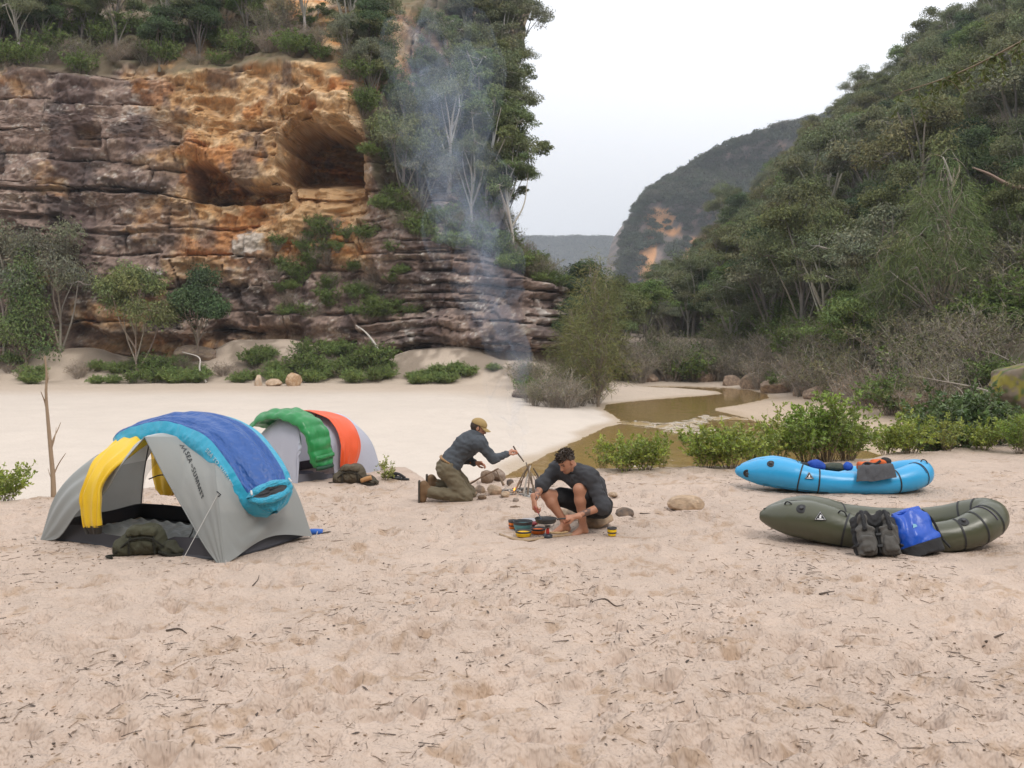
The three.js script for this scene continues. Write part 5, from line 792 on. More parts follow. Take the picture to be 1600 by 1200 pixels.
// a head that looks along +x, its middle at the origin, about 0.23 m tall
function headShape(o) {
  const f = (x, y, z) => {
    const az = Math.abs(z);
    let d = ell(x, y, z, -0.012, 0.03, 0, 0.096, 0.088, 0.076);
    d = smin(d, ell(x, y, z, 0.028, -0.035, 0, 0.062, 0.078, 0.056), 0.03);
    d = smin(d, ell(x, y, z, 0.06, -0.088, 0, 0.026, 0.022, 0.030), 0.025);               // chin
    d = smin(d, cap(x, y, az, [0.0, -0.055, 0.05], [0.05, -0.088, 0.024], 0.014, 0.013), 0.02); // jaw
    d = smin(d, cap(x, y, az, [0.076, 0.022, 0.008], [0.066, 0.018, 0.04], 0.010, 0.009), 0.012); // brow
    d = smin(d, cap(x, y, z, [0.083, 0.008, 0], [0.103, -0.034, 0], 0.008, 0.0125), 0.010);  // nose
    d = smin(d, cap(x, y, az, [0.095, -0.040, 0.004], [0.091, -0.040, 0.013], 0.007, 0.006), 0.006);
    d = smin(d, cap(x, y, az, [0.088, -0.058, 0.003], [0.076, -0.060, 0.020], 0.006, 0.004), 0.006); // lips
    d = smin(d, cap(x, y, az, [0.086, -0.068, 0.003], [0.075, -0.066, 0.018], 0.0065, 0.004), 0.006);
    d = -smin(-d, ell(x, y, az, 0.094, 0.003, 0.030, 0.018, 0.010, 0.016), 0.008);          // eye sockets
    d = smin(d, ell(x, y, az, 0.068, 0.002, 0.030, 0.012, 0.011, 0.013), 0.003);           // eyes
    const ear = ell(x, y, az, -0.008, -0.004, 0.078, 0.020, 0.032, 0.010); d = smin(d, ear, 0.006); d = -smin(-d, ell(x, y, az, -0.003, -0.002, 0.089, 0.011, 0.019, 0.006), 0.004);
    d = smin(d, cap(x, y, z, [-0.03, -0.06, 0], [-0.06, -0.16, 0], 0.055, 0.058), 0.03);     // neck
    return d;
  };
  const g = polygonise(f, [-0.13, -0.2, -0.11], [0.13, 0.14, 0.11], 0.0048);
  return tint(g, (x, y, z) => { const az = Math.abs(z), c = o.skin.clone(); const st = ss(-0.03, -0.055, y) * ss(0.0, 0.03, x) * o.beard; c.lerp(lin(0.10, 0.065, 0.045), st * 0.55); if (x > 0.07 && Math.abs(y + 0.062) < 0.009 && az < 0.022) c.lerp(lin(0.30, 0.12, 0.09), 0.7); if (x > 0.055 && y > 0.013 && y < 0.026 && az > 0.008 && az < 0.046) c.lerp(o.hair, 0.8); if (x > 0.06 && Math.abs(y - 0.002) < 0.006 && Math.abs(az - 0.030) < 0.011) c.copy(lin(0.05, 0.04, 0.035)); return c; });
}
// a right hand (mirror for a left one): wrist at the origin, fingers along +x, palm facing -y, thumb towards +z
function handShape(curl, skin, mirror = 1, spreadF = 1) {
  const bones = [[[0, 0, -0.012], [0.075, 0.002, -0.024], 0.020, 0.014], [[0, 0, 0.006], [0.078, 0.002, 0.022], 0.020, 0.014], [[0.01, 0, 0], [0.072, 0, 0], 0.020, 0.016], [[-0.06, 0.004, 0], [0, 0, 0], 0.028, 0.025]];
  const F = [[0.080, 0.026, 0.074, 0.0092], [0.086, 0.009, 0.082, 0.0096], [0.083, -0.009, 0.076, 0.0092], [0.074, -0.026, 0.060, 0.0084]];
  F.forEach(([x, z, len, r], i) => { let p = [x - 0.012, 0, z], a = 0; const dz = (z * 0.9) * spreadF * 0.12 / 0.03; for (let s = 0; s < 3; s++) { a += curl * [0.75, 1.05, 0.75][s] * (0.9 + 0.06 * i); const l = len * [0.46, 0.31, 0.23][s] + (s ? 0 : 0.012), q = [p[0] + Math.cos(a) * l, p[1] - Math.sin(a) * l, p[2] + dz * l * 0.4]; bones.push([p, q, r * [1, 0.93, 0.85][s], r * [0.93, 0.85, 0.74][s]]); p = q; } });
  const t0 = [0.018, -0.004, 0.024], t1 = [0.05, -0.018 - 0.014 * curl, 0.050 - 0.008 * curl], t2 = [0.080, -0.030 - 0.018 * curl, 0.052 - 0.026 * curl], t3 = [0.100, -0.036 - 0.022 * curl, 0.046 - 0.034 * curl];
  bones.push([t0, t1, 0.016, 0.0125], [t1, t2, 0.0115, 0.0105], [t2, t3, 0.0105, 0.0085]);
  const g = polygonise(field(bones, 0.0065), [-0.1, -0.12, -0.08], [0.19, 0.05, 0.09], 0.004);
  if (mirror < 0) { g.scale(1, 1, -1); const ix = g.index.array; for (let i = 0; i < ix.length; i += 3) { const t = ix[i]; ix[i] = ix[i + 1]; ix[i + 1] = t; } g.computeVertexNormals(); }
  return tint(g, (x) => { const c = skin.clone(); if (x > 0.07) { c.r *= 1.05; c.g *= 0.94; c.b *= 0.92; } return c; });
}
// an orientation from a forward and an up direction
const frame = (p, fwd, up) => { const f = V(...fwd).normalize(), r = V().crossVectors(f, V(...up)).normalize(), u = V().crossVectors(r, f); return new THREE.Matrix4().makeBasis(f, u, r).setPosition(...p); };
const skinMat = mat(lin(1, 1, 1), 0.55, { vertexColors: true });
const fabricMat = (c, rough = 0.9) => { const m = mat(c, rough); m.bumpMap = crumple; m.bumpScale = 0.012; return m; };
const folds = (amp, f = 14) => (d, x, y, z) => d + amp * (fbm(x * f, y * f * 1.3, z * f, 3) + 0.6 * Math.sin((y * 1.2 + x * 0.6 - z * 0.4) * 60 + 5 * noise(x * 9, y * 9, z * 9)) * 0.25);

{ // the man kneeling at the fire, seen from his right side
  const k = 12.9 / FOCAL, P = (px, py, z = 0) => [(px - 700) * k, (780 - py) * k, z];
  const skin = lin(0.46, 0.225, 0.145), hairC = lin(0.045, 0.028, 0.02);
  const root = thing('person', 'man kneeling at the campfire in a tan cap, poking it with a stick', 'person', V(-100 * k, groundY(-0.83, 12.9) - 0.005, -12.9));
  const hipN = P(699, 729, 0.09), hipF = P(699, 729, -0.09), waist = P(708, 714), chest = P(730, 692), neck = P(744, 677), shN = P(750, 687, 0.17), shF = P(748, 689, -0.17), elN = P(771.5, 711, 0.16), wrN = P(793.5, 704.5, 0.10), elF = P(726, 718, -0.2), wrF = P(743, 722.5, -0.14);
  const knN = P(729, 771, 0.13), knF = P(733, 770, -0.13), anN = P(674, 763, 0.13), anF = P(684, 757, -0.13);
  const torso = [[hipN, hipF, 0.115, 0.115], [P(699, 727), waist, 0.135, 0.125], [waist, chest, 0.125, 0.150], [chest, P(741, 682), 0.150, 0.115], [shN, shF, 0.074, 0.074], [chest, shN, 0.11, 0.08], [chest, shF, 0.11, 0.08], [neck, P(748, 668), 0.062, 0.055]];
  const armN = [[shN, elN, 0.072, 0.052], [elN, wrN, 0.050, 0.032]], armF = [[shF, elF, 0.070, 0.050], [elF, wrF, 0.048, 0.032]];
  const legs = [[hipN, knN, 0.105, 0.068], [hipF, knF, 0.105, 0.068], [knN, anN, 0.066, 0.042], [knF, anF, 0.066, 0.042], [anN, P(664, 772, 0.13), 0.042, 0.035], [anF, P(674, 768, -0.13), 0.042, 0.035]];
  const head = frame(P(748, 665.5), [0.93, -0.33, 0.02], [0.33, 0.93, 0]);
  const handN = frame(wrN, [0.80, 0.55, -0.15], [-0.55, 0.75, 0.35]), handF = frame(wrF, [1, -0.06, 0.1], [0.1, 0.75, -0.65]);
  const body = tint(mesher([...torso, ...armN, ...armF, ...legs], 0.04, -0.008, 0.014), () => skin);
  const bag = new Bag().geo(body).geo(headShape({ skin, hair: hairC, beard: 0.7 }), head).geo(handShape(1.0, skin), handN).geo(handShape(0.65, skin, -1), handF);
  part('body', bag.build(), skinMat, root);
  part('shirt', mesher([[P(704, 724, 0.06), P(704, 724, -0.06), 0.12, 0.12], [P(703, 722), waist, 0.128, 0.128], ...torso.slice(2, 7), [P(742, 681), neck, 0.075, 0.066], armN[0], [elN, lp(elN, wrN, 0.96), 0.050, 0.036], armF[0], [elF, lp(elF, wrF, 0.8), 0.048, 0.038]], 0.045, 0.006, 0.011, folds(0.022)), fabricMat(lin(0.066, 0.075, 0.088)), root);
  part('trousers', mesher([[hipN, hipF, 0.118, 0.118], [P(699, 727), P(703, 719), 0.125, 0.118], [hipN, knN, 0.112, 0.078], [hipF, knF, 0.112, 0.078], [knN, anN, 0.076, 0.062], [knF, anF, 0.076, 0.062]], 0.04, 0.010, 0.011, folds(0.028, 11)), fabricMat(lin(0.145, 0.118, 0.074)), root);
  part('belt', mesher([[P(701, 718, 0.05), P(701, 718, -0.05), 0.136, 0.136]], 0.01, 0.0, 0.012, (d, x, y, z) => Math.max(d, Math.abs((y - P(0, 717)[1]) + (x - P(701, 0)[0]) * 0.55) - 0.014)), mat(lin(0.30, 0.17, 0.07), 0.6), root);
  for (const s of [1, -1]) { const o = s > 0 ? 0 : 1, an = s > 0 ? anN : anF, ox = o * 9, oy = -o * 5;
    const b = part('boot', mesher([[lp(an, P(664 + ox, 757 + oy, 0.13 * s), 0.4), P(663 + ox, 753 + oy, 0.13 * s), 0.052, 0.046], [P(664 + ox, 752 + oy, 0.13 * s), P(662 + ox, 774 + oy, 0.13 * s), 0.050, 0.044], [an, P(664 + ox, 762 + oy, 0.13 * s), 0.060, 0.055]], 0.03, 0.004, 0.011, (d, x, y, z) => Math.max(d, -(x - P(656.5 + ox, 0)[0]))), mat(lin(0.155, 0.088, 0.04), 0.75), root);
    part('sole', mesher([[P(657 + ox, 750 + oy, 0.13 * s), P(657 + ox, 776 + oy, 0.13 * s), 0.046, 0.044]], 0.02, 0, 0.01, (d, x) => Math.max(d, x - P(658.2 + ox, 0)[0], P(655 + ox, 0)[0] - x)), mat(lin(0.06, 0.05, 0.04), 0.9), b); }
  // hair below the cap, and the cap
  const hf = (x, y, z) => Math.max(ell(x, y, z, -0.018, 0.022, 0, 0.098, 0.090, 0.083), -(0.028 - x - 0.25 * (y + 0.03)), -(y + 0.075 - 0.3 * x), y - 0.055) + 0.004 * noise(x * 90, y * 40, z * 90);
  const hg = polygonise((x, y, z) => Math.max(ell(x, y, z, -0.018, 0.02, 0, 0.099, 0.092, 0.083), x - 0.022 + 0.2 * y, -(y + 0.06), y - 0.06) + 0.004 * noise(x * 90, y * 40, z * 90), [-0.14, -0.1, -0.1], [0.08, 0.1, 0.1], 0.006); hg.applyMatrix4(head);
  part('hair', hg, mat(hairC, 0.8), root);
  const cg = polygonise((x, y, z) => Math.max(ell(x, y, z, -0.01, 0.045, 0, 0.108, 0.084, 0.088), -(y - 0.035 + 0.08 * x)) , [-0.14, 0, -0.11], [0.13, 0.15, 0.11], 0.006); cg.applyMatrix4(head);
  const capMat = fabricMat(lin(0.36, 0.25, 0.105)); const capP = part('cap', cg, capMat, root);
  const bg = new Bag().grid(16, 8, (u, v) => { const a = lerp(-1.25, 1.25, u), r0 = V(0.095 * Math.cos(a) - 0.008, 0.032, 0.083 * Math.sin(a)), r1 = V(0.165 * Math.cos(a * 0.72) + 0.0, 0.008 - 0.018 * Math.sin(a) ** 2, 0.083 * Math.sin(a * 0.95)); return r0.lerp(r1, v); }); const bt = new Bag().geo(bg.build()).geo(bg.build(), M4([0, -0.005, 0])).build(); bt.applyMatrix4(head); part('cap_brim', bt, capMat, capP);
  // the stick he holds
  const at2 = (px, py, z) => V(...P(px, py, z)).add(root.position);
  single('stick', new Bag().tube([at2(802, 693, 0.055), at2(807, 702, 0.05), at2(818.5, 717.5, 0.045)], [0.010, 0.011, 0.008], 6).build(), mat(lin(0.13, 0.10, 0.075), 0.9), 'short stick in the hand of the kneeling man', 'stick');
}
function lp(a, b, t) { return [lerp(a[0], b[0], t), lerp(a[1], b[1], t), lerp(a[2], b[2], t)]; }
const SQ = V(0.63, 0, -10.9);
{ // the man squatting on a stone over the pan
  const skin = lin(0.43, 0.205, 0.125), hairC = lin(0.05, 0.033, 0.022);
  SQ.y = groundY(0.63, 10.8);
  const root = thing('person', 'barefoot man in a dark jumper and shorts squatting over a frying pan', 'person', SQ);
  const hipL = [0.33, 0.275, 0.05], hipR = [0.15, 0.29, -0.12], pel = [0.25, 0.28, -0.03], waist = [0.27, 0.37, -0.02], back = [0.235, 0.49, 0.02], chest = [0.13, 0.58, 0.08], shL = [0.205, 0.615, 0.23], shR = [-0.125, 0.665, -0.04], neck = [0.05, 0.665, 0.12], elL = [0.335, 0.325, 0.34], wrL = [0.02, 0.225, 0.43], elR = [-0.30, 0.52, 0.10], wrR = [-0.395, 0.365, 0.26];
  const knL = [0.085, 0.495, 0.27], knR = [-0.265, 0.41, 0.07], anL = [0.135, 0.085, 0.22], anR = [-0.05, 0.10, 0.10];
  const torso = [[hipL, hipR, 0.115, 0.115], [pel, waist, 0.135, 0.125], [waist, back, 0.125, 0.135], [back, chest, 0.135, 0.140], [chest, neck, 0.13, 0.075], [shL, shR, 0.078, 0.078], [chest, shL, 0.11, 0.085], [chest, shR, 0.11, 0.085], [neck, [0.0, 0.71, 0.16], 0.064, 0.058]];
  const armL = [[shL, elL, 0.075, 0.052], [elL, wrL, 0.054, 0.033]], armR = [[shR, elR, 0.073, 0.050], [elR, wrR, 0.052, 0.033]];
  const calf = (kn, an) => [[kn, lp(kn, an, 0.3), 0.062, 0.066], [lp(kn, an, 0.3), an, 0.066, 0.040]];
  const legs = [[hipL, knL, 0.105, 0.066], [hipR, knR, 0.105, 0.066], ...calf(knL, anL), ...calf(knR, anR)];
  const foot = (an, dir) => { const [dx, dz] = dir, t = (f, y, s) => [an[0] + dx * f + dz * s, y, an[2] + dz * f - dx * s]; return [[an, t(-0.03, 0.035, 0), 0.040, 0.034], [an, t(0.09, 0.035, 0.0), 0.038, 0.030], [t(-0.03, 0.032, 0), t(0.10, 0.024, -0.02), 0.032, 0.024], [t(0.06, 0.026, 0.02), t(0.12, 0.022, 0.022), 0.026, 0.022], ...[-0.034, -0.017, 0, 0.016, 0.034].map((s, i) => [t(0.10, 0.018, s * 0.9), t(0.145 + 0.006 * i, 0.013, s), 0.012, i === 4 ? 0.014 : 0.0095])]; };
  const feet = [...foot(anL, [-0.86, 0.5]), ...foot(anR, [-0.92, 0.39])];
  const head = frame([-0.045, 0.775, 0.19], [-0.66, -0.52, 0.54], [-0.42, 0.855, 0.30]);
  const body = tint(mesher([...torso, ...armL, ...armR, ...legs, ...feet], 0.03, -0.006, 0.0125), (x, y, z) => { const c = skin.clone(); const t = noise(x * 55, y * 55, z * 55); if (x > 0.08 && x < 0.2 && y < 0.31 && y > 0.2 && z > 0.33 && t > -0.25) c.lerp(lin(0.05, 0.045, 0.045), 0.8); if (x < -0.33 && y > 0.38 && y < 0.5 && t > -0.15) c.lerp(lin(0.08, 0.07, 0.07), 0.65); return c; });
  const handR = frame(wrR, [0.12, -0.93, 0.34], [-0.75, 0.1, 0.6]), handL = frame(wrL, [-0.96, -0.1, 0.1], [0.1, 0.75, 0.65]);
  const bag = new Bag().geo(body).geo(headShape({ skin, hair: hairC, beard: 0.55 }), head).geo(handShape(0.85, skin), handR).geo(handShape(0.95, skin, -1), handL);
  part('body', bag.build(), skinMat, root);
  const sh = part('shirt', mesher([[lp(pel, waist, 0.5), waist, 0.135, 0.130], ...torso.slice(2, 4), [chest, lp(chest, neck, 0.85), 0.135, 0.085], ...torso.slice(5, 8), [shL, lp(shL, elL, 1.0), 0.080, 0.066], [shR, lp(shR, elR, 1.0), 0.078, 0.062], [elR, lp(elR, wrR, 0.12), 0.062, 0.058], [elL, lp(elL, wrL, 0.06), 0.066, 0.064]], 0.045, 0.008, 0.011, folds(0.022)), fabricMat(lin(0.043, 0.044, 0.05)), root);
  part('collar', new Bag().tube(Array.from({ length: 25 }, (_, i) => { const a = i / 24 * 6.2832; return V(0.035 + 0.07 * Math.cos(a) * 0.9, 0.685 + 0.012 * Math.cos(a + 0.5) + 0.02 * Math.sin(a) * -1, 0.135 + 0.07 * Math.sin(a)); }), 0.012, 6).build(), fabricMat(lin(0.02, 0.02, 0.022)), sh);
  part('shorts', mesher([[hipL, hipR, 0.120, 0.120], [pel, waist, 0.135, 0.120], [hipL, lp(hipL, knL, 0.66), 0.115, 0.092], [hipR, lp(hipR, knR, 0.60), 0.115, 0.092]], 0.04, 0.010, 0.012, folds(0.012, 12)), fabricMat(lin(0.012, 0.012, 0.014)), root);
  const hr = rng(15), hg = new Bag().geo(polygonise((x, y, z) => Math.max(ell(x, y, z, -0.016, 0.042, 0, 0.103, 0.090, 0.083), -(y - 0.048 + 0.9 * Math.max(0, 0.02 - x) + 0.02 * Math.sin(z * 40))) + 0.010 * noise(x * 45, y * 45, z * 45) + 0.004 * noise(x * 110, y * 110, z * 110), [-0.14, -0.1, -0.11], [0.11, 0.16, 0.11], 0.0055));
  for (let i = 0; i < 260; i++) { const a = hr() * 6.28, e = Math.acos(hr() * 0.95), d = V(Math.sin(e) * Math.cos(a), Math.cos(e), Math.sin(e) * Math.sin(a)), p = V(-0.014 + d.x * 0.1, 0.045 + d.y * 0.088, d.z * 0.082); if (p.y < 0.045) continue; const t = V(0.012 * (hr() - 0.2), 0.006, 0.02 * (hr() - 0.5)); hg.tube([p, p.clone().addScaledVector(d, 0.012).add(t), p.clone().addScaledVector(d, 0.014).addScaledVector(t, 2.2)], [0.005, 0.004, 0.0015], 4, null, false); }
  const hgeo = hg.build(); hgeo.applyMatrix4(head); part('hair', hgeo, mat(hairC, 0.6), root);
  part('wristband', new THREE.TorusGeometry(0.034, 0.004, 6, 20).applyMatrix4(frame(lp(elR, wrR, 0.9), [0, 0, 1], [0.5, 0.8, -0.2]).clone()), black, root);
}
// ------------------------------------------------------------------ camp: stones, fire, cooking things, packs, gear on the rafts
function stone(seed, sx, sy, sz, cuts = 7, rough = 0.16) { // a weathered stone, half sizes in metres
  const r = rng(seed), g = mergeVertices(new THREE.IcosahedronGeometry(1, 14).deleteAttribute('normal').deleteAttribute('uv')), P = g.attributes.position, planes = [];
  for (let k = 0; k < cuts; k++) planes.push([rdir(r), 0.62 + 0.3 * r()]);
  for (let k = 0; k < P.count; k++) { const d = V().fromBufferAttribute(P, k).normalize(); let q = 1 + rough * fbm(d.x * 1.6 + seed, d.y * 1.6, d.z * 1.6, 4); for (const [n, m] of planes) { const c = n.dot(d); if (c * q > m) q = lerp(q, m / c, 0.85); } q += 0.02 * noise(d.x * 9, d.y * 9 + seed, d.z * 9) + 0.012 * noise(d.x * 22, d.y * 22 + seed, d.z * 22); P.setXYZ(k, d.x * q * sx, d.y * q * sy, d.z * q * sz); }
  g.computeVertexNormals(); return g;
}
const stoneTint = (g, a, b, seed) => tint(g, (x, y, z) => { const n = fbm(x * 9 + seed, y * 9, z * 9, 4); return a.clone().lerp(b, ss(-0.25, 0.3, n)).multiplyScalar(1 + 0.25 * noise(x * 40, y * 40, z * 40)); });
const stoneMat = mat(lin(1, 1, 1), 0.95, { vertexColors: true });
const gp = (px, py) => { const Z = FOCAL * EYE / (py - 510), X = (px - 800) * Z / FOCAL; return V(X, groundY(X, Z), -Z); };
function putStone(name, label, px, py, w, h, d, seed, a, b, group, sink = 0.25) { const p = gp(px, py); p.z -= d * 0.4; const m = single(name, stoneTint(stone(seed, w / 2, h / 2 * (1 + sink), d / 2), a, b, seed), stoneMat, label, 'stone', p.add(V(0, h / 2 * (1 - sink * 0.6), 0)), group); m.rotation.y = seed; return m; }
const TAN = lin(0.42, 0.30, 0.20), BUFF = lin(0.52, 0.39, 0.28), BROWN = lin(0.20, 0.135, 0.09), GREYST = lin(0.26, 0.20, 0.16), SOOT = lin(0.09, 0.07, 0.06);
putStone('rock', 'flat tan rock lying alone between the cook and the rafts', 1076, 801, 0.46, 0.17, 0.3, 3, TAN, BUFF);
putStone('rock', 'dark brown rock on the sand just right of the cook', 977, 813, 0.26, 0.14, 0.2, 4, SOOT, BROWN, null, 0.05);
putStone('rock', 'small pale block of rock behind the cook', 959, 781, 0.16, 0.08, 0.12, 5, TAN, GREYST, null, 0.08);
putStone('seat_rock', 'brown boulder that the cook sits on', 928, 828, 0.46, 0.185, 0.34, 6, lin(0.25, 0.17, 0.11), TAN);
putStone('seat_rock', 'smaller brown stone behind the bare feet of the cook', 890, 818, 0.26, 0.14, 0.22, 8, GREYST, TAN);
// --- the fire
const FIRE = gp(822, 772);
{
  const ring = [[760, 760, 0.24, 0.17, 0.2, 'large round brown stone left of the fire', BROWN, GREYST], [779, 756, 0.22, 0.17, 0.2, 'brown stone leaning on the large one by the fire', GREYST, BROWN], [772, 776, 0.20, 0.13, 0.16, 'pale angular stone at the front left of the fire', BUFF, TAN], [751, 772, 0.17, 0.10, 0.15, 'grey stone between the knee and the fire', GREYST, TAN], [738, 779, 0.14, 0.09, 0.14, 'pinkish stone touching the knee of the kneeling man', TAN, GREYST], [753, 782, 0.12, 0.06, 0.1, 'small flat stone at the very front of the fire ring', BROWN, TAN], [790, 780, 0.15, 0.07, 0.12, 'low buff stone at the front of the fire', BUFF, TAN], [797, 762, 0.13, 0.08, 0.1, 'soot-stained stone at the edge of the ash', SOOT, BROWN], [848, 770, 0.12, 0.07, 0.1, 'small dark stone at the right of the ash', SOOT, GREYST], [850, 757, 0.13, 0.06, 0.1, 'low stone behind the right of the fire', BROWN, GREYST], [806, 786, 0.10, 0.05, 0.08, 'fist-sized stone in front of the ash', GREYST, TAN]];
  ring.forEach(([px, py, w, h, d, label, a, b], i) => putStone('fire_stone', label, px, py, w, h, d, 20 + i, a, b, 'stones round the campfire'));
  const ash = new Bag(), r = rng(61); // bed of ash with chips and charred twigs
  for (let i = 0; i < 900; i++) { const a = r() * 6.28, q = Math.pow(r(), 0.7) * 0.36, p = V(Math.cos(a) * q * 1.15, 0.045 * (1 - q / 0.4) * r() + 0.005, Math.sin(a) * q * 0.8), s = 0.006 + 0.016 * r(), c = r() < 0.65 ? lin(0.5, 0.49, 0.48) : r() < 0.5 ? lin(0.25, 0.24, 0.23) : lin(0.03, 0.03, 0.03); ash.geo(new THREE.TetrahedronGeometry(s), M4([p.x, p.y, p.z], [r() * 6, r() * 6, r() * 6], [1, 0.5, 1.6]), c); }
  for (let i = 0; i < 160; i++) { const a = r() * 6.28, q = r() * 0.4, t = r() * 6.28, l = 0.04 + 0.09 * r(), p = V(Math.cos(a) * q * 1.2, 0.015 + 0.05 * r() * (1 - q / 0.45), Math.sin(a) * q * 0.8); ash.tube([p, p.clone().add(V(Math.cos(t) * l, 0.02 * (r() - 0.3), Math.sin(t) * l))], 0.0035, 4, r() < 0.5 ? lin(0.4, 0.38, 0.36) : lin(0.06, 0.05, 0.045)); }
  ash.grid(28, 6, (u, v) => { const a = u * 6.2832, q = v * 0.42; const p = V(Math.cos(a) * q * 1.15, 0.038 * (1 - v) * (1 + 0.4 * noise(u * 9, v * 4)) - 0.004, Math.sin(a) * q * 0.8); p.color = lin(0.40, 0.37, 0.35).multiplyScalar(0.8 + 0.5 * hash(Math.floor(u * 28), Math.floor(v * 6))); return p; }, true);
  const am = single('ash_bed', ash.build(), mat(lin(1, 1, 1), 1, { vertexColors: true }), 'bed of white ash and charred twigs under the fire', 'ash', FIRE.clone()); am.userData.kind = 'stuff';
  const k = -FIRE.z / FOCAL, P = (px, py, z) => V((px - 822) * k, (772 - py) * k, z);
  const tips = [[828, 727, 0.0], [822, 724, 0.02], [829, 730, -0.03], [833, 733, 0.03], [826, 731, 0.06], [831, 728, -0.05], [824, 735, -0.02], [835, 742, 0.02], [829, 738, 0.05], [820, 745, 0.06], [838, 750, 0.0]];
  const feet = [[804, 764, 0.06], [836, 766, 0.15], [818, 768, 0.22], [846, 760, 0.05], [824, 770, 0.26], [812, 758, -0.18], [842, 756, -0.16], [850, 766, 0.1], [832, 770, 0.2], [801, 768, 0.12], [853, 760, -0.02]];
  const words = ['longest leaning stick of the fire pile', 'tallest stick of the fire pile, forked at the tip', 'pale barkless stick at the front of the fire pile', 'right-hand leaning stick of the fire pile', 'white ash-covered stick in the middle of the fire pile', 'dark stick at the back left of the fire pile', 'dark stick at the back right of the fire pile', 'short grey stick right of the fire pile', 'second pale stick at the front of the fire pile', 'low stick lying to the left of the fire pile', 'thin twig at the far right of the fire pile'];
  tips.forEach((t, i) => { const a = P(...feet[i]), b = P(...t), m = a.clone().lerp(b, 0.5).add(V(0.012 * Math.sin(i * 5), 0.01, 0.01 * Math.cos(i * 3))); a.y = Math.max(0.01, a.y * 0.3); single('fire_stick', new Bag().tube(smoothLine([a, m, b], 8), (u) => (0.010 + 0.004 * Math.sin(i * 7)) * (1.1 - 0.5 * u), 6).build(), mat([lin(0.2, 0.15, 0.11), lin(0.16, 0.12, 0.09), lin(0.42, 0.38, 0.34), lin(0.11, 0.085, 0.07)][i % 4], 0.95), words[i], 'stick', FIRE.clone(), 'sticks stacked over the fire'); });
  // forked stick propped over the stones
  const q = (px, py, z = 0) => at(px, py, -FIRE.z + z);
  single('propped_stick', new Bag().tube(smoothLine([q(731, 758, -0.1), q(755, 744, 0), q(779, 732, 0.05)], 10), (u) => 0.013 - 0.004 * u, 7).tube([q(760, 742, 0.0), q(759.5, 738, 0.0)], 0.006, 5).build(), mat(lin(0.17, 0.105, 0.065), 0.9), 'long brown stick propped up left of the fire', 'stick');
  single('propped_stick', new Bag().tube(smoothLine([q(775, 734, 0.02), q(781, 746, 0.0), q(787, 758, -0.05)], 8), (u) => 0.008 + 0.012 * u * u, 7).build(), mat(lin(0.22, 0.16, 0.11), 0.9), 'short forked stick holding up the long one', 'stick');
  // a small flame low in the pile, and its light
  const flame = thing('flame', 'small orange flame low in the stick pile', 'flame', FIRE.clone().add(V(-0.16, 0.045, 0.12)));
  part('flame_tongue', new Bag().grid(10, 8, (u, v) => { const a = u * 6.2832, w = 0.016 * Math.sin(Math.PI * Math.pow(v, 0.6)) + 0.001; return V(Math.cos(a) * w * 0.7 + 0.012 * v * v, v * 0.045, Math.sin(a) * w * 0.7); }, true).build(), mat(lin(0.9, 0.4, 0.1), 1, { emissive: lin(1, 0.38, 0.07), emissiveIntensity: 0.9 }), flame);
  const fl = new THREE.PointLight(lin(1, 0.45, 0.12), 0.03); fl.position.set(0.0, 0.04, 0.03); fl.castShadow = true; fl.shadow.radius = 1; fl.name = 'flame_light'; flame.add(fl);
}
{ // smoke drifting up from the fire: many thin veils
  const r = rng(88), path = [[824, 738, 13.2], [816, 715, 13.25], [806, 680, 13.3], [800, 630, 13.4], [796, 570, 13.6], [786, 510, 13.8], [768, 440, 14.1], [748, 370, 14.4], [730, 300, 14.8], [712, 230, 15.2], [700, 160, 15.6], [690, 90, 16]].map(([a, b, c]) => at(a, b, c)), c = new THREE.CatmullRomCurve3(path, false, 'centripetal'), bag = new Bag(), base = mergeVertices(new THREE.IcosahedronGeometry(1, 5).deleteAttribute('normal').deleteAttribute('uv'));
  for (let i = 0; i < 42; i++) {
    const t = Math.pow((i + 0.5) / 42, 0.72), p = c.getPoint(t), R = poly(t, [[0, 0.015], [0.08, 0.035], [0.2, 0.10], [0.4, 0.24], [0.65, 0.42], [1, 0.68]]) * (0.6 + 0.7 * r()), off = rdir(r).multiplyScalar(R * 0.95); off.y *= 0.5; p.add(off);
    const g = base.clone(), P = g.attributes.position, sd = r() * 50; for (let k = 0; k < P.count; k++) { const d = V().fromBufferAttribute(P, k), q = 1 + 0.75 * fbm(d.x * 1.1 + sd, d.y * 1.1, d.z * 1.1, 3); P.setXYZ(k, d.x * q * R * 0.62 + 0.45 * R * Math.sin(d.y * 2.6 + sd), d.y * q * R * 1.7, d.z * q * R * 0.62 + 0.3 * R * Math.cos(d.y * 2.1 + sd)); }
    bag.geo(g, M4([p.x, p.y, p.z], [0, r() * 6, 0.35 * (r() - 0.2)], 1));
  }
  const s = single('campfire_smoke', bag.build(), mat(lin(0.60, 0.74, 0.96), 1, { transparent: true, opacity: 0.019 }), 'thin blue smoke drifting up from the campfire', 'smoke'); s.userData.kind = 'stuff'; s.castShadow = false;
}
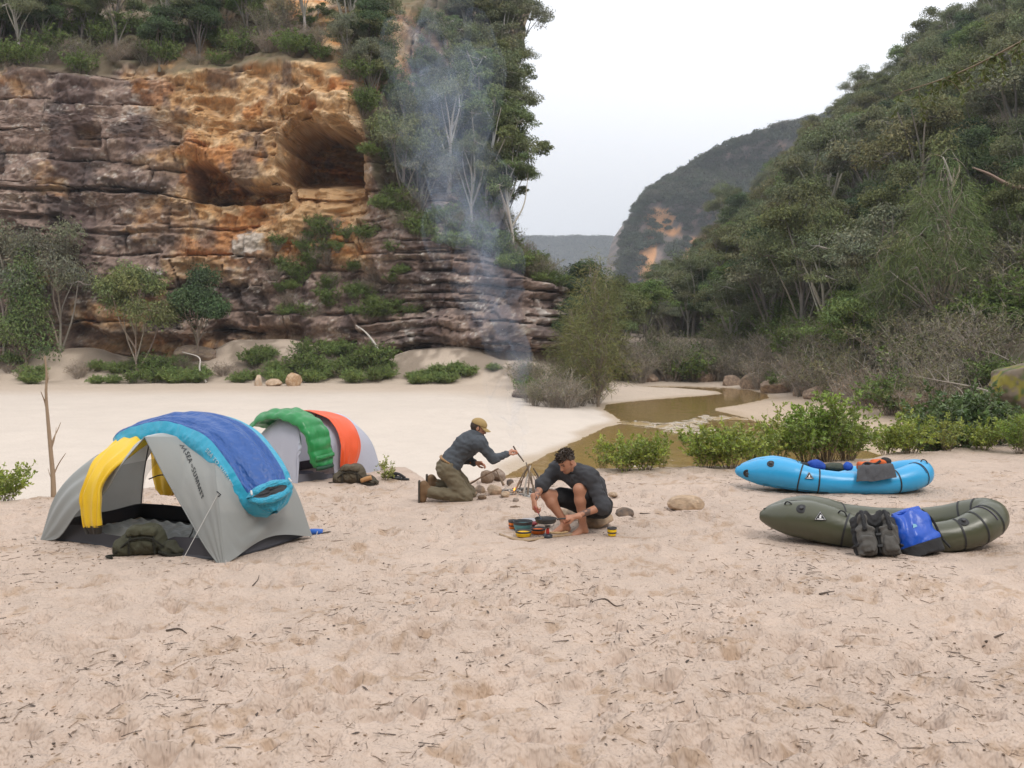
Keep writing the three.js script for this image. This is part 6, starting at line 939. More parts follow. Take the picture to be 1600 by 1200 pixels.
// --- cooking things
const lathe = (pts, n = 28) => new THREE.LatheGeometry(pts.map(([x, y]) => new THREE.Vector2(x, y)), n);
function bowl(name, label, px, py, r0, r1, h, c, rimH = 0.28, mid = false) {
  const o = thing(name, label, name.includes('cup') ? 'cup' : 'bowl', gp(px, py).add(V(0, 0.004, -r1))), dark = mat(lin(0.055, 0.055, 0.06), 0.6), cm = mat(c, 0.5), yr = h * (1 - rimH), rr = lerp(r0, r1, 1 - rimH);
  part('wall', lathe([[0.001, 0.004], [r0 * 0.96, 0.0], [r0, 0.006], [lerp(r0, rr, 0.45) + 0.002, yr * 0.45], [lerp(r0, rr, 0.5) - 0.003, yr * 0.5], [lerp(r0, rr, 0.55) + 0.002, yr * 0.55], [rr, yr], [rr - 0.006, yr], [r0 * 0.9, 0.012], [0.001, 0.012]]), cm, o);
  part('rim', lathe([[rr + 0.001, yr - 0.001], [r1, h - 0.004], [r1 + 0.003, h], [r1 - 0.004, h + 0.001], [rr - 0.006, yr]]), dark, o);
  if (mid) part('band', lathe([[lerp(r0, rr, 0.40) + 0.0035, yr * 0.40], [lerp(r0, rr, 0.6) + 0.0035, yr * 0.6]]), dark, o);
  return o;
}
bowl('bowl', 'teal collapsible bowl with a dark rim, tallest of the stacked cookware', 817, 835.5, 0.085, 0.108, 0.105, lin(0.10, 0.27, 0.29), 0.30);
bowl('bowl', 'yellow shallow bowl in front of the teal bowl', 818, 843, 0.075, 0.088, 0.058, lin(0.80, 0.50, 0.01), 0.3);
bowl('bowl', 'orange shallow bowl right of the yellow one', 841, 839, 0.072, 0.084, 0.056, lin(0.80, 0.17, 0.015), 0.35);
bowl('cup', 'orange cup half hidden behind the teal bowl', 802, 831, 0.045, 0.055, 0.09, lin(0.78, 0.19, 0.02), 0.25, true);
bowl('cup', 'yellow cup with dark bands standing alone on the sand', 957, 842.5, 0.040, 0.052, 0.088, lin(0.80, 0.52, 0.01), 0.2, true);
{
  const o = thing('food_box', 'red shallow food box with a pale lid behind the bowls', 'box', gp(829, 826).add(V(0.0, 0.0, -0.14)));
  part('tray', lathe([[0.001, 0], [0.145, 0.002], [0.158, 0.02], [0.16, 0.045], [0.001, 0.046]], 36), mat(lin(0.30, 0.025, 0.03), 0.45), o); part('seal', lathe([[0.158, 0.020], [0.166, 0.026], [0.160, 0.034]], 36), black, o);
  part('lid', lathe([[0.162, 0.046], [0.155, 0.060], [0.10, 0.070], [0.001, 0.072]], 36), mat(lin(0.34, 0.04, 0.045), 0.45), o); part('lid_film', lathe([[0.12, 0.0695], [0.11, 0.074], [0.001, 0.076]], 30), mat(lin(0.50, 0.47, 0.48), 0.35), o);
  o.scale.set(1, 1, 0.8);
}
const panAt = SQ.clone().add(V(-0.275, 0.165, 0.42));
{ // gas stove and frying pan
  const base = V(panAt.x + 0.02, groundY(panAt.x, -panAt.z), panAt.z), top = panAt.y - base.y, s = thing('gas_stove', 'small gas stove with a red valve under the frying pan', 'stove', base);
  part('canister', lathe([[0.001, 0], [0.048, 0.0], [0.052, 0.008], [0.050, 0.03], [0.03, 0.042], [0.001, 0.044]]), mat(lin(0.03, 0.035, 0.045), 0.4), s);
  part('valve', lathe([[0.001, 0.042], [0.018, 0.042], [0.018, top - 0.065], [0.012, top - 0.05], [0.001, top - 0.05]], 14), mat(lin(0.55, 0.03, 0.02), 0.4), s);
  part('burner', lathe([[0.001, top - 0.055], [0.03, top - 0.05], [0.033, top - 0.03], [0.001, top - 0.026]], 18), mat(lin(0.3, 0.28, 0.26), 0.35, { metalness: 0.8 }), s);
  for (let i = 0; i < 3; i++) { const a = i * 2.09; part('pot_support', new Bag().tube([V(0.015 * Math.cos(a), top - 0.06, 0.015 * Math.sin(a)), V(0.06 * Math.cos(a), top - 0.03, 0.06 * Math.sin(a)), V(0.07 * Math.cos(a), top - 0.002, 0.07 * Math.sin(a))], 0.003, 5).build(), mat(lin(0.35, 0.34, 0.33), 0.3, { metalness: 0.8 }), s); }
  const p = thing('frying_pan', 'black frying pan held over the stove', 'pan', panAt.clone()), iron = mat(lin(0.022, 0.023, 0.024), 0.45);
  part('pan_body', lathe([[0.001, 0], [0.092, 0], [0.102, 0.006], [0.115, 0.046], [0.119, 0.048], [0.113, 0.049], [0.098, 0.010], [0.001, 0.008]], 36), iron, p);
  part('handle', new Bag().tube(smoothLine([V(0.115, 0.04, 0.02), V(0.16, 0.047, 0.022), V(0.27, 0.05, 0.012)], 8), 0.009, 7).build(), iron, p);
  single('fried_food', new Bag().grid(24, 6, (u, v) => { const a = u * 6.2832, q = v * (0.05 + 0.012 * Math.sin(a * 3)); return V(Math.cos(a) * q, 0.016 * (1 - v * v) + 0.004 * noise(u * 20, v * 6), Math.sin(a) * q); }, true).build(), mat(lin(0.5, 0.33, 0.14), 0.5), 'browned food in the frying pan', 'food', panAt.clone().add(V(0.035, 0.009, 0.01)));
  const sp = thing('spatula', 'spatula with a red handle in the hand of the cook', 'spatula', panAt.clone());
  part('handle', new Bag().tube([V(-0.118, 0.155, -0.115), V(-0.07, 0.08, -0.06)], 0.008, 6).build(), mat(lin(0.28, 0.04, 0.03), 0.5), sp); part('blade', new Bag().tube([V(-0.075, 0.085, -0.062), V(-0.045, 0.035, -0.03)], 0.006, 6).geo(new THREE.BoxGeometry(0.05, 0.004, 0.055), M4([-0.03, 0.018, -0.012], [0.2, 0.6, -0.6])).build(), mat(lin(0.07, 0.09, 0.12), 0.5), sp);
}
{ // bark and split wood under and beside the bowls
  const slab = (name, label, pts, w, h, c) => { const a = pts.map(([px, py]) => gp(px, py).add(V(0, h * 0.6, 0))), cv = new THREE.CatmullRomCurve3(a, false, 'centripetal'); return single(name, new Bag().grid(12, 30, (u, v) => { const p = cv.getPoint(v), ang = u * 6.2832, ww = w * (0.55 + 0.45 * Math.sin(Math.PI * clamp(v, 0.06, 0.94))) * (1 + 0.25 * noise(v * 9, w * 50)); return p.add(V(0, Math.sin(ang) * h + 0.006 * noise(v * 14, u * 3), Math.cos(ang) * ww)); }, true).build(), mat(c, 0.95), label, 'wood'); };
  slab('bark_slab', 'curved slab of bark under the bowls', [[780, 838], [800, 843], [825, 846], [850, 844]], 0.05, 0.012, lin(0.33, 0.235, 0.15));
  slab('bark_slab', 'pale split wood right of the orange bowl', [[855, 835], [872, 836], [888, 834]], 0.03, 0.012, lin(0.52, 0.36, 0.19));
  slab('bark_slab', 'long split wood slab in front of the bare feet', [[862, 842], [880, 840], [902, 838]], 0.035, 0.014, lin(0.40, 0.28, 0.17));
  slab('driftwood', 'flat dark stick on the sand left of the cook', [[797, 796], [806, 796], [813, 795]], 0.03, 0.012, lin(0.19, 0.13, 0.09));
}
// --- packs
const canvas = (c) => { const m = mat(c, 0.85); m.bumpMap = crumple; m.bumpScale = 0.03; return m; };
function pack(label, pos, turn, s, c, extra) {
  const o = thing('backpack', label, 'backpack', pos); o.rotation.y = turn; o.scale.setScalar(s);
  const wr = (d, x, y, z) => d + 0.018 * fbm(x * 9, y * 9, z * 9, 3) + 0.006 * Math.sin(x * 40 + y * 25 + 4 * noise(x * 8, y * 8, z * 8));
  part('sack', boxUV(polygonise((x, y, z) => wr(smin(smin(ell(x, y, z, -0.02, 0.14, 0, 0.27, 0.15, 0.17), ell(x, y, z, 0.05, 0.22, -0.02, 0.17, 0.13, 0.14), 0.04), ell(x, y, z, -0.22, 0.09, 0.03, 0.12, 0.10, 0.13), 0.05), x, y, z), [-0.42, -0.05, -0.26], [0.4, 0.42, 0.26], 0.017), 2), canvas(c), o);
  part('lid', boxUV(polygonise((x, y, z) => wr(rbox(x, y, z, 0.0, 0.28, 0.03, 0.17, 0.055, 0.13, 0.05), x, y, z), [-0.22, 0.18, -0.16], [0.22, 0.4, 0.2], 0.015), 2), canvas(c.clone().multiplyScalar(1.15)), o);
  part('side_pocket', boxUV(polygonise((x, y, z) => wr(smin(ell(x, y, z, 0.30, 0.08, 0.06, 0.13, 0.09, 0.11), ell(x, y, z, 0.40, 0.05, 0.08, 0.10, 0.055, 0.09), 0.04), x, y, z), [0.12, -0.04, -0.1], [0.56, 0.22, 0.22], 0.015), 2), canvas(c.clone().multiplyScalar(0.7)), o);
  const strap = (pts, r = 0.012) => part('strap', new Bag().tube(smoothLine(pts.map((p) => V(...p)), 20), r, 6).build(), canvas(c.clone().multiplyScalar(0.35)), o);
  strap([[-0.28, 0.05, 0.14], [-0.1, 0.2, 0.17], [0.1, 0.22, 0.17], [0.25, 0.12, 0.15]]); strap([[-0.1, 0.33, 0.06], [-0.12, 0.18, 0.17], [-0.12, 0.04, 0.17]]); strap([[0.12, 0.33, 0.06], [0.14, 0.18, 0.16], [0.16, 0.04, 0.16]]); strap([[0.2, 0.06, 0.15], [0.34, 0.03, 0.2], [0.45, 0.02, 0.14]], 0.018); strap([[-0.3, 0.02, 0.1], [-0.36, 0.03, 0.18], [-0.28, 0.02, 0.24]], 0.014);
  return o;
}
pack('olive green backpack lying in front of the near tent door', gp(218, 873).add(V(0, -0.01, -0.12)), 0.1, 0.86, lin(0.048, 0.047, 0.026));
{
  const o = pack('brown rolled-up backpack in front of the orange quilt', gp(548, 757).add(V(0, -0.01, -0.12)), -0.15, 0.82, lin(0.088, 0.07, 0.045));
  part('rolled_mat', new Bag().tube(smoothLine([V(0.22, 0.08, 0.17), V(0.32, 0.12, 0.18), V(0.40, 0.14, 0.16)], 6), 0.04, 10).build(), mat(lin(0.42, 0.22, 0.09), 0.8), o);
  const sh = (px, py, label, n) => { const g = thing('water_shoe', label, 'shoe', gp(px, py)); g.rotation.y = n; part('sole', boxUV(polygonise((x, y, z) => Math.max(ell(x, y, z, 0, 0.0, 0, 0.15, 0.05, 0.055), y - 0.02, -y), [-0.18, -0.02, -0.08], [0.18, 0.06, 0.08], 0.012)), black, g); part('upper', new Bag().tube(smoothLine([V(-0.11, 0.02, 0.03), V(-0.09, 0.08, 0.02), V(-0.02, 0.07, 0), V(0.08, 0.03, 0.02)], 10), 0.02, 7).build(), mat(lin(0.03, 0.03, 0.033), 0.8), g); };
  sh(612, 750, 'black water shoe behind the far tent corner, nearer the tent', 0.2); sh(626, 752, 'black water shoe lying further right of the far tent', -0.4);
}
{ // blue rolled strap beside the near tent
  const p = gp(497, 832), o = thing('strap_roll', 'blue strap roll with a loose black end beside the near tent', 'strap', p);
  part('roll', new Bag().tube(smoothLine([V(-0.10, 0.03, 0), V(-0.03, 0.035, 0.01), V(0.05, 0.03, 0)], 8), 0.032, 9).build(), mat(lin(0.02, 0.12, 0.50), 0.5), o);
  part('loose_end', new Bag().tube(smoothLine([V(0.04, 0.02, 0.03), V(0.12, 0.03, 0.0), V(0.17, 0.02, 0.03), V(0.13, 0.01, 0.07), V(0.2, 0.008, 0.16)], 20), 0.008, 5).build(), black, o);
}
// --- what lies on and against the rafts
{
  const p = V(0, 0, 0), Zv = 9.62, q = at(1374, 858, Zv), vest = thing('life_vest', 'grey and black life vest leaning on the green raft', 'life vest', V(q.x, groundY(q.x, Zv), -Zv)); vest.rotation.set(-0.42, -0.1, 0);
  const wrk = (d, x, y, z) => d + 0.022 * fbm(x * 11, y * 11, z * 11, 4) + 0.006 * Math.sin(y * 55 + 9 * noise(x * 9, y * 5, z * 9)), g1 = canvas(lin(0.085, 0.08, 0.073)), bk = canvas(lin(0.022, 0.022, 0.024));
  part('back_panel', boxUV(polygonise((x, y, z) => wrk(smin(rbox(x, y, z, 0, 0.2, -0.04, 0.215, 0.19, 0.04, 0.035), Math.max(rbox(x, y, z, 0, 0.37, -0.02, 0.16, 0.08, 0.04, 0.035), 0.05 - Math.hypot(x, y - 0.46)), 0.03), x, y, z), [-0.27, -0.03, -0.12], [0.27, 0.5, 0.06], 0.013)), bk, vest);
  for (const s of [-1, 1]) {
    part('front_panel', boxUV(polygonise((x, y, z) => wrk(smin(rbox(x, y, z, 0.105 * s, 0.15, 0.035, 0.09, 0.14, 0.045, 0.03), rbox(x, y, z, 0.115 * s, 0.32, 0.01, 0.045, 0.09, 0.035, 0.03), 0.04), x, y, z), [Math.min(0.0, 0.23 * s), -0.02, -0.06], [Math.max(0.0, 0.23 * s), 0.44, 0.12], 0.012)), g1, vest);
    part('pocket', boxUV(polygonise((x, y, z) => wrk(rbox(x, y, z, 0.11 * s, 0.11, 0.085, 0.065, 0.075, 0.03, 0.022), x, y, z), [Math.min(0.0, 0.2 * s), 0.0, 0.03], [Math.max(0, 0.2 * s), 0.22, 0.14], 0.011)), g1, vest);
    part('shoulder_strap', new Bag().tube(smoothLine([V(0.12 * s, 0.24, 0.085), V(0.115 * s, 0.36, 0.06), V(0.11 * s, 0.44, 0.0), V(0.11 * s, 0.40, -0.06)], 12), 0.022, 7).build(), bk, vest);
    part('side_strap', new Bag().tube(smoothLine([V(0.19 * s, 0.10, 0.07), V(0.23 * s, 0.10, 0.02), V(0.22 * s, 0.1, -0.06)], 8), 0.012, 6).build(), bk, vest);
  }
  part('zip', new THREE.BoxGeometry(0.016, 0.24, 0.012).translate(0, 0.15, 0.07), bk, vest); for (const y of [0.09, 0.2]) part('buckle', new THREE.BoxGeometry(0.05, 0.022, 0.016).translate(0, y, 0.082), black, vest);
  const Zb = 9.72, b0 = at(1446, 858, Zb), bagT = thing('dry_bag', 'bright blue dry bag with a black base leaning on the green raft', 'dry bag', V(b0.x, groundY(b0.x, Zb), -Zb)); bagT.rotation.set(-0.42, 0.12, 0.30);
  const bf = (x, y, z) => { const w = poly(y, [[0, 0.20], [0.15, 0.215], [0.3, 0.20], [0.42, 0.17], [0.5, 0.15]]), th = poly(y, [[0, 0.10], [0.2, 0.11], [0.36, 0.075], [0.46, 0.05]]); return Math.max(ell(x, 0, z, 0, 0, 0, w, 1, th) , Math.abs(y - 0.22) - 0.22) + 0.018 * fbm(x * 7, y * 7, z * 7, 3) + 0.009 * Math.sin(x * 22 - y * 26 + 4 * noise(x * 6, y * 6, z)) * ss(0.08, 0.2, y); };
  const cut = (a, b) => boxUV(polygonise((x, y, z) => Math.max(bf(x, y, z), a - y, y - b), [-0.27, -0.04, -0.17], [0.27, 0.56, 0.17], 0.012));
  const bl = mat(lin(0.012, 0.085, 0.50), 0.32); bl.bumpMap = crumple; bl.bumpScale = 0.02; part('bag', cut(0.115, 0.52), bl, bagT); part('base', cut(-0.02, 0.118), bk, bagT); part('closure', new Bag().tube([V(-0.15, 0.44, 0), V(0.0, 0.45, 0.005), V(0.15, 0.44, 0)], 0.026, 8).build(), bl, bagT);
  part('mark', new THREE.ShapeGeometry(new THREE.Shape([new THREE.Vector2(0, 0), new THREE.Vector2(0.05, 0.005), new THREE.Vector2(0.045, 0.03), new THREE.Vector2(0.015, 0.04)])).translate(-0.06, 0.27, 0.105), mat(lin(0.2, 0.45, 0.62), 0.4), bagT);
  part('edge_strap', new Bag().tube(smoothLine([V(0.17, 0.42, 0.0), V(0.22, 0.3, 0.02), V(0.235, 0.1, 0.02), V(0.26, 0.0, 0.04)], 14), 0.014, 6).build(), bk, bagT);
}
{ // on the blue raft
  const put = (name, label, cat, px, py, Z, g, m, turn = 0) => { const o = single(name, boxUV(g), m, label, cat, at(px, py, Z)); o.rotation.y = turn; return o; };
  const lump = (rx, ry, rz, sd) => polygonise((x, y, z) => ell(x, y, z, 0, 0, 0, rx, ry, rz) + 0.03 * fbm(x * 8 + sd, y * 8, z * 8, 3), [-rx * 1.4, -ry * 1.5, -rz * 1.5], [rx * 1.4, ry * 1.5, rz * 1.5], 0.014);
  put('stuff_sack', 'blue and black stuff sack in the bow of the blue raft', 'stuff sack', 1274, 728, 13.75, lump(0.14, 0.075, 0.11, 1), canvas(lin(0.012, 0.06, 0.34)));
  put('stuff_sack', 'black roll beside the blue sack in the blue raft', 'stuff sack', 1257, 727, 13.72, lump(0.07, 0.05, 0.08, 4), canvas(lin(0.015, 0.016, 0.02)));
  put('stuff_sack', 'olive and blue stuff sack in the middle of the blue raft', 'stuff sack', 1305, 730, 13.75, lump(0.15, 0.06, 0.1, 7), canvas(lin(0.05, 0.06, 0.045)));
  put('stuff_sack', 'small blue stuff sack right of the olive one in the blue raft', 'stuff sack', 1324, 729, 13.7, lump(0.07, 0.06, 0.07, 9), canvas(lin(0.015, 0.08, 0.42)));
  const ov = thing('life_vest', 'orange and black life vest lying across the blue raft', 'life vest', at(1365, 729, 13.72));
  part('panel', boxUV(polygonise((x, y, z) => smin(rbox(x, y, z, -0.09, 0, 0, 0.12, 0.06, 0.1, 0.04), rbox(x, y, z, 0.07, 0.04, -0.02, 0.09, 0.05, 0.1, 0.04), 0.03) + 0.02 * fbm(x * 9, y * 9, z * 9, 3), [-0.26, -0.1, -0.15], [0.22, 0.14, 0.15], 0.014)), canvas(lin(0.62, 0.12, 0.025)), ov); part('collar', boxUV(lump(0.07, 0.05, 0.07, 3).translate(0.17, 0.07, 0)), canvas(lin(0.02, 0.02, 0.022)), ov);
  part('strap', new Bag().tube(smoothLine([V(-0.22, -0.02, 0.1), V(-0.15, 0.06, 0.1), V(-0.02, 0.05, 0.11), V(0.06, 0.09, 0.09)], 12), 0.018, 6).build(), canvas(lin(0.03, 0.03, 0.033)), ov);
  // grey towel over the near tube
  const A = [at(1341, 727, 13.55), at(1392, 724, 13.55)], Bp = [at(1338, 752, 13.21), at(1401, 746, 13.21)], top = [at(1340, 731, 13.33), at(1396, 727, 13.33)];
  const tw = coons(line3([A[0].toArray(), A[1].toArray()]), line3([Bp[0].toArray(), Bp[0].clone().lerp(Bp[1], 0.45).add(V(0, -0.015, 0.02)).toArray(), Bp[1].toArray()]), line3([A[0].toArray(), top[0].toArray(), Bp[0].toArray()]), line3([A[1].toArray(), top[1].toArray(), Bp[1].toArray()]));
  single('towel', boxUV(new Bag().geo(patchMesh(tw, 30, 20, (u, v) => 0.012 * noise(u * 7, v * 5))).geo(patchMesh(tw, 30, 20, (u, v) => 0.012 * noise(u * 7, v * 5) + 0.006)).build(), 2), canvas(lin(0.055, 0.055, 0.06)), 'dark grey towel hung over the side of the blue raft', 'towel');
  const st = at(1240, 722, 14.7); single('tree_stump', new Bag().tube(smoothLine([V(0, -0.1, 0), V(-0.02, 0.1, 0), V(-0.05, 0.2, 0.02)], 8), (t) => 0.075 - 0.015 * t + 0.006 * Math.sin(t * 20), 12).build(), mat(lin(0.26, 0.18, 0.12), 0.95), 'weathered tree stump behind the bow of the blue raft', 'stump', V(st.x, groundY(st.x, 14.7), -14.7));
}
// ------------------------------------------------------------------ dead wood, boulders, litter
{ // the dead sapling by the near tent
  const Z = 13.1, q = (px, py, d = 0) => at(px, py, Z + d), w = new Bag(), c = lin(0.34, 0.245, 0.165), o = thing('dead_sapling', 'bare dead sapling standing behind the near tent', 'sapling', V(0, 0, 0));
  const b = (pts, r) => new Bag().tube(smoothLine(pts.map((p) => q(...p)), 16), (t) => r * (1 - 0.72 * t), 7).build(), m = mat(c, 0.95);
  part('trunk', b([[84, 778], [83, 745], [79, 700], [75, 655], [72, 615], [73, 585], [70, 556]], 0.036), m, o);
  for (const [p, r] of [[[[74, 645], [70, 628], [64, 612, -0.1]], 0.014], [[[80, 712], [82, 690], [90, 672, 0.1], [95, 660, 0.12]], 0.013], [[[81, 700], [86, 682], [88, 668, 0.1]], 0.009], [[[84, 742], [90, 728], [100, 712, -0.1], [103, 708, -0.1]], 0.010], [[[83, 752], [78, 742], [75, 732, 0.05]], 0.008], [[[72, 605], [76, 590], [76, 580, 0.1]], 0.007]]) part('branch', b(p, r), m, o);
}
{ // boulders at the cliff foot, on the banks and on the slope
  const put = (name, label, X, Z, w, h, d, seed, a, b, y, group) => { const m = single(name, stoneTint(stone(seed, w / 2, h / 2, d / 2, 8, 0.2), a, b, seed), stoneMat, label, 'boulder', V(X, (y ?? bankY(X, Z)) + h * 0.3, -Z), group); m.rotation.y = seed * 1.7; return m; };
  put('boulder', 'squared tan boulder at the foot of the mound', -12.0, 54.6, 1.1, 0.9, 0.9, 71, lin(0.40, 0.25, 0.14), lin(0.5, 0.36, 0.24));
  put('boulder', 'low pale boulder left of the squared tan one', -13.0, 54.3, 0.9, 0.5, 0.7, 72, BUFF, TAN);
  put('boulder', 'leaning pale slab at the left of the tan boulders', -13.9, 54.6, 0.5, 0.75, 0.5, 73, BUFF, lin(0.55, 0.47, 0.38));
  put('boulder', 'long flat block of rock under the trees by the cliff', -19.2, 60.2, 2.6, 1.2, 1.4, 74, lin(0.38, 0.29, 0.21), lin(0.27, 0.2, 0.16));
  put('boulder', 'brown rock shelf on the sand below the she-oak', 2.0, 47, 1.8, 0.9, 1.3, 75, lin(0.27, 0.2, 0.17), lin(0.36, 0.28, 0.23));
  put('boulder', 'smaller brown rock beside the shelf below the she-oak', 0.6, 49, 1.3, 0.6, 1.0, 76, lin(0.22, 0.17, 0.14), lin(0.33, 0.25, 0.2));
  const r = rng(91), words = ['tilted brown slab', 'rounded grey boulder', 'long brown ledge', 'small dark boulder', 'cracked tan boulder'];
  [[16.2, 44, 2.6, 1.3], [15.6, 46.5, 2.0, 1.0], [15.2, 49, 2.4, 1.2], [15.6, 52, 1.8, 1.1], [14.8, 56, 2.6, 1.5], [14.6, 59.5, 2.0, 1.4], [12.4, 64.6, 2.2, 1.2], [10.6, 65.2, 1.8, 1.0], [8.8, 65, 2.0, 0.9], [16.6, 40.5, 1.9, 0.9], [17.0, 38, 1.5, 0.8], [13.6, 62, 1.6, 1.0]].forEach(([X, Z, w, h], i) => put('bank_boulder', words[i % 5] + ' on the far bank, ' + ['nearest the sandbar', 'second from the sandbar', 'third from the sandbar', 'under the scrub', 'at the dark overhang', 'just past the overhang', 'right of the bend', 'in the middle of the bend', 'left of the bend', 'behind the green bushes', 'right behind the green bushes', 'where the river turns'][i], X, Z, w, h, w * 0.7, 80 + i, lin(0.24, 0.17, 0.125), lin(0.38, 0.28, 0.2), bankY(X, Z) - 0.2));
  const mossy = (seed, w, h, d) => tint(stone(seed, w / 2, h / 2, d / 2, 8, 0.2), (x, y, z) => { const n = fbm(x * 3.2 + seed, y * 3.2, z * 3.2, 5); return lin(0.17, 0.135, 0.10).lerp(lin(0.22, 0.19, 0.035), ss(-0.02, 0.12, n)).lerp(lin(0.08, 0.11, 0.03), ss(0.05, 0.2, noise(x * 5, y * 5, z * 5 + seed) * 0.4)).multiplyScalar(1 + 0.3 * noise(x * 9, y * 9, z * 9)); });
  const ms = (X, Z, w, h, seed, label) => { const m = single('mossy_boulder', mossy(seed, w, h, w * 0.8), stoneMat, label, 'boulder', V(X, bankY(X, Z) + h * 0.4, -Z)); };
  ms(16.0, 31, 2.2, 2.1, 95, 'yellow-mossed boulder at the right edge of the slope'); ms(15.2, 37, 1.6, 1.3, 96, 'half-mossed boulder below the tall she-oak');
}
{ // fallen branches on the right bank and white dead limbs
  const r = rng(44), grey = mat(lin(0.34, 0.30, 0.26), 0.95), whiteW = mat(lin(0.55, 0.51, 0.46), 0.9);
  for (let i = 0; i < 34; i++) {
    const Z = 30 + 22 * r(), X = hillFoot(Z) + 0.6 + 5.5 * r(), y = bankY(X, Z), a = r() * 6.28, L = 1.2 + 2.4 * r(), up = 0.1 + 0.8 * r() * r(), p = V(X, y + 0.1, -Z), d = V(Math.cos(a), up, Math.sin(a) * 0.6), bag = new Bag(), pts = [p, p.clone().addScaledVector(d, L * 0.35).add(V(0, 0.15 * r(), 0)), p.clone().addScaledVector(d, L * 0.7).add(V(0.2 * (r() - 0.5), 0.1 * r(), 0)), p.clone().addScaledVector(d, L)], ln = smoothLine(pts, 14);
    bag.tube(ln, (t) => 0.035 * (1.1 - t), 6); for (let k = 0; k < 4; k++) { const s = ln[4 + Math.floor(r() * 9)], e = s.clone().add(V((r() - 0.5) * 1.0, 0.2 + 0.5 * r(), (r() - 0.5) * 0.8)); bag.tube(smoothLine([s, s.clone().lerp(e, 0.5).add(V(0, 0.08, 0)), e], 6), (t) => 0.014 * (1.1 - t), 5); }
    single('fallen_branch', bag.build(), r() < 0.3 ? whiteW : grey, 'bare fallen branch lying in the scrub of the right bank', 'branch', null, 'fallen branches on the right bank');
  }
  const limb = (label, pts, rad, m = whiteW) => single('dead_limb', new Bag().tube(smoothLine(pts, 20), (t) => rad * (1.1 - 0.8 * t), 7).build(), m, label, 'branch');
  limb('white dead limb hanging over the ledges of the spur', [at(602, 580, 58.6), at(590, 545, 58.7), at(572, 520, 58.9), at(556, 508, 59)], 0.09);
  limb('bent dead limb on the mound below the cliff', [at(322, 598, 57.2), at(312, 578, 57.4), at(312, 560, 57.6), at(285, 550, 58)], 0.07);
  limb('thick dark bough reaching out of the wood on the right', [at(1560, 410, 46), at(1520, 395, 46), at(1490, 385, 45.6), at(1460, 378, 45.4), at(1440, 366, 45)], 0.2, mat(lin(0.11, 0.085, 0.07), 0.95));
  limb('pale bough among the crowns at the upper right', [at(1620, 296, 50), at(1580, 290, 50), at(1545, 272, 49.5), at(1520, 262, 49)], 0.14, mat(lin(0.36, 0.25, 0.2), 0.95));
  limb('white forked trunk on the slope of the spur', [at(748, 352, 66), at(755, 330, 66), at(752, 318, 66.2), at(757, 310, 66.2)], 0.12);
}
{ // a leafy bough reaching into the picture from above
  const r = rng(66), o = thing('hanging_bough', 'leafy bough hanging into view high on the right', 'branch', at(1425, 150, 9)), w = new Bag(), l = new Bag(), main = smoothLine([V(1.9, 1.0, 0.2), V(1.1, 0.55, 0.1), V(0.4, 0.2, 0), V(-0.15, 0.02, 0)], 24);
  w.tube(main, (t) => 0.014 * (1.15 - t), 6, lin(0.2, 0.15, 0.1));
  for (let k = 0; k < 26; k++) { const s0 = main[Math.floor(4 + r() * 20)], e = s0.clone().add(V((r() - 0.6) * 0.35, -0.1 - 0.16 * r(), (r() - 0.5) * 0.35)), pts = smoothLine([s0, s0.clone().lerp(e, 0.5).add(V(0, 0.05, 0)), e], 8); w.tube(pts, (t) => 0.004 * (1.2 - t), 4, lin(0.2, 0.15, 0.1), false); for (let j = 0; j < 30; j++) { const p = pts[1 + Math.floor(r() * 7.9)], d = rdir(r); d.y -= 0.6; leafQuad(l, p, d.normalize(), V().crossVectors(d, rdir(r)).normalize(), 0.055 + 0.03 * r(), 0.012, toneOf(lin(0.12, 0.15, 0.03), r, 0.3)); } }
  part('twigs', w.build(), barkMat, o); part('leaves', l.build(), bushMat, o);
}
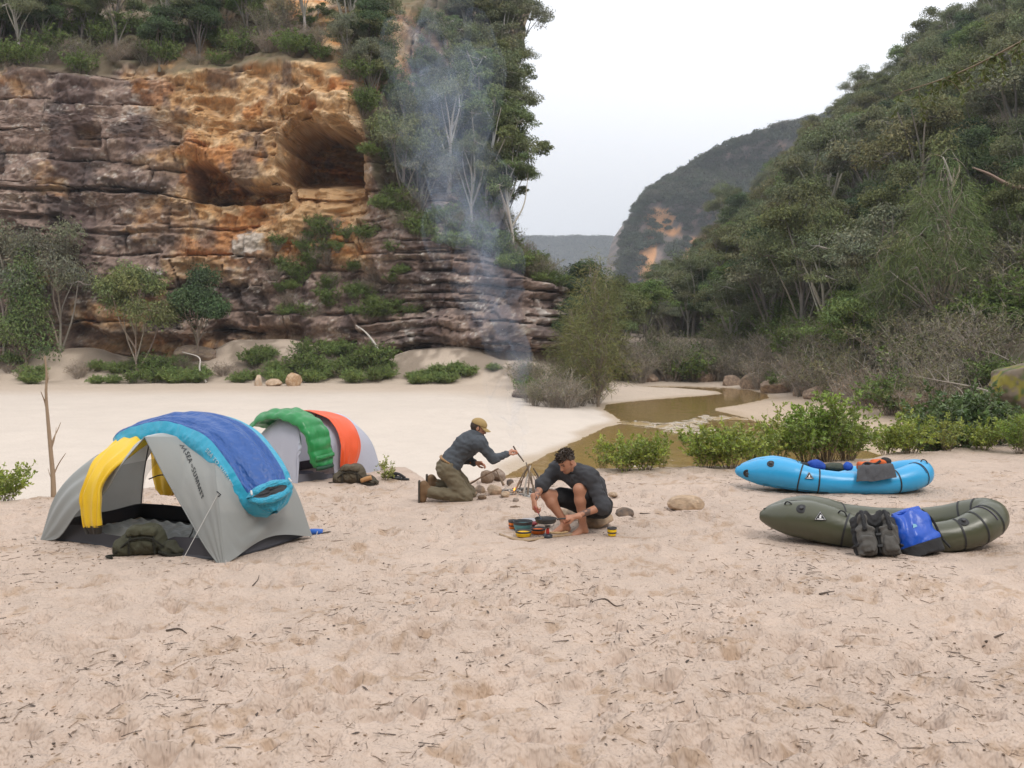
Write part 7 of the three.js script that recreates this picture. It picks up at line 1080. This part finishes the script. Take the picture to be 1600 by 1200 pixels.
{ // twigs and dead leaves trodden into the sand: too many to count
  const r = rng(17), col = new THREE.Color(), mk = (geo, n, name, label, size, cols, lift) => {
    const im = shade(new THREE.InstancedMesh(geo, mat(lin(1, 1, 1), 0.95), n)); im.name = name; im.userData.kind = 'stuff'; tag(im, label, 'litter'); let i = 0;
    while (i < n) { const Z = 3.4 * Math.pow(15.4 / 3.4, Math.pow(r(), 0.62)), X = (r() * 2 - 1) * (Z * 0.56 + 1.5); if (Z > terraceEdge(X) - 0.1) continue; if (fbm(X * 0.9, Z * 0.9, 5, 3) + 0.35 < r() * 0.45) continue; const s = size * (0.35 + 1.1 * Math.pow(r(), 2.2)); im.setMatrixAt(i, M4([X, groundY(X, Z) + lift * s, -Z], [(r() - 0.5) * 0.5, r() * 6.28, (r() - 0.5) * 0.35], s)); const c = cols[Math.floor(r() * cols.length)]; im.setColorAt(i, col.copy(c).multiplyScalar(0.7 + 0.6 * r())); i++; }
    scene.add(im);
  };
  const twig = (seed) => { const q = rng(seed); return new Bag().tube(smoothLine([V(-0.5, 0, 0), V(-0.15, 0.03 * q(), 0.14 * (q() - 0.5)), V(0.2, 0.04 * q(), 0.2 * (q() - 0.5)), V(0.5, 0.0, 0.12 * (q() - 0.5))], 6), (t) => 0.026 * (1.1 - 0.7 * t), 4).tube([V(0.1, 0.01, 0.02), V(0.28, 0.04, 0.14 * (q() > 0.5 ? 1 : -1))], [0.014, 0.006], 4).build(); };
  const dry = new Bag().grid(2, 6, (u, v) => V((v - 0.5), 0.05 * Math.sin(v * 5), (u - 0.5) * 0.26 * Math.sin(Math.PI * clamp(v, 0.03, 0.97)))).build(), chip = new THREE.DodecahedronGeometry(0.5).scale(1, 0.5, 0.7);
  const browns = [lin(0.13, 0.09, 0.065), lin(0.2, 0.14, 0.095), lin(0.08, 0.06, 0.05), lin(0.24, 0.17, 0.12)];
  for (const s of [1, 2, 3]) mk(twig(s), 2300, numbered('twig_litter'), 'fine twigs scattered over the trampled sand', 0.09, browns, 0.02);
  mk(dry, 3600, 'leaf_litter', 'dead leaves scattered over the trampled sand', 0.05, [...browns, lin(0.3, 0.19, 0.11)], 0.06);
  mk(chip, 4200, 'bark_crumbs', 'crumbs of bark and gumnuts on the trampled sand', 0.018, browns, 0.1);
  // a few sticks large enough to pick out
  const stickAt = (label, pts, rad) => single('sand_stick', new Bag().tube(smoothLine(pts.map(([px, py]) => gp(px, py).add(V(0, rad * 0.8, 0))), 12), (t) => rad * (1.1 - 0.7 * t), 6).build(), mat(lin(0.10, 0.075, 0.06), 0.95), label, 'stick');
  stickAt('dark curved stick on the sand below the green raft', [[1281, 938], [1290, 934], [1304, 931]], 0.009);
  stickAt('long thin stick on the open sand right of the middle', [[925, 945], [945, 945], [962, 942], [975, 941]], 0.008);
  stickAt('thin twig on the sand in front of the near tent', [[395, 915], [402, 908], [405, 898]], 0.006);
  stickAt('straight stick on the sand right of the cook', [[1000, 808], [1012, 806], [1030, 804]], 0.007);
  stickAt('crooked stick at the lower right of the sand', [[1540, 1000], [1562, 994], [1580, 990]], 0.009);
  stickAt('thin stick lying left of the cooking things', [[660, 812], [680, 806], [690, 804]], 0.006);
  stickAt('short dark stick on the sand at the lower left', [[260, 988], [280, 983], [292, 985]], 0.008);
}
renderer.render(scene, camera);
